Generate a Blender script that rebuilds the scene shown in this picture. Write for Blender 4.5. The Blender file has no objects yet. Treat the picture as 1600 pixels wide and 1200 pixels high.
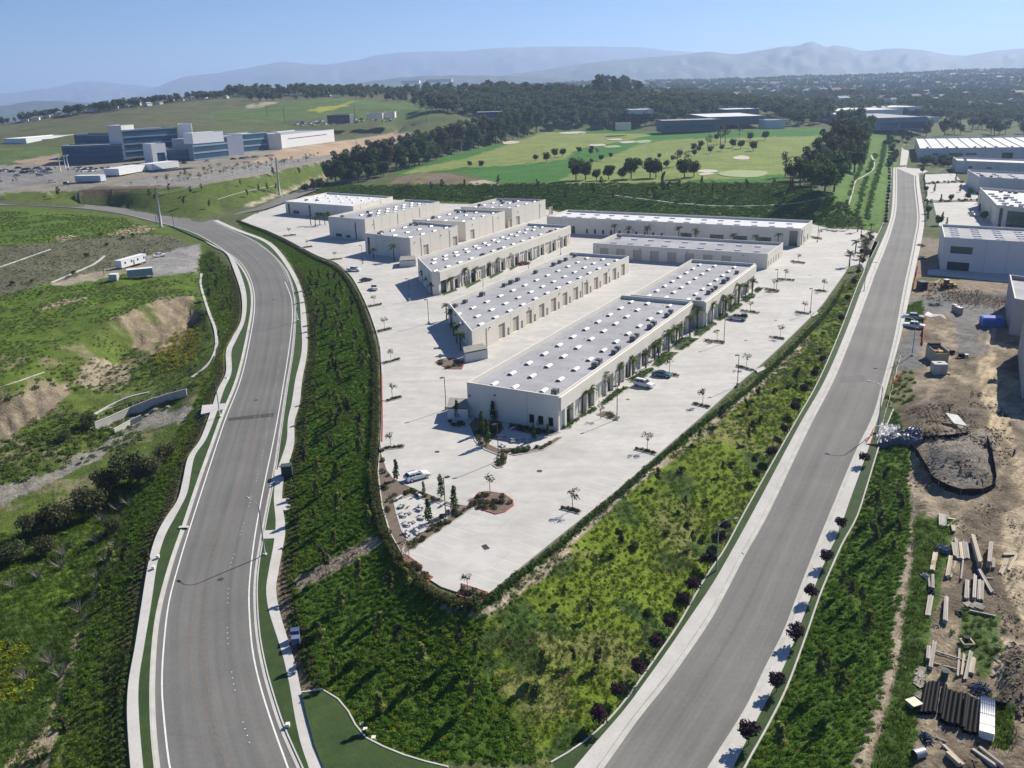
import bpy, bmesh, math, random
import numpy as np
from mathutils import Vector, Matrix
from mathutils.geometry import tessellate_polygon
R = math.radians
random.seed(7); rng = np.random.default_rng(7)
S = bpy.context.scene
COL = S.collection

# ------------------------------------------------------------------ camera, sky, sun, exposure
CAM_H, FPX, PITCH, ROLL = 66.0, 1371.0, R(18.80), R(-1.644)
_f = np.array([0, math.cos(PITCH), -math.sin(PITCH)]); _r = np.array([1., 0, 0]); _u = np.array([0, math.sin(PITCH), math.cos(PITCH)])
_c, _s = math.cos(ROLL), math.sin(ROLL)
CM = np.array([_c*_r + _s*_u, -_s*_r + _c*_u, _f])
cam = bpy.data.objects.new('camera', bpy.data.cameras.new('camera'))
COL.objects.link(cam); S.camera = cam
cam.data.sensor_width = 36.0; cam.data.lens = FPX/1600*36
cam.data.clip_start = 1.0; cam.data.clip_end = 60000
m4 = Matrix.Identity(4)
for i in range(3):
    m4[i][0] = CM[0][i]; m4[i][1] = CM[1][i]; m4[i][2] = -CM[2][i]
m4[2][3] = CAM_H
cam.matrix_world = m4

SUN_AZ, SUN_EL = R(47), R(37)
w = bpy.data.worlds.new('World'); S.world = w; w.use_nodes = True
nt = w.node_tree; nt.nodes.clear()
sky = nt.nodes.new('ShaderNodeTexSky'); sky.sky_type = 'NISHITA'; sky.sun_disc = False
sky.sun_elevation = SUN_EL; sky.sun_rotation = SUN_AZ
sky.altitude = 100; sky.air_density = 0.8; sky.dust_density = 0.15; sky.ozone_density = 3.0
bg = nt.nodes.new('ShaderNodeBackground'); bg.inputs['Strength'].default_value = 0.05
wo = nt.nodes.new('ShaderNodeOutputWorld')
tint = nt.nodes.new('ShaderNodeMix'); tint.data_type = 'RGBA'; tint.blend_type = 'MULTIPLY'; tint.inputs[0].default_value = 1; tint.inputs[7].default_value = (.60, .88, 1.25, 1)
nt.links.new(sky.outputs[0], tint.inputs[6]); nt.links.new(tint.outputs[2], bg.inputs[0]); nt.links.new(bg.outputs[0], wo.inputs[0])
sl = bpy.data.lights.new('sun', 'SUN'); sl.energy = 5.0; sl.angle = R(0.53); sl.color = (1.0, 0.93, 0.81)
so = bpy.data.objects.new('sun', sl); COL.objects.link(so)
sd = Vector((math.sin(SUN_AZ)*math.cos(SUN_EL), math.cos(SUN_AZ)*math.cos(SUN_EL), math.sin(SUN_EL)))
so.rotation_euler = sd.to_track_quat('Z', 'Y').to_euler(); so.location = (0, 0, 300)
S.view_settings.view_transform = 'Standard'; S.view_settings.look = 'None'
S.view_settings.gamma = 1.0; S.view_settings.exposure = 0.71; S.view_settings.use_curve_mapping = False
S.cycles.max_bounces = 5; S.cycles.diffuse_bounces = 2; S.cycles.glossy_bounces = 2
S.cycles.transmission_bounces = 2; S.cycles.transparent_max_bounces = 4; S.cycles.volume_bounces = 1
S.cycles.use_denoising = True

# ------------------------------------------------------------------ placing: a pixel of the photograph to a point of the place
def ray(x, y):
    d = np.array([(x-800)/FPX, -(y-600)/FPX, 1.0]) @ CM
    return d
def at(x, y, z=0.0):
    d = ray(x, y); s = (z-CAM_H)/d[2]
    return Vector((d[0]*s, d[1]*s, z))
def atd(x, y, D):
    d = ray(x, y); s = D/d[1]
    return Vector((d[0]*s, D, CAM_H+d[2]*s))
def pix(P):
    q = (np.asarray(P, float)-np.array([0, 0, CAM_H])) @ CM.T
    qz = np.maximum(q[:, 2], 1e-3)
    return np.stack([800+FPX*q[:, 0]/qz, 600-FPX*q[:, 1]/qz], 1)
def ppm(P):                      # pixels per metre at a point
    return FPX/max(1, float((np.asarray(P)-np.array([0, 0, CAM_H])) @ CM[2]))
def solve_h(base, top, z0=0.0):
    B = at(base[0], base[1], z0); best = (1e9, 5)
    for k in range(400):
        z = z0+k*0.1
        A = at(top[0], top[1], z); e = abs(A.y-B.y)
        if e < best[0]: best = (e, z-z0)
    return best[1]
def smooth(pts, n=6):
    P = [np.array(p, float) for p in pts]; out = []
    for i in range(len(P)-1):
        p0 = P[max(i-1, 0)]; p1 = P[i]; p2 = P[i+1]; p3 = P[min(i+2, len(P)-1)]
        for k in range(n):
            t = k/n
            out.append(0.5*((2*p1)+(-p0+p2)*t+(2*p0-5*p1+4*p2-p3)*t*t+(-p0+3*p1-3*p2+p3)*t**3))
    out.append(P[-1]); return [tuple(o) for o in out]
def interp(x, tab):
    return float(np.interp(x, [t[0] for t in tab], [t[1] for t in tab]))
ZLT = [(60, -6.2), (90, -6), (120, -5.5), (150, -4.9), (185, -4.0), (215, -3.1), (250, -2.1), (285, -1.0), (320, 0)]
ZRT = [(60, -8.3), (84, -8.1), (104, -7.6), (124, -6.7), (144, -5.5), (165, -4.1), (185, -2.8), (205, -1.5), (225, -.5), (245, 0)]
def zL(x, y):
    if y < 372 and x < 330: return interp(x, [(-80, 12), (0, 10), (120, 7), (200, 4), (283, 1), (330, 0)])
    z = -3.0
    for _ in range(12): z = interp(at(x, y, z).y, ZLT)
    return z
def zR(x, y):
    z = -4.0
    for _ in range(14): p = at(x, y, z); z = interp(.43*p.x+.9*p.y, ZRT)
    return z
def WP(pts, zf, n=5, dz=0.0):    # smooth pixel polyline -> world polyline
    q = smooth(pts, n) if n else pts
    return [at(a[0], a[1], (zf(a[0], a[1]) if callable(zf) else zf)) + Vector((0, 0, dz)) for a in q]
def resample(P, n=None, step=None):
    A = np.array([tuple(p) for p in P]); s = np.concatenate([[0], np.cumsum(np.linalg.norm(np.diff(A, axis=0), axis=1))])
    if n is None: n = max(2, int(s[-1]/step)+1)
    t = np.linspace(0, s[-1], n)
    return [Vector((np.interp(v, s, A[:, 0]), np.interp(v, s, A[:, 1]), np.interp(v, s, A[:, 2]))) for v in t]
def offset(P, d):                # to the left of travel for d>0
    out = []
    for i, p in enumerate(P):
        a = P[max(i-1, 0)]; b = P[min(i+1, len(P)-1)]
        t = (b-a); t.z = 0; t.normalize()
        out.append(p+Vector((-t.y, t.x, 0))*d)
    return out
def lift(P, dz): return [p+Vector((0, 0, dz)) for p in P]

# ------------------------------------------------------------------ materials
MATS = {}
def mat(name, col, col2=None, scale=0.5, rough=0.85, bump=0.0, bscale=8.0, metal=0.0, spec=0.3, rnd=0.0, island=0.0, fine=0.25, fscale=None, trans=0.0, coat=0.0):
    if name in MATS: return MATS[name]
    m = bpy.data.materials.new(name); m.use_nodes = True; N = m.node_tree.nodes; L = m.node_tree.links
    b = N['Principled BSDF']; b.inputs['Roughness'].default_value = rough; b.inputs['Metallic'].default_value = metal
    b.inputs['Specular IOR Level'].default_value = spec
    if coat: b.inputs['Coat Weight'].default_value = coat
    col2 = col2 or tuple(c*0.8 for c in col)
    tc = N.new('ShaderNodeTexCoord')
    n1 = N.new('ShaderNodeTexNoise'); n1.inputs['Scale'].default_value = scale; n1.inputs['Detail'].default_value = 5; n1.inputs['Roughness'].default_value = .6
    L.new(tc.outputs['Object'], n1.inputs['Vector'])
    rp = N.new('ShaderNodeMapRange'); rp.inputs[1].default_value = .35; rp.inputs[2].default_value = .65
    L.new(n1.outputs['Fac'], rp.inputs[0])
    mx = N.new('ShaderNodeMix'); mx.data_type = 'RGBA'
    mx.inputs[6].default_value = (*col, 1); mx.inputs[7].default_value = (*col2, 1)
    L.new(rp.outputs[0], mx.inputs[0]); out = mx.outputs[2]
    def mult(fac_out, lo, hi):
        nonlocal out
        r2 = N.new('ShaderNodeMapRange'); r2.inputs[3].default_value = lo; r2.inputs[4].default_value = hi
        L.new(fac_out, r2.inputs[0])
        v = N.new('ShaderNodeMix'); v.data_type = 'RGBA'; v.blend_type = 'MULTIPLY'; v.inputs[0].default_value = 1
        L.new(out, v.inputs[6]); L.new(r2.outputs[0], v.inputs[7]); out = v.outputs[2]
    if fine:
        n2 = N.new('ShaderNodeTexNoise'); n2.inputs['Scale'].default_value = fscale or scale*9; n2.inputs['Detail'].default_value = 4
        L.new(tc.outputs['Object'], n2.inputs['Vector']); mult(n2.outputs['Fac'], 1-fine, 1+fine)
    if rnd:
        oi = N.new('ShaderNodeObjectInfo'); mult(oi.outputs['Random'], 1-rnd, 1+rnd)
    if island:
        ge = N.new('ShaderNodeNewGeometry'); mult(ge.outputs['Random Per Island'], 1-island, 1+island)
    L.new(out, b.inputs['Base Color'])
    if bump:
        n3 = N.new('ShaderNodeTexNoise'); n3.inputs['Scale'].default_value = bscale; n3.inputs['Detail'].default_value = 4
        L.new(tc.outputs['Object'], n3.inputs['Vector'])
        bp = N.new('ShaderNodeBump'); bp.inputs['Strength'].default_value = bump; bp.inputs['Distance'].default_value = 0.1
        L.new(n3.outputs['Fac'], bp.inputs['Height']); L.new(bp.outputs[0], b.inputs['Normal'])
    if trans:
        tr = N.new('ShaderNodeBsdfTranslucent'); L.new(out, tr.inputs[0])
        ms = N.new('ShaderNodeMixShader'); ms.inputs[0].default_value = trans
        L.new(b.outputs[0], ms.inputs[1]); L.new(tr.outputs[0], ms.inputs[2])
        L.new(ms.outputs[0], N['Material Output'].inputs['Surface'])
    MATS[name] = m; return m
def leafmat(name, col, col2, rnd=.18, island=.45): return mat(name, col, col2, scale=.7, rough=.8, spec=.04, rnd=rnd, island=island, fine=0, trans=.32)

concrete = mat('concrete_paving', (.51, .495, .465), (.445, .435, .41), scale=.05, rough=.9, fine=.12, fscale=.5, bump=.05, bscale=6)
def joints(m, size, ang, dark):          # sawn joints of a slab
    N = m.node_tree.nodes; L = m.node_tree.links; b = N['Principled BSDF']; src = b.inputs['Base Color'].links[0].from_socket
    tc = N.new('ShaderNodeTexCoord'); mp = N.new('ShaderNodeMapping'); mp.inputs['Rotation'].default_value[2] = ang; br = N.new('ShaderNodeTexBrick'); br.offset = 0; br.inputs['Scale'].default_value = 1; br.inputs['Mortar Size'].default_value = .05; br.inputs['Mortar Smooth'].default_value = .6; br.inputs['Brick Width'].default_value = size; br.inputs['Row Height'].default_value = size
    br.inputs['Color1'].default_value = (1, 1, 1, 1); br.inputs['Color2'].default_value = (.95, .95, .95, 1); br.inputs['Mortar'].default_value = (dark,)*3+(1,)
    mx = N.new('ShaderNodeMix'); mx.data_type = 'RGBA'; mx.blend_type = 'MULTIPLY'; mx.inputs[0].default_value = 1
    L.new(tc.outputs['Object'], mp.inputs[0]); L.new(mp.outputs[0], br.inputs[0]); L.new(src, mx.inputs[6]); L.new(br.outputs['Color'], mx.inputs[7]); L.new(mx.outputs[2], b.inputs['Base Color'])
def streaks(m, ang, sx, sy, lo, hi):   # drive marks and run-off stains drawn out along one direction
    N = m.node_tree.nodes; L = m.node_tree.links; b = N['Principled BSDF']; src = b.inputs['Base Color'].links[0].from_socket
    tc = N.new('ShaderNodeTexCoord'); mp = N.new('ShaderNodeMapping'); mp.inputs['Rotation'].default_value[2] = ang; mp.inputs['Scale'].default_value = (sx, sy, 1); n = N.new('ShaderNodeTexNoise'); n.inputs['Scale'].default_value = 1; n.inputs['Detail'].default_value = 5; n.inputs['Roughness'].default_value = .6
    r = N.new('ShaderNodeMapRange'); r.inputs[1].default_value = .38; r.inputs[2].default_value = .62; r.inputs[3].default_value = lo; r.inputs[4].default_value = hi; mx = N.new('ShaderNodeMix'); mx.data_type = 'RGBA'; mx.blend_type = 'MULTIPLY'; mx.inputs[0].default_value = 1
    L.new(tc.outputs['Object'], mp.inputs[0]); L.new(mp.outputs[0], n.inputs[0]); L.new(n.outputs['Fac'], r.inputs[0]); L.new(src, mx.inputs[6]); L.new(r.outputs[0], mx.inputs[7]); L.new(mx.outputs[2], b.inputs['Base Color'])
joints(concrete, 5.2, R(29.05), .82); streaks(concrete, R(60.95), .03, .3, .93, 1.02); streaks(concrete, R(20), .25, .3, .94, 1.03)
walkm = mat('sidewalk_concrete', (.50, .485, .46), (.43, .42, .40), scale=.25, fine=.12)
kerbm = mat('kerb_concrete', (.50, .49, .45), (.41, .40, .37), scale=.4, fine=.12)
asphalt = mat('asphalt', (.155, .154, .148), (.125, .125, .121), scale=.05, rough=.92, fine=.12, fscale=2.2, bump=.1, bscale=30)
asphalt2 = mat('new_asphalt', (.17, .168, .16), (.135, .133, .128), scale=.05, rough=.92, fine=.12, fscale=2.0, bump=.1, bscale=30)
paint_w = mat('white_road_paint', (.72, .72, .70), (.6, .6, .58), scale=1, fine=.1)
paint_o = mat('faded_orange_paint', (.20, .15, .115), (.155, .135, .115), scale=1, fine=.2)
patchm = mat('dark_asphalt_patch', (.05, .05, .05), (.065, .065, .063), scale=.5)
lawnm = mat('mown_lawn', (.040, .072, .014), (.024, .050, .011), scale=.35, fine=.5, fscale=3.5, bump=.9, bscale=14)
mulchm = mat('bark_mulch', (.17, .13, .10), (.11, .085, .065), scale=.8, fine=.35, fscale=5, bump=.6, bscale=6)
dirtm = mat('dirt', (.30, .25, .18), (.22, .18, .13), scale=.3, fine=.3, fscale=3, bump=.5, bscale=4)
gravelm = mat('gravel', (.24, .23, .21), (.17, .165, .155), scale=.3, fine=.3, fscale=4, bump=.4)
creamw = mat('cream_wall_paint', (.70, .66, .575), (.66, .62, .54), scale=.15, fine=.05)
greyw = mat('pale_grey_wall_paint', (.62, .62, .60), (.58, .58, .56), scale=.15, fine=.05)
copem = mat('parapet_coping', (.66, .64, .60), (.60, .58, .55), scale=.4, fine=.06)
roofm = mat('grey_roof_membrane', (.35, .35, .365), (.31, .31, .325), scale=.08, fine=.10, fscale=.7)
joints(roofm, 3.1, R(29.05), .9); streaks(roofm, R(29), .12, .12, .84, 1.06)
roofw = mat('white_roof_membrane', (.62, .62, .63), (.55, .55, .56), scale=.08, fine=.08, fscale=.7)
glassm = mat('dark_window_glass', (.02, .027, .03), (.03, .035, .04), rough=.12, spec=.6, fine=0)
glassg = mat('green_tinted_glass', (.045, .10, .085), (.03, .07, .065), rough=.12, spec=.6, fine=0, scale=.3)
glassb = mat('blue_tinted_glass', (.05, .115, .185), (.035, .085, .15), rough=.2, spec=.3, fine=0, scale=.1)
doorm = mat('tan_roll_up_door', (.50, .45, .38), (.45, .40, .34), scale=.5, fine=.06)
whitem = mat('white_enamel', (.78, .78, .77), (.72, .72, .71), scale=1, rough=.4, fine=.04)
domem = mat('white_skylight_dome', (.82, .82, .82), (.76, .76, .76), rough=.3, spec=.5, fine=0)
hvacm = mat('dark_grey_sheet_metal', (.15, .16, .165), (.11, .12, .125), scale=1, rough=.5, fine=.15, metal=.3)
galv = mat('galvanised_steel', (.42, .43, .44), (.34, .35, .36), scale=1, rough=.45, metal=.5, fine=.1)
bronze = mat('dark_bronze_metal', (.05, .047, .043), (.07, .065, .06), rough=.5, fine=.1)
polem = mat('weathered_pole_steel', (.40, .40, .39), (.32, .32, .31), rough=.6, fine=.1)
rubber = mat('black_rubber', (.015, .015, .015), (.022, .022, .022), rough=.8, fine=.1)
blackm = mat('black_plastic', (.006, .006, .007), (.009, .009, .010), rough=.6, spec=.05, fine=.1)
barkm = mat('brown_bark', (.13, .10, .075), (.085, .065, .05), scale=2, fine=.3, rnd=.15)
woodm = mat('pale_lumber', (.52, .44, .33), (.40, .34, .26), scale=1.5, fine=.2, rnd=.25)
oldwood = mat('greyed_lumber', (.40, .37, .32), (.29, .27, .24), scale=1.5, fine=.2, rnd=.25)
orangem = mat('orange_safety_mesh', (.75, .13, .035), (.62, .10, .03), scale=2, fine=.2)
redm = mat('red_kerb_paint', (.42, .10, .08), (.34, .09, .075), scale=1, fine=.15)
bluetarp = mat('blue_tarpaulin', (.03, .12, .50), (.025, .09, .38), scale=1, rough=.5, fine=.15)
yellowm = mat('machine_yellow_paint', (.55, .36, .08), (.48, .31, .07), rough=.5, fine=.15)
chrome = mat('bright_metal', (.6, .6, .6), rough=.2, metal=.9, fine=0)
lampglass = mat('clear_lamp_lens', (.7, .7, .68), rough=.2, fine=0)
tailm = mat('red_tail_lens', (.35, .02, .02), rough=.25, fine=0)

def road_mat(name, col, col2, lanes):      # worn lanes from the ribbon's own across/along coordinates
    m = mat(name, col, col2, scale=.06, rough=.92, fine=.16, fscale=2.2, bump=.1, bscale=30); N = m.node_tree.nodes; L = m.node_tree.links; b = N['Principled BSDF']; src = b.inputs['Base Color'].links[0].from_socket
    uv = N.new('ShaderNodeUVMap'); sp = N.new('ShaderNodeSeparateXYZ'); L.new(uv.outputs[0], sp.inputs[0]); nz = N.new('ShaderNodeTexNoise'); nz.inputs['Scale'].default_value = .05; nz.inputs['Detail'].default_value = 4
    tc = N.new('ShaderNodeTexCoord'); L.new(tc.outputs['Object'], nz.inputs['Vector'])
    def math_(op, a, b_, c=None):
        n = N.new('ShaderNodeMath'); n.operation = op
        for i, v in enumerate((a, b_, c)):
            if v is None: continue
            if isinstance(v, (int, float)): n.inputs[i].default_value = v
            else: L.new(v, n.inputs[i])
        return n.outputs[0]
    u = math_('ADD', math_('MULTIPLY', sp.outputs[0], lanes*2*math.pi*2), math_('MULTIPLY', nz.outputs['Fac'], 1.2)); wv = math_('SINE', u, None); wv2 = math_('SINE', math_('MULTIPLY', sp.outputs[0], lanes*2*math.pi), None)
    f = math_('ADD', math_('MULTIPLY', wv, .05), math_('MULTIPLY', wv2, .045)); mp = N.new('ShaderNodeMapping'); mp.inputs['Scale'].default_value = (26, .022, 1); L.new(uv.outputs[0], mp.inputs[0]); n2 = N.new('ShaderNodeTexNoise'); n2.inputs['Scale'].default_value = 1; n2.inputs['Detail'].default_value = 5; L.new(mp.outputs[0], n2.inputs[0])
    f = math_('ADD', f, math_('MULTIPLY', math_('SUBTRACT', n2.outputs['Fac'], .5), .42)); vo = N.new('ShaderNodeTexVoronoi'); vo.feature = 'DISTANCE_TO_EDGE'; vo.inputs['Scale'].default_value = .11; L.new(tc.outputs['Object'], vo.inputs['Vector']); cr = N.new('ShaderNodeMapRange'); cr.inputs[1].default_value = 0; cr.inputs[2].default_value = .006; cr.inputs[3].default_value = -.10; cr.inputs[4].default_value = 0; L.new(vo.outputs['Distance'], cr.inputs[0])
    f = math_('ADD', math_('ADD', f, cr.outputs[0]), 1.0); mx = N.new('ShaderNodeMix'); mx.data_type = 'RGBA'; mx.blend_type = 'MULTIPLY'; mx.inputs[0].default_value = 1; L.new(src, mx.inputs[6]); L.new(f, mx.inputs[7]); L.new(mx.outputs[2], b.inputs['Base Color']); return m
worn_l = road_mat('worn_asphalt_street', (.155, .153, .145), (.125, .124, .118), 4); worn_r = road_mat('worn_asphalt_side', (.185, .18, .168), (.15, .147, .138), 2)
def uvstrip(o, n):                       # across/along coordinates for a ribbon of n stations (top faces come first)
    me = o.data; uvl = me.uv_layers.new(name='UVMap'); along = [0.0]
    for i in range(1, n): along.append(along[-1]+(me.vertices[i].co-me.vertices[i-1].co).length)
    for lp in me.loops:
        k = lp.vertex_index; uvl.data[lp.index].uv = (0.0 if k < n else 1.0, along[k % n]) if k < 2*n else (0, 0)
# ------------------------------------------------------------------ mesh building
class MB:
    def __init__(s): s.v = []; s.f = []; s.m = []; s.sm = []
    def add(s, vs, fs, mi=0, smooth=False):
        o = len(s.v); s.v += [tuple(v) for v in vs]
        for f in fs: s.f.append(tuple(i+o for i in f)); s.m.append(mi); s.sm.append(smooth)
    def quad(s, a, b, c, d, mi=0): s.add([a, b, c, d], [(0, 1, 2, 3)], mi)
    def box(s, c, d, rz=0.0, mi=0, taper=1.0):
        cs, sn = math.cos(rz), math.sin(rz); vs = []
        for z, k in ((-.5, 1.0), (.5, taper)):
            for x, y in ((-.5, -.5), (.5, -.5), (.5, .5), (-.5, .5)):
                X = x*d[0]*k; Y = y*d[1]*k
                vs.append((c[0]+X*cs-Y*sn, c[1]+X*sn+Y*cs, c[2]+z*d[2]))
        s.add(vs, [(3, 2, 1, 0), (4, 5, 6, 7), (0, 1, 5, 4), (1, 2, 6, 5), (2, 3, 7, 6), (3, 0, 4, 7)], mi)
    def prism(s, poly, z0, z1, mi=0, mtop=None):
        n = len(poly)
        a = [Vector((p[0], p[1], z1)) for p in poly]
        area = sum(a[i].x*a[(i+1) % n].y-a[(i+1) % n].x*a[i].y for i in range(n))
        if area < 0: a.reverse()
        tris = tessellate_polygon([a]); o = len(s.v)
        s.v += [tuple(p) for p in a]+[(p.x, p.y, z0) for p in a]
        for t in tris:
            p, q, r_ = (a[i] for i in t)
            t = t if ((q-p).cross(r_-p)).z > 0 else t[::-1]
            s.f.append(tuple(o+i for i in t)); s.m.append(mi if mtop is None else mtop); s.sm.append(False)
        for i in range(n):
            j = (i+1) % n
            s.f.append((o+i, o+n+i, o+n+j, o+j)); s.m.append(mi); s.sm.append(False)
    def tube(s, pts, r, n=8, mi=0, caps=True, smooth=True):
        pts = [Vector(p) for p in pts]; rs = r if isinstance(r, (list, tuple)) else [r]*len(pts)
        rings = []
        for i, p in enumerate(pts):
            t = (pts[min(i+1, len(pts)-1)]-pts[max(i-1, 0)]).normalized()
            a = Vector((0, 0, 1)) if abs(t.z) < .9 else Vector((1, 0, 0))
            u = t.cross(a).normalized(); v = u.cross(t)
            rings.append([p+(u*math.cos(2*math.pi*k/n)+v*math.sin(2*math.pi*k/n))*rs[i] for k in range(n)])
        vs = [q for g in rings for q in g]; fs = []
        for i in range(len(pts)-1):
            for k in range(n):
                k2 = (k+1) % n; fs.append((i*n+k, i*n+k2, (i+1)*n+k2, (i+1)*n+k))
        s.add(vs, fs, mi, smooth)
        if caps:
            o = len(s.v)-len(vs)
            s.f.append(tuple(o+k for k in range(n))); s.m.append(mi); s.sm.append(False)
            s.f.append(tuple(o+(len(pts)-1)*n+k for k in reversed(range(n)))); s.m.append(mi); s.sm.append(False)
    def ribbon(s, A, B, mi=0, t=0.0):
        n = len(A); vs = list(A)+list(B); fs = []
        for i in range(n-1): fs.append((i, n+i, n+i+1, i+1))
        nn = (Vector(vs[n])-Vector(vs[0])).cross(Vector(vs[1])-Vector(vs[0]))
        if nn.z < 0: fs = [f[::-1] for f in fs]
        s.add(vs, fs, mi)
        if t:
            for P in (A, B):
                lo = [p-Vector((0, 0, t)) for p in P]
                s.add(list(P)+lo, [(i, i+1, n+i+1, n+i) for i in range(n-1)], mi)
            for i in (0, n-1):
                d = Vector((0, 0, t)); s.add([A[i], B[i], B[i]-d, A[i]-d], [(0, 1, 2, 3)], mi)
    def leaves(s, c, r, n, size, mi=0, rnd=random, up=.3, shell=.55, flat=1.0):
        for _ in range(n):
            while True:
                p = Vector((rnd.uniform(-1, 1), rnd.uniform(-1, 1), rnd.uniform(-1, 1)))
                if 0.05 < p.length <= 1: break
            p *= (shell+(1-shell)*rnd.random())/max(p.length, .3) if rnd.random() < .75 else 1
            if p.length > 1: p.normalize()
            q = Vector(c)+Vector((p.x*r[0], p.y*r[1], p.z*r[2]))
            nv = (p*.8+Vector((rnd.gauss(0, .6), rnd.gauss(0, .6), rnd.gauss(up, .6)))).normalized()
            a = nv.orthogonal().normalized(); a.rotate(Matrix.Rotation(rnd.random()*6.28, 3, nv)); b = nv.cross(a)
            k = size*rnd.uniform(.6, 1.35); j = k*rnd.uniform(.5, .9)*flat
            s.add([q-a*k-b*j*.4, q+b*j*-.9, q+a*k+b*j*.3, q+b*j+nv*k*.25], [(0, 1, 2, 3)], mi)
    def mesh(s, name, mats):
        me = bpy.data.meshes.new(name); me.from_pydata(s.v, [], s.f)
        for m in (mats if isinstance(mats, (list, tuple)) else [mats]): me.materials.append(m)
        if len(me.polygons):
            me.polygons.foreach_set('material_index', s.m); me.polygons.foreach_set('use_smooth', s.sm)
        me.update(); return me
    def build(s, name, mats, parent=None, **kw): return link(name, s.mesh(name, mats), parent, **kw)
def link(name, data, parent=None, loc=None, rz=0.0, scale=None, label=None, cat=None, group=None, kind=None):
    o = bpy.data.objects.new(name, data); COL.objects.link(o)
    if parent: o.parent = parent
    if loc is not None: o.location = loc
    if rz: o.rotation_euler = (0, 0, rz)
    if scale is not None: o.scale = (scale,)*3 if isinstance(scale, (int, float)) else scale
    if label: o['label'] = label
    if cat: o['category'] = cat
    if group: o['group'] = group
    if kind: o['kind'] = kind
    return o
def thing(name, loc=(0, 0, 0), label=None, cat=None, group=None, rz=0.0, scale=None): return link(name, None, None, loc, rz, scale, label, cat, group)
class Proto:                     # a kind of thing: name, category and its parts (name, mesh, sub-parts)
    def __init__(s, name, cat, parts): s.name = name; s.cat = cat; s.parts = parts
    def put(s, loc, label, group=None, rz=0.0, scale=None):
        if len(s.parts) == 1 and s.parts[0][0] is None:
            return link(s.name, s.parts[0][1], None, loc, rz, scale, label, s.cat, group)
        t = thing(s.name, loc, label, s.cat, group, rz, scale)
        for p in s.parts:
            o = link(p[0], p[1], t)
            for q in (p[2] if len(p) > 2 else ()): link(q[0], q[1], o)
        return t
_T = ['', '', 'twent', 'thirt', 'fort', 'fift', 'sixt', 'sevent', 'eight', 'ninet']
_W = 'zeroth first second third fourth fifth sixth seventh eighth ninth tenth eleventh twelfth thirteenth fourteenth fifteenth sixteenth seventeenth eighteenth nineteenth'.split()
def nth(i):
    if i >= 100: return 'hundredth' if i == 100 else ('two-hundredth' if i == 200 else ('two-' if i > 200 else '')+'hundred-and-'+nth(i % 100))
    if i < 20: return _W[i]
    t = _T[i//10]
    return t+'ieth' if i % 10 == 0 else t+'y-'+_W[i % 10]
def struct(name, mb, mats): return mb.build(name, mats, kind='structure')
def inpoly(P, poly):
    x, y = P[:, 0], P[:, 1]; c = np.zeros(len(x), bool); q = np.array([p[:2] for p in poly], float)
    for i in range(len(q)):
        a, b = q[i], q[i-1]
        m = ((a[1] > y) != (b[1] > y))
        with np.errstate(divide='ignore', invalid='ignore'):
            c ^= m & (x < (b[0]-a[0])*(y-a[1])/(b[1]-a[1])+a[0])
    return c
# ------------------------------------------------------------------ the lines of the place (read off the photograph, then put on the ground)
KL = [(-80,322),(0,320.5),(60,322),(130,326),(190,334),(235,345),(280,356),(313,369),(343,387),(370,410),(388,440),(393,473),(387,517),(370,590),(346,650),(328,700),(310,750),(285,825),(266,880),(248,947),(240,1000),(236,1067),(237,1133),(243,1200),(252,1260)]
KR = [(333,346),(366,361),(407,382),(440,412),(454,437),(462,470),(462,500),(458,550),(450,600),(441,662),(431,733),(420,790),(410,845),(403,890),(401,933),(405,992),(415,1045),(427,1088),(443,1136),(471,1199),(497,1255)]
KN = [(-80,312),(0,312.5),(60,314),(120,317),(190,325),(250,337),(296,342)]
LINL = [(283,359),(320,374),(350,391),(376.7,411),(393,440),(398,473),(393,517),(377,590),(353,653),(337,700),(317.5,760),(295,830),(280,880),(264,941),(256,1008),(253,1067),(256,1120),(265,1197),(280,1260)]
LINR = [(445,440),(455,466),(456.7,500),(451,550),(443,600),(436,642),(427.5,687.5),(417.5,735),(407.5,785),(397.5,842.5),(391,897.5),(389,940),(392.7,1000),(399,1040),(410,1083),(427,1136),(449,1197),(468,1250)]
SRL = [(333,345),(366.7,360),(410,376.7),(433,396.7),(455,430),(466.7,460),(470,500),(471.7,546.7),(461.7,593),(456,630),(450,657),(447.5,692),(433,736),(430,752),(428,782),(431,817),(427.5,852),(419.5,895),(416,925),(420.7,957),(432.7,995),(443,1029),(452.7,1072),(460.7,1120),(470,1163),(481,1195),(494,1240)]
SRR = [(340,344),(374,359),(417,376),(440,396),(462,430),(473,460),(479,500),(480,547),(472,593),(468,630),(460,657),(459,694),(446,738),(442,752),(440.5,785),(446,825),(440,862),(434,895),(431,920),(438,960),(451,1003),(462,1040),(471,1083),(481,1125),(491,1163),(503,1195),(518,1240)]
SLL = [(318,376),(333,385),(353,396),(363,416),(377,460),(376.7,500),(361.7,530),(353,550),(353,583),(340,610),(328,647),(313,687),(294,715),(286,750),(277.5,782),(257.5,812),(242.5,842),(231,885),(221,947),(210.7,1013),(201,1067),(198.7,1120),(204,1200),(210,1255)]
SLR = [(325,379),(340,387),(360,400),(373,420),(385,460),(383,500),(370,530),(361.7,550),(361.7,583),(350,610),(338,647),(322,687),(305,712),(298,743),(292,773),(274,808),(258,838),(246,880),(236,947),(225,1013),(217,1067),(217.3,1120),(224,1200),(231,1255)]
RKL = [(1400,262),(1399,320),(1393,352),(1380,390),(1365,425),(1356,450),(1329,520),(1297,596),(1258,670),(1195,800),(1157,867),(1133,913),(1103,967),(1067,1020),(1033,1067),(990,1120),(940,1190),(895,1250)]
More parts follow.
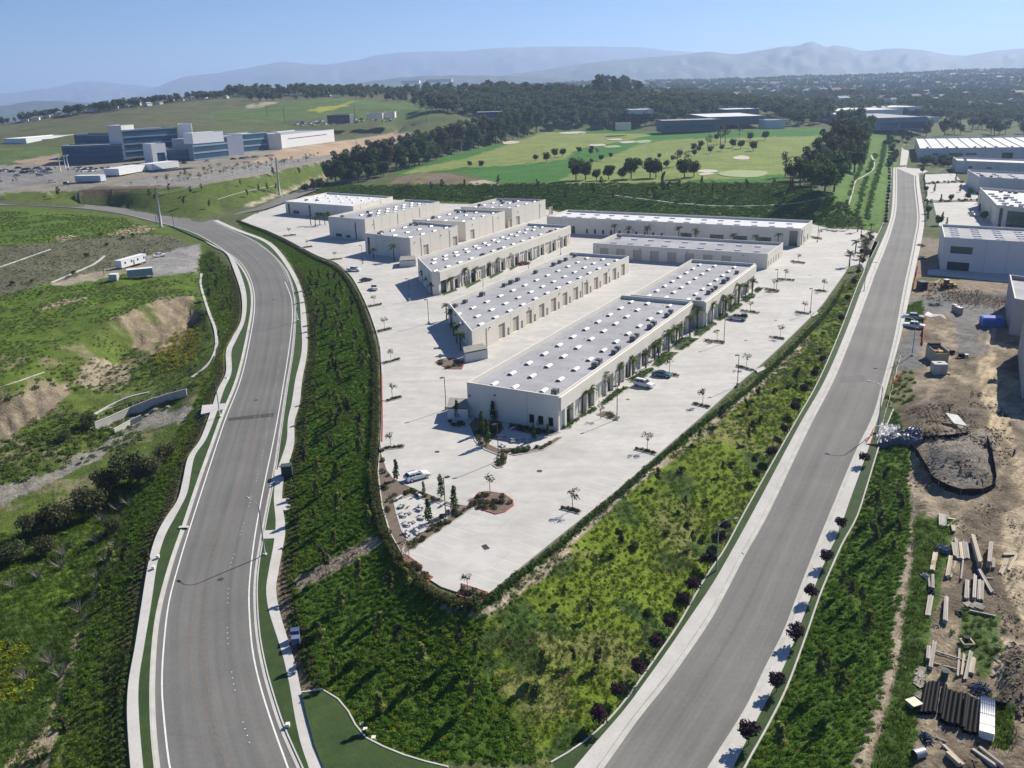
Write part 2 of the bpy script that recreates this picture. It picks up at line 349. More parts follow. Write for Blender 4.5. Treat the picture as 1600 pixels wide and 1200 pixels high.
RKR = [(1430,274),(1430,290),(1435,340),(1430,375),(1423,412),(1415,450),(1400,532),(1382,602),(1368,651),(1340,710),(1303,800),(1283,850),(1257,917),(1231,987),(1201,1047),(1171,1110),(1118,1195),(1085,1250)]
RSL = [(1396,262),(1394,320),(1388,352),(1372,390),(1357,425),(1347,450),(1321,520),(1288,596),(1246,670),(1177,800),(1130,885),(1107,923),(1077,967),(1043,1017),(1010,1063),(977,1108),(925,1168),(880,1222)]
RML = [(1393,262),(1388,320),(1378,352),(1362,385),(1349,425),(1338,450),(1308,528),(1275,602),(1235,672),(1163,800),(1130,861),(1100,905),(1060,975),(1030,1019),(997,1066),(967,1106),(937,1138),(900,1168),(860,1192)]
RSR = [(1436,274),(1437,290),(1444,340),(1440,375),(1432,412),(1424,450),(1410,515),(1394,575),(1377,635),(1358,698),(1327,785),(1310,833),(1288,880),(1267,933),(1243,997),(1220,1053),(1187,1117),(1148,1195),(1122,1250)]
RMR = [(1395,640),(1375,690),(1352,765),(1337,810),(1316,848),(1300,883),(1280,930),(1257,997),(1227,1077),(1197,1137),(1163,1198),(1138,1250)]
HEDL = [(372,346),(412,362),(447,379),(494,405),(523,418),(543,438),(557,462),(569,490),(579,522),(585,548),(588,582),(588,660),(586,700),(585,750),(592,800),(604,838),(622,872),(650,905),(680,928),(712,942),(745,946)]
HEDR = [(1318,448),(1297,484),(1250,535),(1190,592),(1150,627),(1107,656),(1050,703),(1000,745),(960,780),(900,832),(860,865),(800,910),(764,940),(745,946)]
TOE = [(452,905),(455,950),(468,1010),(482,1060),(512,1088),(542,1120),(566,1152),(605,1172),(660,1188),(720,1196),(800,1198),(860,1192)]
PAD = [(396,335),(376,345),(412,358),(447,374),(494,399),(525,411),(547,430),(562,455),(575,483),(587,517),(593,545),(595.5,580),(595.5,660),(594,690),(591,740),(597,790),(610,832),(628,866),(655,895),(690,917),(730,930),(764,928),(860,850),(960,770),(1030,709),(1107,642),(1140,612),(1200,560),(1275,487),(1297,459),(1315,434),(1326,417),(1345,412),(1361,404),(1374,381),(1376,366),(1351,359),(1296,357),(1268,350),(1240,348),(885,335),(860,328),(770,320),(690,318),(615,312),(520,303),(450,309),(425,322)]
BANKTOP = [(560,290),(600,288),(640,287),(700,288),(760,287),(900,286),(1100,285),(1230,285),(1262,296),(1300,305)]
GOLF = [(612,272),(640,262),(700,243),(790,222),(850,206),(960,200),(1035,206),(1140,206),(1285,199),(1285,212),(1264,232),(1240,262),(1225,272),(1232,284),(900,285),(780,287),(735,272),(690,268),(640,275)]
DIRTL = [(188,800),(175,850),(160,900),(142,950),(128,985),(113,1030),(102,1060),(88,1110),(72,1170),(55,1240)]
YARDW = [(1420,700),(1424,800),(1420,850),(1408,930),(1400,990),(1388,1060),(1372,1110),(1350,1170),(1330,1220)]

# ------------------------------------------------------------------ terrain: heights fixed along those lines, membrane in between
NU = 441; U0, U1 = -1.05, 1.05
vy = [36.0]
while vy[-1] < 1500: vy.append(vy[-1]*1.0085)
while vy[-1] < 5200: vy.append(vy[-1]*1.02)
NV = len(vy); VY = np.array(vy); LV = np.log(VY)
GU = np.linspace(U0, U1, NU)
Zc = np.zeros((NV, NU)); Cn = np.zeros((NV, NU))
def fix(P):                       # world polyline
    P = np.array([tuple(p) for p in P]); D = []
    for a, b in zip(P[:-1], P[1:]):
        n = max(2, int(np.linalg.norm(b-a)/.4/max(1, a[1]/150)))
        n = min(n, 4000)
        t = np.linspace(0, 1, n)[:, None]; D.append(a+(b-a)*t)
    D = np.concatenate(D)
    j = np.round((D[:, 0]/D[:, 1]-U0)/(U1-U0)*(NU-1)).astype(int)
    i = np.round(np.interp(np.log(D[:, 1]), LV, np.arange(NV))).astype(int)
    ok = (j >= 0) & (j < NU) & (i > 0) & (i < NV-1)
    np.add.at(Zc, (i[ok], j[ok]), D[ok, 2]); np.add.at(Cn, (i[ok], j[ok]), 1)
def fz(pts, zf, n=4, dz=0.0): fix(WP(pts, zf, n, dz))
def fd(pts): fix([atd(*p) for p in pts])
for q in (KL, LINL, KR, LINR, SRL, SRR, SLL, SLR, KN): fz(q, zL, dz=-.25)
for q in (RKL, RKR, RSL, RML, RSR, RMR): fz(q, zR, dz=-.25)
fz(HEDL, 0); fz(HEDR, 0); fz(PAD, 0, 0, -.2)
fz(TOE, lambda x, y: interp(x, [(450, -5.3), (540, -6.5), (660, -7.5), (860, -7.7)]))
fz([(333,352),(380,366),(425,392),(452,424),(471,462),(481,500),(482,548),(474,596),(470,632),(462,700),(455,745),(450,800),(448,860)], zL)
fz([(690,317),(770,319),(860,327),(890,334),(1240,347),(1268,349),(1300,356),(1350,352)], 0); fz([(450,307),(520,302),(615,311),(690,317)], 0)
fz([(440,304),(500,283),(560,262),(600,245)], 2); fz([(345,333),(395,322),(440,306)], lambda x, y: interp(x, [(345,.5),(440,2)]))
zG = lambda x, y: interp(x, [(560, 4), (640, 5.5), (760, 8), (900, 10), (1300, 11)])
fz(BANKTOP, zG); fz([(a[0], a[1]) for a in GOLF]+[GOLF[0]], zG, 0)
for q in ([(700,275),(800,250),(900,230),(1000,215)], [(850,280),(1000,250),(1100,225),(1200,210)], [(1000,280),(1100,260),(1200,240)]): fz(q, zG)
fz([(-60,304),(0,301),(150,297),(300,290),(400,275),(500,252),(560,237)], 14)
fz([(-60,266),(0,263),(100,258),(300,245),(420,234),(525,221),(640,206)], 17); fz([(-50,285),(150,278),(300,268),(420,256)], 15)
fd([(-150,212,1250),(0,192,1350),(150,168,1450),(300,152,1550),(500,142,1650),(650,146,1700)])
fd([(-100,235,820),(100,212,900),(300,197,950),(480,207,1020),(640,195,1060)])
fd([(-100,222,1000),(100,197,1100),(300,178,1150),(500,168,1200),(680,170,1150)]); fd([(560,225,800),(700,195,950),(720,186,1000)])
fz([(640,285),(665,277),(700,274),(730,280)], 8.5, 3)
# left side
fz([(-100,336),(0,336),(150,345),(215,356)], lambda x, y: interp(x, [(0,8.5),(150,6.5),(215,3)])); fz([(-100,372),(0,378),(120,372),(200,366),(270,372)], lambda x, y: interp(x, [(0,7),(120,5),(270,.5)]))
fz([(-60,462),(0,460),(150,426),(250,401),(300,386)], 0); fz([(-60,595),(0,590),(100,540),(175,506),(250,470),(300,464)], -.5)
fz([(-60,650),(0,655),(150,602),(205,542),(270,532),(305,512)], -7.5); fz([(-60,800),(0,772),(150,692),(225,652),(322,640)], lambda x, y: interp(x, [(0,-11.5),(225,-10),(322,-4)]))
fz([(-60,1010),(60,960),(170,880)], -11); fz(DIRTL, -10)
fz([(320,395),(312,430),(318,480),(336,520),(336,560)], lambda x, y: -2.0); fz([(200,400),(300,395)], 0); fz([(200,440),(310,420)], 0)
# right side
fz(YARDW, -2.5); fz([(1440,820),(1440,1000),(1410,1200)], -2.2); fz([(1640,800),(1640,1000),(1640,1200)], -2); fz([(1530,820),(1530,1000),(1500,1200)], -2.1)
fz([(1440,520),(1450,600),(1440,660)], -.6); fz([(1640,500),(1640,700)], -1); fz([(1540,480),(1550,600),(1570,700)], -1)
fz([(1450,440),(1500,450),(1640,470)], 0); fz([(1445,300),(1445,360),(1450,420)], 0); fz([(1640,240),(1640,300),(1640,380)], 0); fz([(1530,250),(1520,300),(1500,350)], 0); fz([(1440,232),(1500,246),(1640,236)], 0); fz([(1404,258),(1410,228),(1425,226)], 0)
fz([(1337,320),(1343,280),(1366,262),(1369,250),(1362,232)], lambda x, y: 5); fz([(1300,306),(1300,290),(1310,250),(1340,215)], 10)
# beyond
fd([(1100,205,1000),(1300,198,1000),(1460,205,1000),(1600,216,950),(1750,212,1000)])
fd([(650,168,1300),(800,166,1300),(1000,163,1300),(1150,174,1250),(1300,176,1250),(1450,178,1300),(1600,198,1150)])
fd([(650,143,1800),(800,140,1800),(1000,146,1800),(1150,158,1800),(1400,160,1700),(1600,172,1600),(1750,172,1600)])
fd([(860,148,2600),(1000,143,2600),(1200,146,2600),(1400,140,2600),(1600,138,2500),(1750,138,2500)])
fd([(860,134,4200),(1000,130,4200),(1200,125,4300),(1400,118,4300),(1600,110,4300),(1750,108,4300)])
fd([(-400,215,5100),(0,200,5100),(300,176,5100),(600,140,5100),(1000,128,5100),(1200,123,5100),(1600,108,5100),(1800,100,5100)])
fd([(-300,240,2600),(0,212,2600),(300,180,2600),(600,150,2600)])
for k in range(NU): Zc[0, k] = -9; Cn[0, k] = 1
def solve():
    zs, ms = [], []
    a, c = Zc.copy(), Cn.copy(); lv = [(a, c)]
    while min(a.shape) > 12:
        h, w_ = (a.shape[0]+1)//2, (a.shape[1]+1)//2
        A = np.zeros((h*2, w_*2)); C = A.copy(); A[:a.shape[0], :a.shape[1]] = a; C[:c.shape[0], :c.shape[1]] = c
        a = A.reshape(h, 2, w_, 2).sum((1, 3)); c = C.reshape(h, 2, w_, 2).sum((1, 3)); lv.append((a, c))
    z = None
    for a, c in reversed(lv):
        val = np.where(c > 0, a/np.maximum(c, 1), 0); m = c > 0
        if z is None: z = np.full(a.shape, val[m].mean() if m.any() else 0.)
        else:
            z = np.repeat(np.repeat(z, 2, 0), 2, 1)[:a.shape[0], :a.shape[1]]
        z = np.where(m, val, z)
        for it in range(120):
            p = np.pad(z, 1, mode='edge')
            z = np.where(m, val, .25*(p[:-2, 1:-1]+p[2:, 1:-1]+p[1:-1, :-2]+p[1:-1, 2:]))
    return z
TZ = solve()
def vnoise(x, y, seed=0):
    r = np.random.default_rng(seed).random((256, 256)); xi = np.floor(x).astype(int); yi = np.floor(y).astype(int)
    fx = x-xi; fy = y-yi; fx = fx*fx*(3-2*fx); fy = fy*fy*(3-2*fy)
    g = lambda a, b: r[a & 255, b & 255]
    return (g(xi, yi)*(1-fx)+g(xi+1, yi)*fx)*(1-fy)+(g(xi, yi+1)*(1-fx)+g(xi+1, yi+1)*fx)*fy
def fbm(x, y, oct=4, seed=0): return sum(vnoise(x*2**o+17*o, y*2**o+5*o, seed+o)/2**o for o in range(oct))/sum(1/2**o for o in range(oct))-.5
GX = GU[None, :]*VY[:, None]; GY = np.repeat(VY[:, None], NU, 1)
def pxgrid(Z): return pix(np.stack([GX.ravel(), GY.ravel(), Z.ravel()], 1))
PX = pxgrid(TZ)
def region(poly, soft=0.0, seed=3):
    Q = PX
    if soft:
        sc = soft*FPX/np.maximum(GY.ravel(), 30)
        Q = PX+np.stack([fbm(GX.ravel()/4, GY.ravel()/4, 4, seed), fbm(GX.ravel()/4, GY.ravel()/4, 4, seed+9)*.7], 1)*sc[:, None]*2
    return inpoly(Q, poly).reshape(NV, NU)
# relief where the photograph shows rough ground
spoil = region([(1425,690),(1500,700),(1560,735),(1555,770),(1490,770),(1440,735)], 1)
site = region([(1425,520),(1600,500),(1660,620),(1660,1260),(1400,1260),(1425,900),(1425,760),(1390,690),(1400,600)], 1)
TZ += site*(fbm(GX/3, GY/3, 4, 40))*1.1
d = np.hypot((PX[:, 0]-1497)/62, (PX[:, 1]-722)/48).reshape(NV, NU); TZ += np.clip(1.15-d, 0, 1)**.8*4.2*(.85+fbm(GX/2, GY/2, 4, 3)*.7)
for bx, by, ra, rb, hh in ((1560,690,45,26,2.0),(1480,625,40,16,1.6),(1445,680,42,14,1.8),(1520,650,36,14,1.4),(1445,800,25,22,1.5),(1590,1060,30,60,2.0),(1475,497,18,9,2.2),(1480,445,60,7,1.0)):
    d = np.hypot((PX[:, 0]-bx)/ra, (PX[:, 1]-by)/rb).reshape(NV, NU); TZ += np.clip(1-d, 0, 1)**.7*hh*(.8+fbm(GX/1.5, GY/1.5, 4, int(bx))*1.0)
TZ += site*(np.abs(fbm(GX/1.6, GY/1.6, 3, 91))*1.0); trk = region([(1522,500),(1531,600),(1546,680),(1600,810),(1640,830),(1580,690),(1560,600),(1556,500)], .4); TZ += trk*(np.sin((GX*.95-GY*.3)*3.2)*.16)
leftw = region([(-900,330),(300,380),(312,500),(300,640),(235,690),(170,880),(60,1250),(-900,1250)], 2)
TZ += leftw*fbm(GX/7, GY/7, 5, 60)*2.0
bank = region([(165,505),(250,470),(300,462),(312,500),(280,540),(215,560)], 1)
gul = np.abs(((GX*.72+GY*.69)/4.6+fbm(GX/9, GY/9, 3, 5)*1.6) % 1-.5)*2
TZ += bank*(gul**.6-.5)*1.7
fb = region([(0,640),(60,600),(100,612),(60,650),(0,690)], 1); TZ += fb*(gul-.5)*1.0
b3 = region([(110,600),(150,565),(215,580),(205,610),(140,620)], 1.5); TZ += b3*fbm(GX/4, GY/4, 4, 15)*3
far = (GY > 900); TZ += far*fbm(GX/120, GY/120, 4, 80)*np.clip((GY-900)/600, 0, 1)*22
for q_, dz_ in ((RKL+RKR[::-1], .9), (KL[6:]+KR[::-1], .7)):
    m_ = region(q_); TZ -= m_*dz_
padm = region(PAD); TZ = np.where(padm, np.minimum(TZ, -.25), TZ)
TI = np.arange(NV)
def tz(x, y):
    y = max(y, VY[1]); v = float(np.interp(math.log(y), LV, TI)); u = (x/y-U0)/(U1-U0)*(NU-1)
    u = min(max(u, 0), NU-1.001); i = min(int(v), NV-2); j = int(u); a = v-i; b = u-j
    return float((TZ[i, j]*(1-b)+TZ[i, j+1]*b)*(1-a)+(TZ[i+1, j]*(1-b)+TZ[i+1, j+1]*b)*a)
def tzv(x, y):
    v = np.interp(np.log(np.maximum(y, VY[1])), LV, TI); u = np.clip((x/y-U0)/(U1-U0)*(NU-1), 0, NU-1.001)
    i = np.minimum(v.astype(int), NV-2); j = u.astype(int); a = v-i; b = u-j
    return (TZ[i, j]*(1-b)+TZ[i, j+1]*b)*(1-a)+(TZ[i+1, j]*(1-b)+TZ[i+1, j+1]*b)*a
_YS = np.exp(np.linspace(math.log(45), math.log(5000), 1400))
def on(x, y):                      # where the sight line through a pixel first meets the ground
    d = ray(x, y); xs = d[0]/d[1]*_YS; zs = CAM_H+d[2]/d[1]*_YS; g = tzv(xs, _YS)
    k = np.argmax(zs < g)
    if zs[k] >= g[k]: k = len(_YS)-1
    a, b = _YS[max(k-1, 0)], _YS[k]
    for _ in range(18):
        m = (a+b)/2
        if CAM_H+d[2]/d[1]*m < tz(d[0]/d[1]*m, m): b = m
        else: a = m
    return Vector((d[0]/d[1]*b, b, tz(d[0]/d[1]*b, b)))
def gnd(p): return Vector((p[0], p[1], tz(p[0], p[1])))

# what the ground is made of, place by place (albedo of soil and turf)
C = np.zeros((NV, NU, 3)); C[:] = (.085, .10, .04)
def paintr(poly, col, soft=1.0, seed=3, mix=1.0):
    m = region(poly, soft, seed); C[m] = C[m]*(1-mix)+np.array(col)*mix
n1 = fbm(GX/25, GY/25, 5, 11); n2 = fbm(GX/6, GY/6, 4, 21)
GR, GR2, DRY, TAN, DK, DIRT = (.078,.125,.018), (.080,.112,.022), (.17,.15,.07), (.29,.235,.165), (.070,.115,.016), (.215,.175,.125)
paintr([(-900,250),(700,180),(760,120),(-900,100)], (.105,.105,.055), 8)
m = (GY > 850)[..., None]*np.clip(n1*5, 0, 1)[..., None]; C = C*(1-m)+np.array((.075,.10,.04))*m
paintr([(300,178),(420,160),(520,150),(640,158),(700,178),(640,190),(500,186),(380,192)], (.085,.13,.04), 5)
paintr([(480,172),(560,158),(548,163),(500,176)], (.26,.27,.04), 2)
paintr([(380,162),(430,157),(430,160),(390,166)], (.33,.29,.2), 2); paintr([(0,262),(40,246),(100,240),(100,228),(0,232)], (.09,.13,.04), 2)
paintr([(20,252),(95,240),(95,256),(60,262)], (.28,.22,.16), 2)
paintr([(-200,262),(100,256),(300,245),(420,234),(640,205),(640,230),(500,252),(400,275),(300,291),(150,298),(-200,306)], (.225,.205,.17), 1)
paintr([(395,252),(430,236),(520,222),(610,208),(640,210),(560,234),(470,250),(400,262)], (.36,.27,.19), 1)
paintr([(-200,270),(110,262),(170,264),(90,280),(0,300),(-200,310)], (.20,.195,.185), 1); paintr([(170,296),(190,283),(330,272),(420,252),(505,243),(420,268),(300,288)], (.22,.215,.20), 1)
paintr([(120,298),(150,292),(250,290),(300,292),(240,299)], (.13,.095,.065), 1.5)
paintr([(-200,304),(0,301),(150,298),(300,291),(400,276),(500,253),(520,262),(440,304),(345,332),(300,340),(200,324),(0,311),(-200,311)], GR2, .6)
paintr([(395,322),(440,306),(500,284),(600,244),(600,238),(500,276),(436,300),(380,322)], (.33,.28,.21), .6)
# left fields
paintr([(-900,325),(0,322),(130,328),(190,336),(235,348),(280,360),(330,385),(370,450),(380,500),(350,560),(345,600),(310,680),(260,790),(220,900),(195,1100),(200,1300),(-900,1300)], GR2, .5)
paintr([(-900,328),(0,326),(130,332),(190,340),(215,352),(180,362),(120,374),(0,382),(-900,390)], GR, 1)
paintr([(165,366),(215,352),(240,356),(235,362),(185,368)], TAN, 1); paintr([(85,372),(110,366),(125,370),(95,377)], TAN, 1)
paintr([(-900,392),(0,384),(120,374),(200,366),(270,368),(305,384),(250,401),(150,426),(0,462),(-900,520)], (.105,.108,.065), 1)
paintr([(-900,500),(0,462),(150,428),(250,408),(308,396),(315,440),(300,464),(240,474),(170,506),(100,545),(0,594),(-900,700)], GR, 1)
m = region([(-900,500),(0,462),(150,428),(250,408),(308,396),(315,440),(300,464),(0,594),(-900,700)]) & (n2 > .12); C[m] = GR2
paintr([(55,485),(100,468),(145,466),(120,474),(60,488)], TAN, 1); paintr([(75,444),(180,418),(230,398),(300,386),(312,392),(250,412),(190,430),(110,446)], (.27,.235,.18), .6)
paintr([(225,408),(262,392),(312,380),(314,396),(306,422),(270,430),(230,432)], (.22,.215,.205), .5)
paintr([(165,505),(250,468),(300,462),(312,500),(285,540),(235,560),(205,540)], (.235,.19,.13), 1.2); k_ = (np.clip(n2*6, 0, .8)*bank)[..., None]; C = C*(1-k_)+np.array(GR2)*k_
paintr([(-20,640),(60,600),(110,600),(110,620),(60,655),(-20,700)], (.225,.185,.13), 1.6); paintr([(115,590),(150,560),(210,575),(200,600),(140,610)], (.25,.21,.15), 1.5)
m = leftw & (n2 > .13) & (PX[:, 1].reshape(NV, NU) > 540); C[m] = C[m]*.4+np.array((.22,.19,.12))*.6
paintr([(-60,770),(60,745),(150,700),(220,655),(240,660),(160,712),(60,765),(-60,810)], (.24,.225,.19), .8)
paintr([(225,645),(330,632),(332,648),(250,668),(215,668)], (.24,.225,.19), .4)
paintr([(-900,850),(50,830),(130,800),(190,780),(215,740),(225,790),(180,860),(120,970),(0,960),(-900,970)], GR, 1)
paintr([(0,960),(120,975),(100,1060),(60,1180),(20,1250),(-900,1250)], (.05,.085,.02), 1)
def pathpoly(P, wd):
    a = [(p[0]-wd*(.35+.65*(p[1]/1200)), p[1]) for p in P]; b = [(p[0]+wd*(.35+.65*(p[1]/1200)), p[1]) for p in reversed(P)]; return a+b
paintr(pathpoly(DIRTL, 9), (.27,.22,.155), .35); paintr([(10,1190),(45,1150),(80,1110),(92,1140),(70,1210),(0,1240)], (.33,.27,.19), .4)
# slopes round the pad
CORE = [p for p in HEDL]+[p for p in reversed(HEDR)]
MIDB = [(850,1180),(822,1160),(838,1140),(800,1120),(812,1098),(778,1085),(786,1062),(748,1048),(762,1020),(742,1000),(768,985),(752,968),(770,956),(745,946)]
slopeL = [(p[0]+6, p[1]) for p in SRR[1:17]]+TOE[0:6]+[(560,1150),(620,1176),(700,1192),(830,1194)]+MIDB+list(reversed(HEDL[:-1]))
slopeR = [(745,946)]+list(reversed(HEDR))+[(1345,425)]+RML[4:]+[(840,1196)]+MIDB
paintr(slopeL, DK, .25); paintr(slopeR, (.115,.160,.018), .25)
m = region(slopeR, .6); n2b = fbm(GX/9, GY/9, 5, 77); k_ = (np.clip((n2b-.06)*6, 0, .6)*m)[..., None]; C = C*(1-k_)+np.array((.19,.175,.075))*k_
m = region(slopeR) & (n2 < -.12); C[m] = (.05,.085,.02)
paintr([(456,905),(520,870),(592,835),(600,850),(540,885),(465,925)], (.24,.20,.15), .5)
paintr(pathpoly([(1262,532),(1240,556),(1190,600),(1140,640),(1080,690),(1020,735),(960,785),(900,842),(870,868)], 9), (.34,.29,.22), .3)
paintr([(880,850),(895,865),(850,900),(800,940),(765,960),(700,955),(680,938),(740,950),(770,945),(840,885)], (.33,.28,.21), .4)
paintr(SRR[16:24]+[(560,1172),(520,1110),(480,1062),(458,1000),(452,930)], (.19,.155,.115), .3)
# bank behind, green strip, right verge
paintr([(440,304),(500,284),(570,290),(640,288),(900,287),(1235,286),(1300,306),(1340,335),(1350,352),(1300,356),(1265,348),(885,333),(860,326),(770,318),(690,316),(615,310),(520,302)], DK, .5)
paintr(GOLF, (.045,.135,.018), .8)
paintr([(620,274),(655,262),(735,246),(850,206),(960,206),(1020,212),(905,232),(880,250),(800,258),(720,262)], (.18,.215,.06), 2)
paintr([(870,286),(905,262),(1000,226),(1040,218),(1280,212),(1262,232),(1235,262),(1226,272),(1170,278),(1000,286)], (.165,.21,.055), 2)
paintr([(1150,272),(1125,266),(1125,270),(1180,276),(1195,268),(1160,266)], (.26,.28,.14), .6)
paintr([(608,287),(625,276),(660,270),(700,270),(740,280),(775,288),(690,288)], (.16,.13,.08), 1); paintr([(735,284),(755,280),(780,288),(730,290)], (.34,.29,.21), .6)
paintr([(1290,310),(1320,260),(1350,215),(1372,205),(1400,215),(1400,260),(1396,320),(1385,360),(1352,358),(1340,335)], (.085,.155,.03), .6)
for q in ([(1318,330),(1332,290),(1352,240),(1358,216)], [(1352,340),(1358,300),(1376,250),(1380,222)], [(1335,336),(1346,290),(1366,240)]): paintr(pathpoly(q, 7), DK, .4)
slopeRR = RMR+[(1330,1260)]+list(reversed(YARDW))+[(1424,700),(1400,640)]
paintr([(1398,470),(1430,440),(1700,430),(1700,1300),(1330,1300),(1400,950),(1424,800),(1424,700),(1395,640)], DIRT, .5)
n4 = fbm(GX/4+n1*6, GY/9, 5, 93); n5 = fbm(GX/1.8, GY/1.8, 4, 95)
k_ = (np.clip(n4*6, 0, .85)*site)[..., None]; C = C*(1-k_)+np.array((.105,.085,.062))*k_
k_ = (np.clip((-n4-.03)*7, 0, .8)*site)[..., None]; C = C*(1-k_)+np.array((.29,.245,.18))*k_
C *= (1+site*n5*.9)[..., None]
paintr(slopeRR, DK, .25); paintr([(1370,760),(1424,690),(1424,800),(1345,790)], (.17,.13,.09), .6); paintr(pathpoly(YARDW, 9), (.31,.255,.19), .4)
paintr([(1430,810),(1490,810),(1490,850),(1470,920),(1450,1000),(1440,1100),(1420,1250),(1345,1250),(1392,1100),(1412,980),(1428,850)], (.06,.10,.022), .5)
paintr([(1500,950),(1555,960),(1560,1020),(1535,1060),(1500,1010)], (.065,.10,.03), 1.2); paintr([(1545,1090),(1585,1100),(1580,1170),(1545,1160)], GR, .5)
paintr([(1522,500),(1526,540),(1531,600),(1546,680),(1570,745),(1600,810),(1640,870),(1660,830),(1612,765),(1580,690),(1560,600),(1552,540),(1556,500)], (.40,.325,.215), .4)
paintr([(1560,800),(1650,800),(1650,1010),(1600,1000),(1565,900),(1570,850)], (.35,.29,.20), .6); paintr([(1570,1010),(1650,1010),(1650,1130),(1570,1100)], (.12,.10,.075), .6)
paintr([(1465,690),(1545,690),(1560,750),(1520,775),(1460,762),(1440,730)], (.19,.17,.145), .4); k_ = (np.clip(n5*5, 0, .6)*spoil)[..., None]; C = C*(1-k_)+np.array((.11,.095,.08))*k_
for q_ in ([(1520,605),(1545,640),(1540,690),(1500,660),(1480,620)], [(1405,690),(1460,680),(1470,640),(1420,645)], [(1455,470),(1590,470),(1590,482),(1500,478)], [(1500,800),(1570,800),(1560,850),(1510,835)], [(1555,690),(1570,690),(1600,800),(1580,790)]): paintr(q_, (.135,.11,.08), 1.0, 3, .75)
paintr([(1400,475),(1440,462),(1600,455),(1600,475),(1560,490),(1540,520),(1545,560),(1500,560),(1490,500)], (.15,.147,.14), .4); paintr([(1396,545),(1432,505),(1440,545),(1440,580),(1400,575)], (.15,.147,.14), .3)
paintr([(1412,480),(1440,468),(1444,505),(1412,508)], GR, .3); paintr([(1394,590),(1425,575),(1430,625),(1385,640)], (.14,.14,.07), .5)
paintr([(1395,700),(1422,695),(1424,740),(1380,760),(1350,770)], DK, .4); paintr([(1380,1010),(1420,840),(1424,800),(1424,760),(1380,760),(1345,790)], DK, .6)
paintr([(1470,455),(1590,462),(1590,480),(1500,475)], (.11,.09,.07), .5)
for off_ in (-6, 8):
    paintr(pathpoly([(1536+off_,500),(1539+off_,540),(1546+off_,600),(1562+off_,680),(1586+off_,745),(1620+off_,810)], 2.4), (.24,.195,.135), .3)
for q_ in ([(1460,600),(1500,630),(1540,690),(1560,760)], [(1466,596),(1508,628),(1548,690),(1568,760)], [(1430,610),(1480,600),(1530,620)], [(1595,1000),(1570,940),(1580,870),(1600,820)], [(1603,1000),(1579,940),(1589,870),(1609,820)], [(1445,530),(1480,520),(1530,545)], [(1445,537),(1480,527),(1530,553)]): paintr(pathpoly(q_, 2.0), (.12,.10,.075), .4, 3, .8)
paintr([(1434,372),(1471,372),(1470,425),(1452,434),(1425,438)], (.21,.175,.13), .6)
def build_ground():
    me = bpy.data.meshes.new('ground')
    V = np.stack([GX.ravel(), GY.ravel(), TZ.ravel()], 1).astype(np.float32)
    # skirt: carry the near edge back below the camera and the far edge on to the horizon
    back = V[:NU].copy(); back[:, 1] = -700; back[:, 0] = np.linspace(-1500, 1500, NU); back[:, 2] = -12
    fwd = V[-NU:].copy(); fwd[:, :2] *= 6; fwd[:, 2] = np.minimum(fwd[:, 2], 20)*0-40
    V = np.concatenate([back, V, fwd]); n = NV+2
    idx = np.arange(n*NU).reshape(n, NU)
    F = np.stack([idx[:-1, :-1], idx[:-1, 1:], idx[1:, 1:], idx[1:, :-1]], -1).reshape(-1, 4)
    me.vertices.add(len(V)); me.vertices.foreach_set('co', V.ravel())
    me.loops.add(F.size); me.loops.foreach_set('vertex_index', F.ravel().astype(np.int32))
    me.polygons.add(len(F)); me.polygons.foreach_set('loop_start', np.arange(0, F.size, 4, dtype=np.int32))
    me.polygons.foreach_set('use_smooth', np.ones(len(F), bool)); me.update(calc_edges=True)
    cc = np.concatenate([C[0], C.reshape(-1, 3), C[-1]]); cc = np.concatenate([cc, np.ones((len(cc), 1))], 1).astype(np.float32)
    a = me.color_attributes.new('soil', 'FLOAT_COLOR', 'POINT'); a.data.foreach_set('color', cc.ravel())
    m = bpy.data.materials.new('ground_soil_and_turf'); m.use_nodes = True; N = m.node_tree.nodes; L = m.node_tree.links
    b = N['Principled BSDF']; b.inputs['Roughness'].default_value = .95; b.inputs['Specular IOR Level'].default_value = .1
    at_ = N.new('ShaderNodeAttribute'); at_.attribute_name = 'soil'; tc = N.new('ShaderNodeTexCoord'); out = at_.outputs['Color']
    for sc, lo, hi, det in ((.05, .75, 1.25, 4), (.45, .6, 1.4, 5), (3.5, .55, 1.45, 4)):
        n_ = N.new('ShaderNodeTexNoise'); n_.inputs['Scale'].default_value = sc; n_.inputs['Detail'].default_value = det; n_.inputs['Roughness'].default_value = .65
        L.new(tc.outputs['Object'], n_.inputs['Vector'])
        mr = N.new('ShaderNodeMapRange'); mr.inputs[1].default_value = .25; mr.inputs[2].default_value = .75; mr.inputs[3].default_value = lo; mr.inputs[4].default_value = hi; L.new(n_.outputs['Fac'], mr.inputs[0])
        mx = N.new('ShaderNodeMix'); mx.data_type = 'RGBA'; mx.blend_type = 'MULTIPLY'; mx.inputs[0].default_value = 1
        L.new(out, mx.inputs[6]); L.new(mr.outputs[0], mx.inputs[7]); out = mx.outputs[2]
    L.new(out, b.inputs['Base Color'])
    n_ = N.new('ShaderNodeTexNoise'); n_.inputs['Scale'].default_value = 1.6; n_.inputs['Detail'].default_value = 8; L.new(tc.outputs['Object'], n_.inputs['Vector'])
    bp = N.new('ShaderNodeBump'); bp.inputs['Strength'].default_value = .8; bp.inputs['Distance'].default_value = .35; L.new(n_.outputs['Fac'], bp.inputs['Height']); L.new(bp.outputs[0], b.inputs['Normal'])
    me.materials.append(m); link('ground', me, kind='structure')
build_ground()
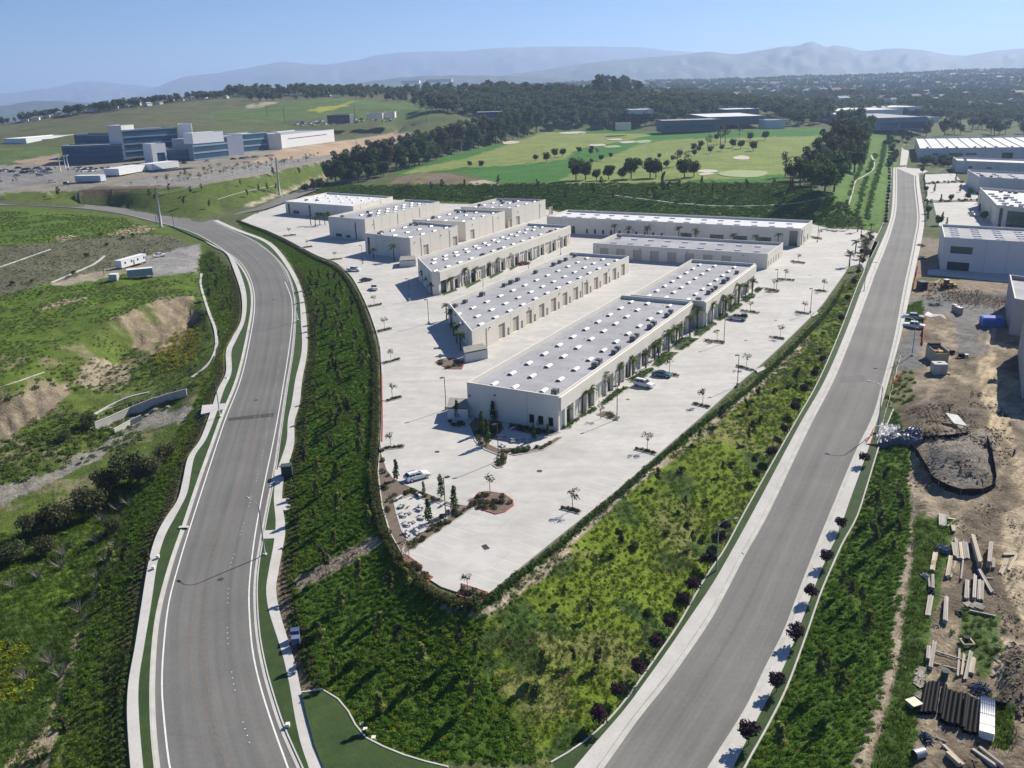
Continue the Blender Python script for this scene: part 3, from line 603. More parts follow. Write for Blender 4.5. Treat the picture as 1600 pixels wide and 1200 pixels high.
# far ridges
def ridge(name, pts, D, depth, seed, col):
    P = [atd(x, y, D) for x, y in smooth(pts, 8)]; A = resample(P, 260); mb = MB(); rows = []
    x = np.linspace(0, 40, len(A)); K_ = 20
    tops = np.array([p.z+60 for p in A])+(fbm(x*2, x*0+.3, 4, seed))*.0016*D
    for k in range(K_+5):
        t = k/K_; nz = fbm(x*1.1+fbm(x*.6, x*0+t*3, 3, seed+2)*3, x*0+t*5.5, 5, seed); env = math.sin(math.pi*min(t, 1))
        hz = (max(t, 0)**.85 if t <= 1 else 1-(t-1)*2.2)
        hh = -60+tops*np.clip(hz+nz*.42*env, -.1, 1.02); y = D-depth*(1-t)
        rows.append([(p.x*y/D, y, h_) for p, h_ in zip(A, hh)])
    n = len(A)
    for r_ in rows: mb.v += r_
    for k in range(len(rows)-1):
        for i in range(n-1): mb.f.append((k*n+i, k*n+i+1, (k+1)*n+i+1, (k+1)*n+i)); mb.m.append(0); mb.sm.append(True)
    struct(name, mb, mat(name+'_chaparral', col, tuple(c*.7 for c in col), scale=.0012, fine=.3, fscale=.012))
ridge('mountains', [(700,128),(830,112),(900,101),(970,93),(1060,86),(1105,81),(1150,84),(1215,74),(1245,71),(1268,65),(1290,73),(1310,71),(1350,79),(1395,76),(1440,78),(1500,87),(1560,79),(1640,74),(1760,80),(1900,90)], 9800, 2700, 5, (.06,.075,.05))
ridge('distant_mountains', [(150,175),(265,128),(300,118),(340,114),(430,98),(450,97),(500,101),(560,93),(590,86),(640,81),(720,80),(760,76),(850,73),(940,73),(1000,74),(1060,80),(1200,90),(1400,98)], 16000, 4000, 9, (.06,.07,.06))
ridge('far_left_hills', [(-300,150),(-100,152),(60,140),(130,127),(200,132),(280,140),(360,150),(450,155)], 18000, 4000, 15, (.10,.10,.10))
ridge('valley_hills', [(-300,178),(-50,170),(60,158),(150,160),(270,155),(400,150),(520,135),(640,120),(760,118),(860,122),(960,128)], 7200, 1600, 19, (.05,.06,.045))

# ------------------------------------------------------------------ roads, kerbs, verges, pavements
def inpix(pts, zf, n=5): return WP(pts, zf, n)
def slab_between(name, A, B, mats, t=.35, dz=0.0, n=160):
    mb = MB(); A = lift(resample(A, n), dz); B = lift(resample(B, n), dz); mb.ribbon(A, B, 0, t); return struct(name, mb, mats)
kl, kr, kn = WP(KL, zL), WP(KR, zL), WP(KN, zL)
# street surface: near part between the kerbs, far part up the hill, side street
mb = MB()
i0 = min(range(len(kl)), key=lambda i: (kl[i]-kr[0]).length)
mb.ribbon(resample(kl[i0:], 220), resample(kr, 220), 0, .3)
uvstrip(struct('left_road', mb, worn_l), 220)
i1 = min(range(len(kl)), key=lambda i: (kl[i]-kn[-1]).length)
uvstrip(slab_between('hill_road', kl[:i0+1], kn+[WP([(318,343)], zL, 0)[0], kr[0]], worn_l, n=60), 60)
zS = lambda x, y: interp(x, [(296,0.5),(333,0),(440,1.5),(560,2.3)])
sa = WP([(296,342.5),(345,333),(395,322),(440,308),(500,285),(560,262),(600,246)], zS); sb = WP([(333,346),(366,335.5),(410,327),(450,313),(510,290),(567,268),(612,248)], zS)
slab_between('side_street', sa, sb, asphalt2, dz=-.012, n=40)
rkl, rkr = WP(RKL, zR), WP(RKR, zR)
uvstrip(slab_between('right_road', rkl, rkr, worn_r), 160)
struct('road_end_apron', (lambda m: (m.prism([at(x, y) for x, y in ((1399,262),(1405,240),(1412,226),(1426,226),(1420,240),(1416,262),(1442,264),(1450,268),(1430,275))], -.3, .012), m)[1])(MB()), concrete)
def kerbline(name, P, side, mats=kerbm, wd=.18, h=.14, gut=.5):
    P = resample(P, step=3.0); mb = MB()
    mb.ribbon(lift(P, h), lift(offset(P, side*wd), h), 0, .4)
    if gut: mb.ribbon(lift(offset(P, -side*.02), .03), lift(offset(P, -side*gut), .022), 0, .05)
    return struct(name, mb, mats)
kerbline('left_kerb', kl, -1 if (kl[1]-kl[0]).length and offset(kl, 1)[60].x < kl[60].x-0 and False else (1 if offset(kl, 1)[80].x < kl[80].x else -1))
sgn = lambda P, toright: (1 if (offset(P, 1)[len(P)//2].x > P[len(P)//2].x) == toright else -1)
kerbline('right_kerb', kr, sgn(kr, True)); kerbline('north_kerb', kn, 1)
kerbline('street_kerb', rkl, sgn(rkl, False), gut=.7); kerbline('street_kerb', rkr, sgn(rkr, True), gut=.6)
def strip_px(name, A, B, zf, mats, dz=.12, t=.4, n=200): return slab_between(name, WP(A, zf), WP(B, zf), mats, t, dz, n)
strip_px('left_sidewalk', SLL, SLR, zL, walkm, .13); strip_px('right_sidewalk', SRL, SRR, zL, walkm, .13)
# verge lawns between kerb and pavement
def verge(name, K, side, P, dz=.11, mats=lawnm):
    A = offset(K, side*.19); mb = MB(); A = resample(A, 240); n = len(P); B = []
    Pd = resample(P, 900); arr = np.array([tuple(p) for p in Pd])
    for a in A: B.append(Pd[int(np.argmin(((arr[:, :2]-np.array(a[:2]))**2).sum(1)))])
    A = lift(A, dz); B = [Vector((b.x, b.y, b.z+dz)) for b in B]
    mb.ribbon(A, B, 0, .25); o = struct(name, mb, mats); o['kind'] = 'stuff'; return o
verge('verge_lawn', kl[i0:], sgn(kl[i0:], False), WP(SLR, zL)); verge('verge_lawn', kr, sgn(kr, True), WP(SRL, zL))
strip_px('street_sidewalk', RSL, [(p[0]-1.2, p[1]) for p in RKL], zR, walkm, .13)
strip_px('street_verge_lawn', RML, RSL, zR, lawnm, .10)['kind'] = 'stuff'
strip_px('street_sidewalk', [(p[0]+1.6, p[1]) for p in RKR], RSR, zR, walkm, .13)
rsr = WP(RSR, zR); rmr = WP(RMR, zR); k0 = min(range(len(rsr)), key=lambda i: (rsr[i]-rmr[0]).length)
slab_between('street_verge_lawn', rsr[k0:], rmr, lawnm, dz=.10)['kind'] = 'stuff'
def mow(name, P, wd=.18, h=.16, mats=kerbm):
    mb = MB(); P = resample(P, step=2.5); mb.ribbon(lift(P, h), lift(offset(P, wd), h), 0, .4); return struct(name, mb, mats)
mow('mow_kerb', WP(RML, zR), .22, .22); mow('mow_kerb', rmr, .22, .22)
# lawn at the tip between the two roads
TIP = [(471,1083),(500,1078),(528,1094),(548,1120),(563,1148),(598,1168),(645,1186),(700,1200),(700,1270),(530,1270),(503,1195),(491,1163),(481,1125)]
mb = MB(); zt = lambda x, y: interp(x, [(471,-5.6),(700,-7.3)])
pl = [at(x, y, zt(x, y)) for x, y in TIP]
tri = tessellate_polygon([pl]); mb.add([p+Vector((0, 0, .06)) for p in pl], [t if (pl[t[1]]-pl[t[0]]).cross(pl[t[2]]-pl[t[0]]).z > 0 else t[::-1] for t in tri]); struct('tip_lawn', mb, lawnm)['kind'] = 'stuff'
mow('mow_kerb', [at(x, y, zt(x, y)) for x, y in smooth(TIP[:8], 6)], .2, .14)
strip_px('street_verge_lawn', [(860,1192),(800,1204),(740,1212)], [(880,1222),(830,1240),(760,1260)], zR, lawnm, .05, n=12)['kind'] = 'stuff'
# bus bay slabs across the verge, driveway crossing at the channel
def slab_px(name, pts, zf, mats, dz=.135, t=.3, kind='structure'):
    P = [at(x, y, zf(x, y) if callable(zf) else zf) for x, y in pts]; zz = sum(p.z for p in P)/len(P); mb = MB()
    tri = tessellate_polygon([P]); top = [p+Vector((0, 0, dz)) for p in P]; n = len(P)
    mb.add(top, [q if (top[q[1]]-top[q[0]]).cross(top[q[2]]-top[q[0]]).z > 0 else q[::-1] for q in tri])
    mb.add(top+[p-Vector((0, 0, t)) for p in top], [(i, n+i, n+(i+1) % n, (i+1) % n) for i in range(n)])
    return mb.build(name, mats, kind=kind)
for q in ([(429,735),(447,733),(442,756),(428,755)], [(412,830),(431,829),(430,842),(409,843)], [(440,780),(460,780),(459,798),(441,798)], [(316,634),(352,631),(351,640),(314,648)]): slab_px('paving_slab', q, zL, walkm, .145)
# paint on the left road
def line(name, P, wd=.16, m=paint_w, dz=.008):
    mb = MB(); P = resample(P, step=2.5); mb.ribbon(lift(offset(P, wd/2), dz), lift(offset(P, -wd/2), dz)); return struct(name, mb, m)
line('edge_line', WP(LINL, zL), .2); line('edge_line', WP(LINR, zL), .2)
def dashes(name, P, wd, on_, off, m, dz=.008):
    mb = MB(); P = resample(P, step=on_/2); i = 0; k = max(1, int(off/(on_/2)))
    while i+2 < len(P):
        q = P[i:i+3]; mb.ribbon(lift(offset(q, wd/2), dz), lift(offset(q, -wd/2), dz)); i += 2+k
    return struct(name, mb, m)
C1 = [(352,400),(398,425),(422,455),(432,490),(430,520),(424,570),(408,640),(393,700),(376,750),(358,790),(338,840),(320,880),(306,939),(296,995),(297.3,1045),(306.7,1077),(320,1115),(335,1149),(355,1195),(375,1240)]
C2 = [(400,640),(386,720),(362,800),(330.7,880),(324,933),(320,987),(321.9,1040),(326.7,1083),(333,1120),(341,1157)]
dashes('centre_line', WP(C1, zL), .2, .9, .5, paint_o); dashes('centre_line', WP(C2, zL), .2, .9, .5, paint_o)
C3 = [(440,540),(432,600),(420,660),(410,710),(398,760),(380,820),(366,865),(360,885),(356,933),(355,973),(357,1013),(364,1064),(368,1083),(376,1117),(388,1155),(396,1180),(412,1230)]
mb = MB(); P = resample(WP(C3, zL), step=1.3)
for i, p in enumerate(P):
    if i % 8 < 4: mb.tube([p+Vector((0, 0, .006)), p+Vector((0, 0, .03))], [.1, .07], 6, 0, True, False)
struct('lane_dots', mb, paint_w)
mb = MB(); P = resample(WP([(405,384),(425,398),(440,418),(450,440)], zL), step=1.0)
for i in range(0, len(P)-1, 3): mb.ribbon(lift(offset(P[i:i+2], .25), .008), lift(offset(P[i:i+2], .0), .008))
struct('edge_dashes', mb, paint_w)
slab_px('asphalt_patch', [(357,653),(428,645),(427,651),(356,658)], zL, patchm, .006, .002)
for q in ([(1315,588),(1352,586),(1352,596),(1312,598)],): slab_px('asphalt_patch', q, zR, mat('worn_asphalt', (.15,.147,.138)), .006, .002)

# ------------------------------------------------------------------ the industrial park's paved pad
mb = MB(); mb.prism([at(x, y) for x, y in PAD], -.35, 0); struct('concrete_pad', mb, concrete)
for q in ([(1374,383),(1386,381),(1379,392),(1366,406),(1362,404)], [(1345,411),(1361,405),(1369,405),(1362,425),(1352,424)]): slab_px('driveway', q, 0, concrete, .015, .3)
def bed(name, pts, mats=mulchm, h=.13, kerb=True, km=None, label=None, cat='planter bed', group=None, ds=0):
    P = [at(x, y) for x, y in (smooth(list(pts)+[pts[0]], ds)[:-1] if ds else pts)]
    t = thing(name, (sum(p.x for p in P)/len(P), sum(p.y for p in P)/len(P), 0), label, cat, group)
    Q = [Vector((p.x-t.location.x, p.y-t.location.y, 0)) for p in P]
    a = sum(Q[i].x*Q[(i+1) % len(Q)].y-Q[(i+1) % len(Q)].x*Q[i].y for i in range(len(Q)))
    if a < 0: Q.reverse()
    inn = []
    n = len(Q)
    for i, p in enumerate(Q):
        e1 = (p-Q[i-1]).normalized(); e2 = (Q[(i+1) % n]-p).normalized(); nn = Vector((-(e1.y+e2.y), e1.x+e2.x, 0))
        inn.append(p+(nn.normalized()*.22 if nn.length > .1 else Vector((0, 0, 0))))
    kb = MB(); up = Vector((0, 0, h))
    for i in range(n):
        j = (i+1) % n
        kb.quad(Q[i]+up, Q[j]+up, inn[j]+up, inn[i]+up); kb.quad(Q[i], Q[j], Q[j]+up, Q[i]+up); kb.quad(inn[i]+up, inn[j]+up, inn[j], inn[i])
    kb.build('kerb', km or kerbm, t)
    mb = MB(); mb.prism([(p.x, p.y) for p in inn], .01, h-.03); mb.build('soil', mats, t)
    return t, P

sandm = mat('bunker_sand', (.46, .42, .33), (.40, .365, .29), scale=.3, fine=.1); greenm = mat('putting_green_turf', (.26, .32, .14), (.22, .28, .12), scale=.2, fine=.1)
for nm, m_, L_ in (('sand_bunker', sandm, ([(1088,268),(1100,265),(1120,266),(1118,269),(1102,270)], [(1090,272),(1104,270),(1116,271),(1108,273),(1096,274)], [(1144,246),(1158,243),(1170,245),(1168,249),(1150,249)], [(785,222),(800,220),(812,222),(800,225),(788,226)], [(873,207.5),(900,206),(915,208),(900,209.5),(880,209.5)], [(946,218),(966,216.5),(972,218.5),(956,220)], [(966,222),(990,220),(996,222),(975,224)], [(920,226),(942,225),(945,227.5),(925,228.5)])), ('putting_green', greenm, ([(1121,272),(1140,267),(1170,266.5),(1197,268),(1196,273),(1180,277),(1150,277),(1130,275)], [(990,221),(1010,218.5),(1018,221),(1000,224)], [(942,229),(962,227),(970,229.5),(950,231)]))):
    for q in L_:
        P = [on(*p) for p in smooth(q+[q[0]], 4)[:-1]]; zz = sum(p.z for p in P)/len(P); mb = MB(); mb.prism([(p.x, p.y) for p in P], zz-.6, max(p.z for p in P)+.12); struct(nm, mb, m_)
# ------------------------------------------------------------------ buildings
TH = R(29.057)
UV_U = Vector((math.sin(TH), math.cos(TH), 0)); UV_V = Vector((math.cos(TH), -math.sin(TH), 0))
def uv(u, v, z=0.0): p = UV_U*u+UV_V*v; return Vector((p.x, p.y, z))
def wall_panel(mb, O, ex, L, h, ops, depth=.35, mi=0):
    """one wall from O along ex, outward normal to the right of ex; ops = recessed openings (x0,x1,z0,z1)"""
    nrm = Vector((ex.y, -ex.x, 0)); up = Vector((0, 0, 1))
    xs = sorted({0.0, L, *[round(max(0, min(L, a)), 3) for o in ops for a in o[:2]]}); zs = sorted({0.0, h, *[round(max(0, min(h, a)), 3) for o in ops for a in o[2:4]]})
    P = lambda x, z, d=0: O+ex*x+up*z-nrm*d
    for a, b in zip(xs[:-1], xs[1:]):
        for c, d in zip(zs[:-1], zs[1:]):
            mx, mz = (a+b)/2, (c+d)/2
            if any(o[0] < mx < o[1] and o[2] < mz < o[3] for o in ops): continue
            mb.quad(P(a, c), P(b, c), P(b, d), P(a, d), mi)
    for a, b, c, d in [o[:4] for o in ops]:
        mb.quad(P(a, c), P(a, d), P(a, d, depth), P(a, c, depth), mi); mb.quad(P(b, d), P(b, c), P(b, c, depth), P(b, d, depth), mi)
        mb.quad(P(a, d), P(b, d), P(b, d, depth), P(a, d, depth), mi); mb.quad(P(b, c), P(a, c), P(a, c, depth), P(b, c, depth), mi)
def pane(t, name, O, ex, op, mats, depth=.35, bars=0):
    nrm = Vector((ex.y, -ex.x, 0)); up = Vector((0, 0, 1)); a, b, c, d = op[:4]; mb = MB()
    P = lambda x, z, q: O+ex*x+up*z-nrm*q
    mb.quad(P(a-.05, c-.02, depth-.02), P(b+.05, c-.02, depth-.02), P(b+.05, d+.05, depth-.02), P(a-.05, d+.05, depth-.02)); mb.quad(P(b+.05, c, depth+.1), P(a-.05, c, depth+.1), P(a-.05, d, depth+.1), P(b+.05, d, depth+.1))
    o = mb.build(name, mats, t)
    if bars:
        f = MB()
        for k in range(bars+1):
            x = a+(b-a)*k/bars; q = P(x, (c+d)/2, depth-.06); f.box(q, (.09, .09, d-c), math.atan2(ex.y, ex.x))
        q = P((a+b)/2, c+(d-c)*.72, depth-.055); f.box(q, (b-a, .07, .08), math.atan2(ex.y, ex.x)); f.build('frame', bronze, o)
    if name == 'roll_up_door':
        f = MB()
        for k in range(1, 6): q = P((a+b)/2, c+(d-c)*k/6, depth-.04); f.box(q, (b-a, .05, .05), math.atan2(ex.y, ex.x))
        f.build('door_rib', doorm, o)
    return o
sky_mb = MB()                          # barrel skylight, long axis along x
for k in range(9):
    a0, a1 = math.pi*k/9, math.pi*(k+1)/9
    sky_mb.add([(-1.25, math.cos(a0)*.68, .18+math.sin(a0)*.55), (1.25, math.cos(a0)*.68, .18+math.sin(a0)*.55), (1.25, math.cos(a1)*.68, .18+math.sin(a1)*.55), (-1.25, math.cos(a1)*.68, .18+math.sin(a1)*.55)], [(0, 1, 2, 3)], 0)
for s_ in (-1.25, 1.25):
    vs = [(s_, math.cos(math.pi*k/9)*.68, .18+math.sin(math.pi*k/9)*.55) for k in range(10)]; sky_mb.add(vs, [tuple(range(10)) if s_ > 0 else tuple(reversed(range(10)))], 1)
sky_mb.box((0, 0, .09), (2.7, 1.5, .18), 0, 2)
SKY = sky_mb.mesh('skylight', [domem, hvacm, galv])
vb = MB(); vb.tube([(0, 0, 0), (0, 0, .45), (.08, 0, .6), (.25, 0, .62), (.33, 0, .48)], .1, 6); VENT = vb.mesh('vent_pipe', galv)
hb = MB(); hb.box((0, 0, .75), (1.7, 1.5, 1.1)); hb.box((0, 0, .1), (1.9, 1.7, .2), 0, 1); hb.tube([(.3, 0, 1.3), (.3, 0, 1.45)], .5, 10, 1); hb.box((-1.15, 0, .6), (.6, .9, .7)); HV = hb.mesh('rooftop_unit', [hvacm, galv])
cb = MB(); cb.box((0, -.12, 0), (.5, .25, .22)); WPK = cb.mesh('wall_lamp', bronze)
def building(name, label, cat, foot, h, z0=0.0, wallm=creamw, rm=roofm, openings=None, par=1.0, group=None, sky=(), hv=(), vents=(), rzu=None, lamps=(), cope=copem, pt=.3):
    """foot: world corners, counter-clockwise. openings: {edge: [(x0,x1,z0,z1,kind)]}"""
    F = [Vector((p[0], p[1], 0)) for p in foot]
    if sum(F[i].x*F[(i+1) % len(F)].y-F[(i+1) % len(F)].x*F[i].y for i in range(len(F))) < 0: raise ValueError(name+' clockwise')
    c = sum(F, Vector())/len(F); t = thing(name, (c.x, c.y, z0), label, cat, group); Q = [p-c for p in F]; n = len(Q)
    mb = MB(); cp = MB(); openings = openings or {}
    inn = []
    for i, p in enumerate(Q):
        e1 = (p-Q[i-1]).normalized(); e2 = (Q[(i+1) % n]-p).normalized(); n1_ = Vector((-e1.y, e1.x, 0)); n2_ = Vector((-e2.y, e2.x, 0))
        k = 1+n1_.dot(n2_); inn.append(p+(n1_+n2_)*(pt/max(k, .3)))
    up = Vector((0, 0, 1))
    for i in range(n):
        a, b = Q[i], Q[(i+1) % n]; L = (b-a).length; ex = (b-a)/L; ops = openings.get(i, [])
        wall_panel(mb, a-up*.4, ex, L, h+.4, [(o[0], o[1], o[2]+.4, o[3]+.4) for o in ops])
        for o in ops:
            kd = o[4]
            pane(t, {'g': 'window', 'b': 'window', 'd': 'window', 'r': 'roll_up_door', 'e': 'entrance_door', 'p': 'service_door'}[kd], a, ex, o, {'g': glassg, 'b': glassb, 'd': glassm, 'r': doorm, 'e': glassm, 'p': doorm}[kd], bars={'e': 3, 'g': 4, 'b': 0}.get(kd, 0))
        ai, bi = inn[i], inn[(i+1) % n]
        cp.quad(a+up*h, b+up*h, bi+up*h, ai+up*h); mb.quad(bi+up*(h-par), ai+up*(h-par), ai+up*h, bi+up*h)
        cp.quad(a+up*(h-.12)+Vector((ex.y, -ex.x, 0))*.03, b+up*(h-.12)+Vector((ex.y, -ex.x, 0))*.03, b+up*h+Vector((ex.y, -ex.x, 0))*.03, a+up*h+Vector((ex.y, -ex.x, 0))*.03); cp.quad(a+up*h+Vector((ex.y, -ex.x, 0))*.03, b+up*h+Vector((ex.y, -ex.x, 0))*.03, b+up*h, a+up*h)
    jb = MB(); db = MB()
    for i in range(n):
        a, b = Q[i], Q[(i+1) % n]; L = (b-a).length; ex = (b-a)/max(L, .01); nv = Vector((ex.y, -ex.x, 0)); ar = math.atan2(ex.y, ex.x)
        if L < 14 or wallm.name.startswith('blue') or name != 'warehouse': continue
        for k in range(1, int(L/7.3)+1):
            x = k*L/(int(L/7.3)+1)
            if any(o[0]-.3 < x < o[1]+.3 for o in openings.get(i, [])): continue
            p = a+ex*x+nv*.004; jb.box((p.x, p.y, h/2), (.07, .02, h-.3), ar)
            if k % 3 == 1: p = a+ex*(x+.5)+nv*.07; d1 = MB(); d1.box((p.x, p.y, (h-1)/2), (.12, .12, h-1), ar); d1.build('downspout', copem, t)
    if jb.v: jb.build('joint_sealant', mat('joint_sealant', (.30, .29, .26)), t)['kind'] = 'stuff'
    mb.build('wall', wallm, t); cp.build('parapet_cap', cope, t)
    rb = MB(); rb.prism([(p.x, p.y) for p in inn], h-par-.3, h-par); ro = rb.build('roof', rm, t)
    a = math.atan2(UV_U.y, UV_U.x) if rzu is None else rzu
    for nm, me, L in (('skylight', SKY, sky), ('rooftop_unit', HV, hv), ('vent_pipe', VENT, vents)):
        for p in L:
            o = link(nm, me, ro); o.location = (p[0]-c.x, p[1]-c.y, h-par); o.rotation_euler = (0, 0, a+(math.pi if nm == 'vent_pipe' and rng.random() < .4 else 0))
            if nm != 'skylight': s_ = rng.uniform(.7, .9)*(1 if nm == 'rooftop_unit' else .75); o.scale = (s_, s_, s_)
            if nm == 'skylight': o.scale = (.9, .85, .68)
            if len(p) > 2: o.scale = (p[2],)*3
    for e, x, z in lamps:
        A, B = Q[e], Q[(e+1) % n]; ex = (B-A).normalized(); o = link('wall_lamp', WPK, t); o.location = A+ex*x+up*z; o.rotation_euler = (0, 0, math.atan2(ex.y, ex.x))
    return t, c
K = .66
def bay_ops(L, start, pitch, n, hh, deep=.35):
    o = []
    for k in range(n):
        x = start+k*pitch
        o.append((x, x+2.6, 0.05, 3.3, 'e'))
        for q in (4.3, 6.1, 7.9):
            if x+q+.8 < L-.4: o.append((x+q, x+q+.75, .5, 3.0, 'd'))
    return [q for q in o if q[1] < L-.3]
def grid(u0, u1, nu, vs, jit=0): return [tuple(uv(u0+(u1-u0)*k/(nu-1), v))[:2] for v in vs for k in range(nu)]
def ventsby(sk, dv=1.6, du=.4): return [(p[0]-UV_V.x*dv-UV_U.x*du, p[1]-UV_V.y*dv-UV_U.y*du) for p in sk]
# A: front building in two steps
u0, u1, v0, v1 = 147.4, 233.6, -92.7, -71.5
sk = grid(u0+3.5, u1-4, 11, (v0+4.6, v0+9.5)) + [tuple(uv(u0+4+7.8*k, v1-5.2))[:2] for k in range(11)]
hv = [tuple(uv(u0+q, v1-2.4+(k % 2)*.4))[:2] for k, q in enumerate((3.5, 23, 25.8, 34, 37, 46, 49.5, 58, 61.5, 71, 75))]
foot = [uv(u0, v0), uv(u0, v1), uv(u1, v1), uv(u1, v0)]      # near end, right side, far end, left side
ops = {0: [(14.5, 15.7, .7, 2.7, 'd'), (16.6, 17.8, .7, 2.7, 'd'), (18.8, 20.0, .7, 2.7, 'd'), (6.2, 7.3, 0.05, 2.3, 'p')], 1: bay_ops(u1-u0, 3.2, 10.7, 8, 7.5),
       3: [(x, x+3.6, .05, 4.2, 'r') for x in (6, 16, 26, 36, 46, 56, 66, 76)]}
BA1 = building('warehouse', 'long cream flex warehouse nearest the camera, grey roof with skylights, palms along its right wall', 'warehouse', foot, 7.5, openings=ops, sky=sk, hv=hv, vents=ventsby(sk), lamps=[(0, 6.7, 5.6), (0, .6, 4.6)]+[(1, x, 4.2) for x in range(8, 84, 11)])
u0, u1, v0, v1 = 234.2, 291.6, -90.0, -68.2
sk = grid(u0+3.5, u1-5, 8, (v0+4.2, v0+9.4)) + [tuple(uv(u0+3.5+7*k, v1-5.8))[:2] for k in range(8)]
hv = [tuple(uv(u0+q, v1-2.6))[:2] for q in (3, 13, 16.5, 20, 29, 33, 44)]
foot = [uv(u0, v0), uv(u0, v1), uv(u1, v1), uv(u1, v0)]
BA2 = building('warehouse', 'cream flex warehouse stepped behind the nearest one, end wall taller than that roof', 'warehouse', foot, 7.75, openings={1: bay_ops(u1-u0, 2.5, 10.7, 6, 7.5), 3: [(x, x+3.6, .05, 4.2, 'r') for x in (4, 14, 24, 34, 44)]}, sky=sk, hv=hv, vents=ventsby(sk))
def facade(t, c, P0, L, e, start, pitch, n, h, zb=4.3, out=.45):
    """upper band and piers standing proud of a front, one bay per tenant"""
    nrm = Vector((e.y, -e.x, 0)); a = math.atan2(e.y, e.x); O = P0-c
    b = MB(); m_ = O+e*(L/2)+nrm*(out/2+.01); b.box((m_.x, m_.y, (zb+h-.35)/2), (L-.6, out, h-.35-zb), a); b.build('fascia_band', creamw, t)
    for k in range(n):
        for dx, w_ in ((-.75, .8), (3.35, .8)):
            x = start+k*pitch+dx
            if .5 < x < L-.6: b = MB(); m_ = O+e*x+nrm*(out/2+.01); b.box((m_.x, m_.y, zb/2), (w_, out, zb), a); b.build('pier', creamw, t)
for (t_, c_), (a_, b_), v_, st, n_, hh in ((BA1, (147.4, 233.6), -71.5, 3.2, 8, 7.5), (BA2, (234.2, 291.6), -68.2, 2.5, 6, 7.75)): facade(t_, c_, uv(a_, v_), b_-a_, UV_U, st, 10.7, n_, hh)
# B: skewed near end, twelve roll-up doors on the right side
foot = [uv(211.7, -138.5), uv(186.6, -115.1), uv(297.2, -115.1), uv(297.2, -138.5)]
L = 297.2-186.6
dr = [(14+k*8.1, 14+k*8.1+3.5, .05, 4.3, 'r') for k in range(12)]; dr += [(18.8+k*8.1, 20.0+k*8.1, .05, 2.3, 'p') for k in range(11)]
sk = [tuple(uv(192+u, -115.1-2.9))[:2] for u in np.linspace(4, 100, 13)]+[tuple(uv(190+u, -115.1-8.2))[:2] for u in np.linspace(5, 102, 13)]+[tuple(uv(203+u, -138.5+9))[:2] for u in np.linspace(0, 89, 12)]
hv = [tuple(uv(q, -138.5+3.4))[:2] for q in (205.5+5, 212+4, 226, 240, 244.5, 249, 262, 276, 281, 286, 294)]
building('warehouse', 'cream warehouse with skewed near end and roll-up doors along the truck court', 'warehouse', foot, 6.2, openings={1: dr, 0: [(5+k*3, 6.1+k*3, .7, 2.9, 'd') for k in range(4)]}, sky=sk, hv=hv, lamps=[(1, x, 4.9) for x in (9, 32, 52, 73, 92)])
# C: left long building with palms
foot = [uv(259, -181.4), uv(239.6, -162.5), uv(241, -160.8), uv(345.2, -160.8), uv(345.2, -181.4)]
sk = [tuple(uv(244.5+7.9*k, -160.8-3.6))[:2] for k in range(13)]+grid(256, 341, 12, (-181.4+8.8,))+grid(262, 341, 12, (-181.4+5.2,))
BC = building('warehouse', 'long cream building with fan palms along its sunny wall and dark glass corner', 'warehouse', foot, 8.1, openings={2: [(1.2, 4.6, .05, 5.2, 'g')]+bay_ops(104, 9.5, 10.9, 9, 7), 0: [(20, 21.2, .3, 6.5, 'd'), (22.5, 23.7, .3, 6.5, 'd')]}, sky=sk, hv=[tuple(uv(q, -160.8-2))[:2] for q in (274, 286, 330)], vents=ventsby(sk[13:25]))
facade(BC[0], BC[1], uv(241, -160.8), 104.2, UV_U, 9.5, 10.9, 9, 8.1, 4.6)
# D and E: two wide buildings at the back
def wide(u0, u1, v0, v1, h, label, ops, ns, **kw):
    sk = [tuple(uv(u0+(u1-u0)*.3, v0+(v1-v0)*(k+.8)/(ns+.6)))[:2] for k in range(ns)]+[tuple(uv(u0+(u1-u0)*.7, v0+(v1-v0)*(k+.5)/(ns+.6)))[:2] for k in range(ns)]
    return building('warehouse', label, 'warehouse', [uv(u0, v0), uv(u0, v1), uv(u1, v1), uv(u1, v0)], h, openings=ops, sky=sk, rzu=math.atan2(UV_V.y, UV_V.x), **kw)
wide(321.6, 346.8, -139.9, -71.0, 5.6, 'low wide cream building with roll-up doors facing the truck court, behind it the bank-side building', {0: [(3+k*7, 6.6+k*7, .05, 3.9, 'r') for k in range(8)], 1: [(k*4.2+1, k*4.2+2.2, .6, 2.8, 'd') for k in range(5)]}, 9, lamps=[(0, x, 4.4) for x in (2, 20, 39, 60)], hv=[tuple(uv(343, -137))[:2]])
wide(371.1, 394.5, -185.0, -69.2, 7.5, 'rearmost wide building at the foot of the planted bank with green tinted windows', {0: [(11, 14.5, .05, 3.6, 'g'), (65, 70, .3, 3.2, 'g'), (78, 84, .3, 3.2, 'g'), (88, 94, .3, 3.2, 'g'), (98, 104, .3, 3.2, 'g')]+[(20+k*4, 21+k*4, .5, 2.6, 'd') for k in range(10)]+[(111.2, 114.6, .05, 6.6, 'g')], 1: [(1, 3.5, .05, 6.6, 'g'), (8, 10, .5, 3, 'd'), (14, 16, .5, 3, 'd')]}, 15, rm=roofw)
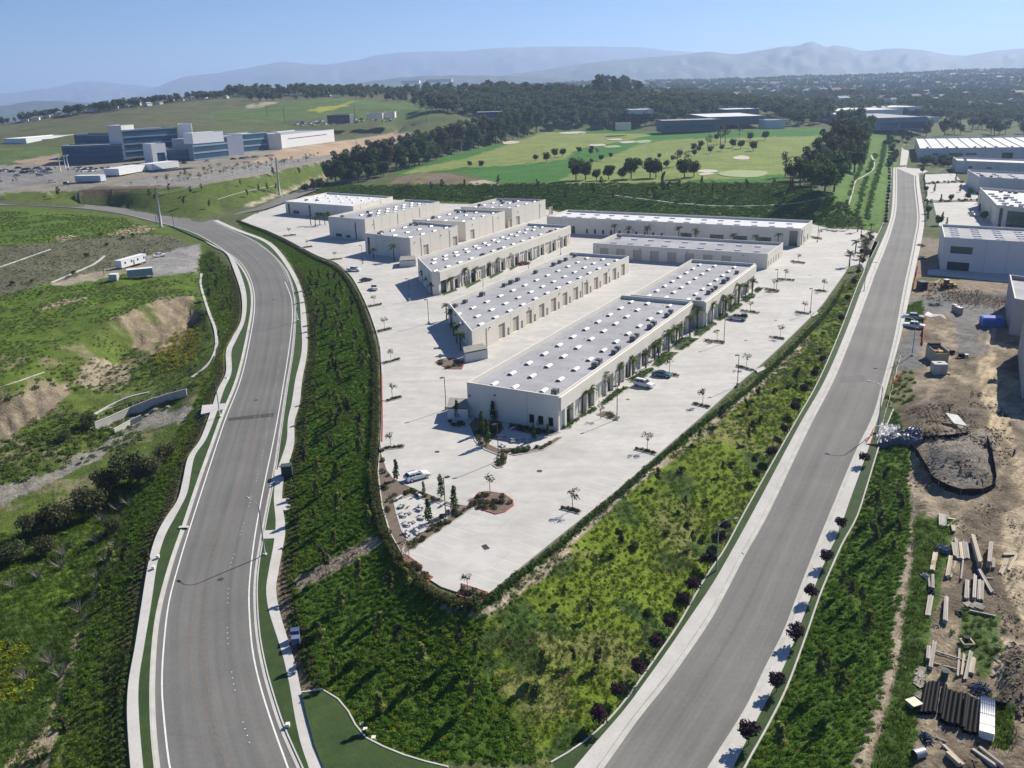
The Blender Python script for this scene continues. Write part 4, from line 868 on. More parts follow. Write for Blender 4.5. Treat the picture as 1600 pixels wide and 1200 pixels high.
# buildings read by their corners: left, near, right corner of the roof and the foot of the near corner
def by_px(name, label, cat, l, nr, rt, base, z0=0.0, h=None, ops=None, depth=None, **kw):
    h = h or solve_h(base, nr, z0); A, B, C_ = [at(p[0], p[1], z0+h) for p in (l, nr, rt)]; D = A+(C_-B)
    fr = lambda P, q, r_: tuple((A+(B-A)*q+(D-A)*r_))[:2]
    for key, out in (('gs', 'sky'), ('gh', 'hv')):
        g = kw.pop(key, None)
        if g: kw[out] = [fr(None, q, r_) for q, r_ in g]
    e = (C_-B).normalized(); kw.setdefault('rzu', math.atan2(e.y, e.x))
    return building(name, label, cat, [A, B, C_, D], h, z0, openings=ops, **kw), h
gs = lambda a, b: [((i+.5)/a, (j+.6)/b) for i in range(a) for j in range(b)]
by_px('warehouse', 'tall cream warehouse left of the long palm-lined building, nearest of the left trio', 'warehouse', (569.3,363.9), (640.4,372.1), (715,352.3), (641.4,405.6), ops={0: [(1.5, 3, .1, 7, 'd')], 1: [(9, 12.6, .05, 4.3, 'r'), (31, 34.6, .05, 4.3, 'r')]}, gs=gs(3, 4), gh=[(.2, .12), (.15, .2), (.2, .9), (.1, .85)], lamps=[(1, 3, 6.5), (1, 22, 6.5), (0, 12, 6.5)])
by_px('warehouse', 'tall cream warehouse in the middle of the left trio', 'warehouse', (644.3,342.8), (727,346.5), (788.6,329.5), (728.5,377), ops={1: [(4, 7.6, .05, 4.3, 'r'), (40, 43.6, .05, 4.3, 'r')]}, gs=gs(3, 4), gh=[(.2, .85), (.3, .9), (.15, .3)], lamps=[(1, 6, 6.5), (1, 30, 6.5)])
by_px('warehouse', 'tall cream warehouse at the back of the left trio against the bank', 'warehouse', (719.9,322.9), (799.7,325.2), (852.2,311.6), (801.5,354), ops={1: [(4, 7.6, .05, 4.3, 'r'), (40, 43.6, .05, 4.3, 'r')]}, gs=gs(3, 4), gh=[(.2, .85), (.35, .7), (.5, .8), (.15, .3), (.4, .6)], lamps=[(1, 6, 6.5), (1, 30, 6.5)])
by_px('warehouse', 'deep cream warehouse with many roof skylights, second from the far left of the park', 'warehouse', (512.7,338.1), (569.7,342.6), (686.5,314.5), (570.6,376), ops={0: [(4, 8, .6, 2.2, 'g'), (10.5, 13.5, .6, 1.8, 'g'), (16.6, 17.5, .05, 8, 'd')], 1: [(60, 75, .05, 3, 'd')]}, gs=[(i, j/9) for i in (.4, .62, .85) for j in range(2, 9)], gh=[(.2, .08), (.7, .2), (.3, .35)], lamps=[(1, 6, 6.5), (1, 95, 6.5), (1, 130, 6.5)])
by_px('warehouse', 'farthest left cream office warehouse of the park beside the side street entrance', 'warehouse', (445.2,314.5), (551.5,322.2), (613.6,306.9), (552, 341), h=7.2, ops={0: [(2, 3.5, .1, 6.4, 'd'), (6, 11, .6, 2.6, 'g'), (19, 20.4, .1, 6.4, 'd'), (24, 36, .4, 2.4, 'd'), (44, 52, .3, 2.4, 'd')]}, gs=[(i/6+.1, j/4) for i in range(6) for j in (1.6, 2.5, 3.3)], gh=[(.12, .3), (.25, .35)], rm=roofw)
# dumpster enclosures
def enclosure(label, corners, h):
    P = [at(*c) for c in corners]; c = sum(P, Vector())/4; t = thing('dumpster_enclosure', (c.x, c.y, 0), label, 'dumpster enclosure'); mb = MB()
    for i in range(4):
        a, b = P[i]-c, P[(i+1) % 4]-c; m_ = (a+b)/2; d_ = b-a; mb.box((m_.x, m_.y, h/2), (d_.length-.2*(i % 2), .2, h), math.atan2(d_.y, d_.x))
    mb.build('wall', greyw, t); rb = MB(); Q = [(p-c)*1.06 for p in P]
    vs = [Vector((q.x, q.y, h+.25)) for q in Q]; rb.prism([(q.x, q.y) for q in Q], h+.25, h+.33); rb.build('roof', mat('olive_grey_metal_roof', (.26, .26, .23), fine=.1), t)
    pb = MB()
    for q in Q: pb.box((q.x*.9, q.y*.9, (h+.25)/2), (.12, .12, h+.25))
    pb.build('post', galv, t)
enclosure('dumpster enclosure against the left wall of the nearest warehouse', [(700,655),(731,656),(733,642),(704,640)], 2.4)
enclosure('dumpster enclosure at the corner of the truck court', [(727,567),(762,560),(754,552),(725,558)], 2.4)
enclosure('dumpster enclosure below the nearest of the left trio', [(625,418),(650,416),(648,410),(627,411)], 2.4)

# ------------------------------------------------------------------ warehouses along the right side
by_px('warehouse', 'white roofed pale warehouse on the right with a glazed green window and entrance, skylights in rows', 'warehouse', (1469,381), (1471.5,386), (1650,396), (1474,417), h=8.6, wallm=greyw, ops=None, gs=None) if False else None
def by_front(name, label, l, r_, depthpx, h, z0=0.0, **kw):
    """front wall foot l..r_ ; depthpx: where the back left roof corner appears"""
    A, B = at(l[0], l[1], z0), at(r_[0], r_[1], z0); T = at(depthpx[0], depthpx[1], z0+h); d = Vector((T.x-A.x, T.y-A.y, 0))
    D, C_ = A+d, B+d; fr = lambda q, r2: tuple(A+(B-A)*q+d*r2)[:2]
    for key, out in (('gs', 'sky'), ('gh', 'hv')):
        g = kw.pop(key, None)
        if g: kw[out] = [fr(q, r2)+((kw.get('skscale', 1),) if out == 'sky' else ()) for q, r2 in g]
    kw.pop('skscale', 0); e = (B-A).normalized()
    return building(name, label, 'warehouse', [A, B, C_, D], h, z0, rzu=math.atan2(e.y, e.x), **kw), (A, B, d)
(t5, c5), g5 = by_front('warehouse', 'pale tilt-up building on the right, green window above its glass entrance', (1469,421), (1640,434), (1471,350), 11.5, wallm=greyw, openings={0: [(2.4, 9.4, 6.0, 8.5, 'g'), (2.0, 9.0, .05, 3.0, 'e'), (33, 34.2, .05, 2.6, 'p'), (43, 47, 5.6, 7.4, 'd'), (42, 47, .7, 2.4, 'g')]}, gs=[(i+d_, j) for i in (.12, .33, .54, .75, .93) for d_ in (-.022, .022) for j in (.2, .36, .52, .68, .84)], skscale=.5, par=.9)
by_front('warehouse', 'cream white-roofed office building on the right with recessed red-brown entrance', (1553,354), (1660,366), (1531,292.5), 9.6, wallm=creamw, rm=roofw, openings={0: [(1.5, 3, .05, 8.4, 'd'), (5, 15, .05, 7.6, 'g'), (18, 25, .4, 6, 'g'), (30, 36, .4, 6, 'g')], 3: [(6, 9, .5, 7, 'd')]}, gh=[(.13, .06), (.25, .08), (.4, .1), (.3, .5), (.5, .9), (.6, .9), (.35, .9)], gs=[(.12+.02*k, .7-.12*k) for k in range(5)]+[(.38+.02*k, .7-.12*k) for k in range(5)])
by_front('warehouse', 'grey roofed warehouse on the right with skylight clusters, between two white roofs', (1527,301), (1660,310), (1512,265), 9, wallm=greyw, gs=[(i, j) for i in (.1, .3, .5, .7) for j in (.3, .5, .7)], skscale=.8, gh=[(.08, .3), (.2, .3)])
by_front('warehouse', 'low warehouse on the right with bright white roof and small loading doors', (1493,269), (1660,277), (1489,245), 8, wallm=greyw, rm=roofw, openings={0: [(8, 11, 3, 4.5, 'd'), (20, 23, 3, 4.5, 'd')]}, gh=[(.1, .3), (.12, .8)])
(t1, c1), (A1_, B1_, d1_) = by_front('warehouse', 'big ribbed-roof warehouse at the far end of the right road', (1435,252), (1660,250), (1431,215), 10, wallm=greyw, rm=roofw, openings={0: [(10, 14, 4.5, 6, 'g'), (22, 30, 4.5, 6, 'g'), (34, 42, 4.5, 6, 'g'), (60, 68, .05, 6, 'd'), (80, 90, 1, 4, 'g'), (95, 105, 1, 4, 'g')]}, gh=[(.06, .1), (.2, .1), (.27, .1), (.4, .1), (.47, .1), (.55, .1), (.66, .1)])
for k in range(1, 11):
    a = A1_+(B1_-A1_)*(k/11)+d1_*.04; b = A1_+(B1_-A1_)*(k/11-.02)+d1_*.97; rb = MB(); off = Vector((c1.x, c1.y, 0))
    for q in (a, b): q.z = 9.15
    rb.tube([a-off, b-off], .35, 4); rb.build('roof_rib', mat('dark_roof_seam', (.16, .16, .18)), t1)
# unfinished shells at the right edge
A, B = at(1578,514,-.6), at(1583,516,-.6)
def shell(label, pts, h, z0, rm=roofm):
    return building('building_shell', label, 'building', [at(p[0], p[1], z0) for p in pts], h, z0, wallm=mat('grey_precast', (.40, .39, .36), (.36, .35, .33), scale=.2, fine=.08), rm=rm, par=1.2)
shell('unfinished concrete building shell at the right edge above the blue tarp', [(1577,520),(1700,545),(1700,496),(1570,478)], 9.5, -.5)
shell('tall unfinished wall at the right edge shading the dirt yard', [(1596,622),(1720,640),(1720,560),(1590,552)], 10.5, -.8)
for q in ([(1458,317),(1536,315),(1553,351),(1548,362),(1488,358),(1467,353)], [(1446,288),(1506,285),(1524,300),(1533,313),(1448,314)], [(1443,273),(1492,271),(1502,284),(1446,286)], [(1450,422),(1470,421),(1640,434),(1640,446),(1560,440),(1449,429)]): slab_px('parking_apron', q, 0, concrete, .06, .3)
slab_px('parking_lawn', [(1444,318),(1457,318),(1463,340),(1466,356),(1447,353)], 0, lawnm, .12, .2)['kind'] = 'stuff'
slab_px('parking_lawn', [(1446,270),(1470,262),(1480,262),(1465,272)], 0, lawnm, .12, .2)['kind'] = 'stuff'

# ------------------------------------------------------------------ glass office campus on the left
def box_px(t, nm, l, r_, base_y, top_y, depth, z0, m_, ops=None, pm=glassb, rm=roofw):
    A, B = at(l, base_y[0], z0), at(r_, base_y[1], z0)
    h = solve_h((l, base_y[0]), (l, top_y), z0); e = (B-A).normalized(); nb = Vector((-e.y, e.x, 0)); return A, B, h, nb
def campus_block(label, l, r_, by, ty, depth, z0=17.0, wm=greyw, bands=(), cols=(), name='office_building', rm=roofw, side=True):
    A, B = at(l, by[0], z0), at(r_, by[1], z0); h = solve_h((l, by[0]), (l, ty), z0); e = (B-A).normalized(); nb = Vector((-e.y, e.x, 0))
    L = (B-A).length; C_, D = B+nb*depth, A+nb*depth; ops = []
    for q0, q1, z1, z2 in bands: ops.append((q0*L+.2, q1*L-.2, z1*h, z2*h, 'b'))
    o3 = [(.8, depth-.8, b[2]*h, b[3]*h, 'b') for b in bands[:1]] if side else []
    o1 = [(.8, depth-.8, b[2]*h, b[3]*h, 'b') for b in bands[:len(bands)]] if side else []
    return building(name, label, 'office building', [A, B, C_, D], h, z0, wallm=wm, rm=rm, openings={0: ops, 1: o1[:4]}, par=.8)
bandw = mat('blue_grey_spandrel', (.04, .105, .20), (.03, .08, .165), fine=.06, scale=.1)
B4 = [(0, 1, .02, .21), (0, 1, .26, .46), (0, 1, .51, .71), (0, 1, .76, .96)]
B3 = [(0, 1, .03, .28), (0, 1, .36, .61), (0, 1, .69, .94)]
campus_block('dark blue glass front wing of the office campus with flagpoles before it', 101, 197, (257, 253), 228, 22, wm=bandw, bands=B3)
campus_block('taller glass block rising behind the dark blue wing of the campus', 122, 176, (249, 248), 210, 20, 18, wm=bandw, bands=B4)
campus_block('pale stair tower with rooftop box on the glass campus', 176, 197, (249, 249), 196, 14, 19, wm=greyw, bands=(), side=False)
paleb = mat('pale_blue_spandrel', (.26, .33, .38), (.22, .29, .34), fine=.06, scale=.1)
campus_block('long blue glass wing between the two pale towers of the campus', 197, 282, (247, 240), 203, 22, 20, wm=paleb, bands=B4)
campus_block('big blank white tower in the middle of the office campus', 284, 305, (240, 239), 194, 20, 20, wm=whitem, bands=(), side=False)
campus_block('slim white pier standing before the long glass wing', 218, 235, (248, 247), 212, 5, 18, wm=whitem, bands=[(.75, .85, .05, .95)], side=False)
campus_block('low glass pavilion between the dark wing and the slim white pier', 196, 212, (250, 249), 224, 14, 18, wm=bandw, bands=B3)
campus_block('white portal block at the left end of the lower glass wing', 240, 262, (254, 252), 225, 12, 17, wm=whitem, bands=[(.3, .9, .03, .5)], side=False)
campus_block('short recessed glass wing right of the white portal', 262, 303, (251, 249), 232, 16, 17.3, wm=bandw, bands=[(0, 1, .05, .42), (0, 1, .55, .92)])
campus_block('lower three-storey blue glass wing of the campus', 304, 358, (250, 244), 217, 22, 17, wm=paleb, bands=B3)
campus_block('white stair tower on the lower wing of the campus', 357, 382, (243, 241), 212, 16, 17, wm=whitem, bands=(), side=False)
campus_block('right-hand blue glass wing beside the white warehouse', 381, 419, (238, 234), 209, 22, 17, wm=paleb, bands=B3)
campus_block('long white warehouse with slit window right of the glass campus', 440, 523, (232, 221), 211, 45, 17, wm=whitem, bands=[(.12, .85, .62, .68)], side=False, rm=roofm)
campus_block('grey shadowed block between the glass wing and the white warehouse', 421, 441, (234, 233), 209, 30, 17, wm=greyw, bands=(), side=False)
campus_block('grey box building beside the white warehouse', 528, 559, (214, 212), 203, 14, 15, wm=mat('mid_grey_wall', (.33, .34, .35)), bands=(), side=False, rm=roofm)
campus_block('low white annex behind the left end of the campus', 42, 118, (226, 219), 216, 25, 26, wm=whitem, bands=[(.3, .95, .35, .6)], side=False)
campus_block('small rooftop plant house behind the lower campus wing', 302, 350, (224, 220), 208, 10, 33, wm=whitem, bands=(), side=False)
# background sheds: px left/right/base/top, ground distance
def shed(label, l, r_, by, ty, D, depth, wm=greyw, rm=roofw, name='shed', bands=()):
    A, B = atd(l, by, D), atd(r_, by, D*1.0); B.z = A.z; h = (by-ty)/FPX*D; h = max(3, h)
    ops = {0: [((B-A).length*b[0], (B-A).length*b[1], h*b[2], h*b[3], 'b') for b in bands]}
    return building(name, label, 'building', [A, B, B+Vector((0, depth, 0)), A+Vector((0, depth, 0))], h, A.z, wallm=wm, rm=rm, par=.5, openings=ops)
dk = mat('dark_teal_wall', (.13, .17, .18), fine=.06)  # one even dark teal wall colour for the sheds round the driving range
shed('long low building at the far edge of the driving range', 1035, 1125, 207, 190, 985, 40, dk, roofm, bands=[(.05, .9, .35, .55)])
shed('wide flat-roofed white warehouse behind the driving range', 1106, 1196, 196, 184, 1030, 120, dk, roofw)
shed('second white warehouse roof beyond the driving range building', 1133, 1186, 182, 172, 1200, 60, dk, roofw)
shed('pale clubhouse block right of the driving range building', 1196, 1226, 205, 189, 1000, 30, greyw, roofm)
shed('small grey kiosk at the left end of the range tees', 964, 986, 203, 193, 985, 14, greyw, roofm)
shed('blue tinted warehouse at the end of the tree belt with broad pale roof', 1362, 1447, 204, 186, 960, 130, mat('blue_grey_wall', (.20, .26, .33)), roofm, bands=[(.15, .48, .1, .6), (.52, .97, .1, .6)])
shed('white roofs of a business park beyond the tree belt', 1306, 1410, 181, 174, 1150, 120, greyw, roofw)
shed('far white business park roof left of the tree belt top', 1300, 1345, 190, 180, 1080, 60, greyw, roofw)
shed('small white shed right of the blue tinted warehouse', 1447, 1466, 192, 184, 1000, 40, greyw, roofw)
shed('blue and white office among the trees left of the golf course', 746, 785, 184, 176, 1050, 30, mat('deep_blue_wall', (.06, .10, .22)), roofw)
shed('white hospital block on the skyline among dark trees', 1029, 1040, 137, 130, 2400, 40, whitem, roofw)
shed('pale house group roof among the trees left of the range', 955, 1005, 164, 157, 1350, 60, greyw, roofw)
shed('white terraced building peeking from the trees', 888, 912, 172, 163, 1300, 30, whitem, roofw)
shed('grey works shed behind the car storage lot', 512, 547, 193, 181, 1010, 25, mat('dark_shed_wall', (.10, .11, .13)), roofm)
shed('tan works building behind the parked cars', 573, 598, 186, 178, 1030, 15, creamw, roofm)
shed('small tan works building at the right end of the car lot', 600, 617, 184, 176, 1040, 15, creamw, roofm)
shed('curved white roof far beyond the meadow, left one', 627, 655, 131, 127, 3600, 60, whitem, roofw)
shed('curved white roof far beyond the meadow, right one', 665, 706, 129, 125, 3600, 60, whitem, roofw)

for q in (('long white warehouse roof in the second row beyond the tree belt', 1330, 1440, 176, 170, 1260, 90), ('white warehouse roof farther back right of the tree belt', 1420, 1470, 172, 168, 1400, 80), ('low white roof among the trees at the far right', 1485, 1520, 178, 174, 1350, 50), ('small white roof at the far right skyline', 1555, 1590, 160, 157, 1900, 60), ('row of pale roofs left of the driving range building', 985, 1020, 178, 172, 1150, 50), ('pale roof cluster in the middle of the far wood', 1040, 1085, 172, 168, 1400, 60), ('bright roof strip in the far town centre', 1100, 1150, 152, 150, 2400, 90), ('long bright roof strip in the far town right of centre', 1285, 1365, 141, 138.5, 3000, 120), ('pale roof in the hazy town below the round hill', 1400, 1440, 150, 147.5, 2500, 90)):
    shed(q[0], q[1], q[2], q[3], q[4], q[5], q[6], greyw, roofw)
# ------------------------------------------------------------------ plants
lf_dark = leafmat('dark_groundcover_leaf', (.092,.185,.020), (.058,.13,.015)); lf_mid = leafmat('mid_green_leaf', (.105,.155,.04), (.07,.115,.03))
lf_tree = leafmat('young_tree_leaf', (.19,.215,.06), (.13,.16,.045)); lf_yel = leafmat('yellow_green_leaf', (.25,.27,.022), (.15,.20,.02)); lf_grass = leafmat('grass_blade', (.118,.190,.032), (.09,.15,.026)); lf_dry = leafmat('dry_grass_blade', (.24,.20,.11), (.16,.14,.075))
lf_grey = leafmat('grey_brush_leaf', (.30,.28,.20), (.20,.19,.13)); lf_plum = leafmat('purple_plum_leaf', (.066,.035,.05), (.042,.026,.034)); lf_euc = leafmat('eucalyptus_leaf', (.115,.14,.058), (.07,.095,.042))
lf_oak = leafmat('oak_leaf', (.080,.125,.036), (.05,.085,.027)); lf_palm = leafmat('palm_frond', (.115,.145,.04), (.075,.105,.03)); lf_brown = leafmat('brownish_leaf', (.125,.105,.06), (.085,.075,.043)); lf_wil = leafmat('willow_leaf', (.105,.110,.05), (.07,.078,.037)); lf_far = leafmat('distant_tree_leaf', (.12,.15,.06), (.075,.10,.042))
def rr(seed): return random.Random(seed)
def branchy(h, r, n, spread, seed, z0=.5):
    q = rr(seed); mb = MB(); lean = (q.uniform(-.1, .1), q.uniform(-.1, .1))
    mb.tube([(0, 0, -.3), (lean[0]*h*.3, lean[1]*h*.3, h*.5), (lean[0]*h*.5, lean[1]*h*.5, h)], [r*1.25, r*.9, r*.35], 6)
    for k in range(n):
        a = 6.28*k/n+q.uniform(-.4, .4); z = h*q.uniform(z0, .9); e = spread*q.uniform(.6, 1)
        mb.tube([(lean[0]*z*.4, lean[1]*z*.4, z), (math.cos(a)*e*.5, math.sin(a)*e*.5, z+e*.45), (math.cos(a)*e, math.sin(a)*e, z+e*.8)], [r*.5, r*.35, r*.12], 4)
    return mb
def make_tree(name, cat, th, tr, nb, spread, lobes, size, m, seed, bark=barkm):
    q = rr(seed); tk = branchy(th, tr, nb, spread, seed).mesh(name+'_trunk', bark); cr = MB()
    for c, r, n in lobes: cr.leaves(c, r, n, size, 0, q)
    return Proto(name, cat, [('trunk', tk), ('crown', cr.mesh(name+'_crown', m))])
def lobes_round(q, z, R_, n, tot, flat=.8):
    out = [((0, 0, z), (R_*.75, R_*.75, R_*.75*flat), tot//3)]
    for k in range(n):
        a = q.random()*6.28; d = R_*q.uniform(.35, .62); rad = R_*q.uniform(.38, .55)
        out.append(((math.cos(a)*d, math.sin(a)*d, z+R_*flat*q.uniform(-.45, .6)), (rad, rad, rad*.8), int(tot*.67/n)))
    return out
SAP = [make_tree('parking_tree', 'young tree', 2.6, .05, 5, 1.0, [((q_.uniform(-.7, .7), q_.uniform(-.7, .7), 2.5+q_.uniform(-.3, .6)), (.5, .5, .35), 16) for _ in range(6)], .15, lf_wil, 100+k) for k, q_ in enumerate([rr(s) for s in (1, 2, 3)])]
SLT = [make_tree('slope_tree', 'young tree', 2.3, .04, 4, .5, [((q_.uniform(-.35, .35), q_.uniform(-.35, .35), 1.7+.34*i), (.46-.04*i, .46-.04*i, .42), 36) for i in range(6)], .2, m_, 130+k) for k, (q_, m_) in enumerate(zip([rr(s) for s in (4, 5, 6)], (lf_tree, lf_wil, lf_tree)))]
PLUM = [make_tree('plum_tree', 'plum tree', 1.5, .06, 5, .8, lobes_round(rr(8+k), 2.25, 1.35, 7, 460), .19, lf_plum, 150+k) for k in range(3)]
COLM = [make_tree('columnar_tree', 'young tree', 2.6, .06, 3, .3, [((q_.uniform(-.12, .12), q_.uniform(-.12, .12), .9+.5*i), (.75-.07*i, .75-.07*i, .55), 60) for i in range(7)], .17, lf_oak, 170+k) for k, q_ in enumerate([rr(s) for s in (14, 15)])]
OAK = [make_tree('broadleaf_tree', 'tree', 5, .28, 6, 3, lobes_round(rr(20+k), 5.4, 4.3, 11, 900, .92), .55, lf_oak, 190+k) for k in range(3)]
EUC = [make_tree('eucalyptus_tree', 'tree', 11, .35, 7, 3.2, [((q_.uniform(-2.6, 2.6), q_.uniform(-2.6, 2.6), z), (2.2, 2.2, 1.9), 105) for z in (5.5, 7, 8.2, 9, 10, 11, 12, 13, 14.2)], .6, m_, 210+k) for k, (q_, m_) in enumerate(zip([rr(s) for s in (31, 32, 33, 34)], (lf_euc, lf_euc, lf_brown, lf_oak)))]
WISP = [make_tree('wispy_tree', 'tree', 7, .2, 8, 3, [((q_.uniform(-2.2, 2.2), q_.uniform(-2.2, 2.2), z), (1.4, 1.4, 1.1), 34) for z in (4.5, 5.5, 6, 7, 7.8, 8.5)], .34, lf_brown, 230+k) for k, q_ in enumerate([rr(s) for s in (41, 42)])]
def single(name, cat, lobes, size, m, seed, th=0, tr=.2, up=.3):
    q = rr(seed); mb = MB()
    if th: mb.tube([(0, 0, -.5), (0, 0, th)], [tr, tr*.4], 5, 1)
    for c, r, n in lobes: mb.leaves(c, r, n, size, 0, q, up)
    return Proto(name, cat, [(None, mb.mesh(name, [m, barkm]))])
FART = [single('distant_tree', 'tree', lobes_round(rr(50+k), 7, 4.6, 6, 190, 1.15), 1.0, (lf_far, lf_euc, lf_far, lf_brown)[k], 250+k, 5, .35) for k in range(4)]
SHR = [single('hedge_shrub', 'shrub', [((0, 0, .55), (.62, .62, .55), 120)], .13, lf_oak, 270+k) for k in range(3)]
BUSH = [single('bush', 'bush', lobes_round(rr(60+k), .8, 1.0, 5, 200, .8), .2, (lf_oak, lf_mid, lf_wil)[k], 280+k) for k in range(3)]
WASH = [make_tree('willow_thicket', 'shrub', 3, .12, 9, 2.5, lobes_round(rr(70+k), 2.6, 3.4, 14, 1500, .75), .24, (lf_wil, lf_euc)[k], 300+k) for k in range(2)]
SMALLPL = [single('planter_shrub', 'shrub', [((0, 0, .22), (.36, .36, .26), 60)], .10, m_, 320+k) for k, m_ in enumerate((lf_oak, lf_brown))]
dead = MB()
for k in range(22):
    q = rr(k); a = q.random()*6.28; dead.tube([(0, 0, 0), (math.cos(a)*.5, math.sin(a)*.5, .8), (math.cos(a)*1.2, math.sin(a)*1.2, q.uniform(.9, 2))], [.04, .03, .01], 4)
DEADB = Proto('bare_brush', 'dead shrub', [(None, dead.mesh('bare_brush', mat('grey_dead_wood', (.22, .20, .17), rough=.9)))])
def palm_proto(h, seed, nf=16):
    q = rr(seed); tk = MB(); tk.tube([(0, 0, -.2), (.05, 0, h*.5), (.08, .04, h)], [.24, .19, .17], 8)
    for i in range(int(h/.45)): tk.tube([(.06, .02, .4+i*.45), (.06, .02, .46+i*.45)], [.235, .215], 8)
    cr = MB()
    for k in range(nf):
        a = 6.283*k/nf+q.uniform(-.2, .2); e = q.uniform(-.15, 1.05); L = q.uniform(1.5, 2.1); ca, sa = math.cos(a), math.sin(a); pts = []
        for i in range(6):
            t = i/5; rdist = L*t*math.cos(e*(1-t*.2)); z = L*t*math.sin(e)-1.1*t*t*(.6+.4*math.cos(e)); pts.append(Vector((ca*rdist+.08, sa*rdist, h+z)))
        side = Vector((-sa, ca, 0))
        for i in range(5):
            w0, w1 = (.12, .42, .5, .46, .34, .05)[i:i+2]; dz = Vector((0, 0, -.16))
            for s_ in (1, -1):
                for j in range(2):
                    b0 = pts[i].lerp(pts[i+1], j*.5); b1 = pts[i].lerp(pts[i+1], j*.5+.34); ww = w0+(w1-w0)*j*.5
                    cr.add([b0, b1, b1+(side*s_*ww*1.1+dz)+(pts[i+1]-pts[i])*.25, b0+(side*s_*ww+dz)+(pts[i+1]-pts[i])*.18], [(0, 1, 2, 3)])
    cr.leaves((.08, 0, h-.15), (.35, .35, .35), 40, .16, 1, q)
    return Proto('palm_tree', 'palm', [('trunk', tk.mesh('palm_trunk', barkm)), ('crown', cr.mesh('palm_crown', [lf_palm, lf_dry]))])
PALM = [palm_proto(4.6, 1), palm_proto(4.0, 2), palm_proto(5.2, 3)]
def put_px(protos, x, y, label, group=None, s=1.0, z=None, jit=.15):
    p = at(x, y, z) if z is not None else on(x, y)
    return random.choice(protos).put(p, label, group, random.random()*6.28, s*random.uniform(1-jit, 1+jit))
# parking islands with their young trees
ISL = {'left edge': [((603,625),(628,619),(629,622),(604,629),(613,621)), ((598,566),(624,560),(625,563),(599,570),(611,563)), ((597,699),(629,696),(631,700),(600,704),(611,698)), ((588,517),(612,512),(613,515),(590,521),(601,514)), ((574,478),(596,474),(597,477),(576,481),(585,476)), ((513,406),(534,403),(535,405),(514,408),(523,404)), ((468,387),(488,384),(489,386),(470,389),(480,385)), ((442,368),(462,366),(463,368),(444,370),(452,367))],
 'right parking lot': [((993,699),(1028,708),(1024,712),(990,703),(1011,703)), ((931,648),(943,642),(971,652),(966,658),(938,654),(954,648)), ((1082,629),(1110,635),(1107,639),(1080,632),(1098,632)), ((1028,580),(1063,586),(1060,590),(1026,584),(1046,583)), ((1101,530),(1134,533),(1131,538),(1099,534),(1120,532)), ((1152,571),(1179,578),(1176,581),(1150,574),(1166,574)), ((1203,525),(1227,529),(1225,532),(1201,528),(1219,527)), ((1158,484),(1187,488),(1185,491),(1156,487),(1172,486)), ((1243,487),(1266,490),(1264,492),(1241,489),(1257,488)), ((1193,449),(1219,453),(1216,458),(1196,456),(1209,453)), ((1216,435),(1243,437),(1241,440),(1214,438),(1227,436)), ((1274,453),(1293,455),(1291,457),(1272,455),(1287,454)), ((1236,407),(1258,410),(1256,413),(1235,410),(1247,409)), ((1267,369),(1286,372),(1284,375),(1266,372),(1280,371))],
 'bottom lot': [((878,791),(910,799),(905,804),(874,796),(895,797))]}
for where, L_ in ISL.items():
    for k, q in enumerate(L_):
        bed('planter_island', q[:4], group=None, label=f'narrow kerbed planter island, {nth(k+1)} from the near end of the {where}', h=.13)
        t = put_px(SAP, q[4][0], q[4][1], f'thin tree on the {nth(k+1)} planter island from the near end of the {where}', None, 1.05, z=.08)
        b = BUSH[0]; P = [at(*c) for c in q[:4]]
        mb = MB(); qq = rr(k)
        for i in range(26):
            a_, b_ = qq.random(), qq.uniform(.3, .7); p = (P[0]*(1-a_)+P[1]*a_)*(1-b_)+(P[3]*(1-a_)+P[2]*a_)*b_-P[0]
            mb.leaves((p.x, p.y, .3), (.35, .35, .28), 12, .13, 0, qq)
        o = mb.build('island_groundcover', random.choice([lf_mid, lf_oak]), None, kind='stuff'); o.location = P[0]
_t, TQ = bed('planter_island', [(730,790),(747,770),(762,768),(788,772),(802,782),(803,790),(790,800),(775,804)], km=redm, label='large teardrop planter of bark mulch with red painted kerb')
put_px(SAP, 766, 770, 'young thin tree in the large teardrop planter with red kerb', None, 1.1, z=.1)
_t, NQ = bed('planter_island', [(769,727),(777,712),(782,708),(795,710),(793,722),(786,731),(776,732)], label='small rounded planter below the round picnic patio')
bed('planter_bed', [(627,868),(634,866),(660,884),(655,890),(677,902),(668,910),(640,892)], km=redm, label='triangular mulch bed with red kerb at the left tip of the lot')
bed('planter_bed', [(712,930),(726,920),(720,912),(764,926),(745,940)], km=redm, label='mulch bed with red kerb at the bottom tip of the lot')
bed('planter_bed', [(594,690),(598,712),(606,735),(615,747),(632,757),(657,767),(642,775),(616,783),(620,800),(628,826),(638,846),(628,866),(608,832),(596,790),(590,740)], label='wide bark mulch bed curving beside the parked white wagon')
bed('planter_bed', [(657,767),(705,786),(742,793),(632,867),(628,860),(636,846),(706,803),(704,792),(642,775)], label='mulch bed strip dividing the lower lot from the table patio')
put_px(SAP, 731, 922, 'bare twiggy young tree at the bottom tip of the lot', None, .9, z=.1); put_px(SAP, 639, 872, 'leafless young tree at the left tip of the lower lot', None, .9, z=.1)
for x, y, nm, s in ((689,778,'columnar tree beside the lamp post at the lower table patio',1.0), (710,799,'columnar tree at the right corner of the lower table patio',1.05), (670,818,'leaning young tree in front of the lower table patio',.9), (620,750,'narrow young tree left of the parked white wagon',.8), (662,771,'thin young tree in front of the parked white wagon',.6)): put_px(COLM, x, y, nm, None, s, z=.05)
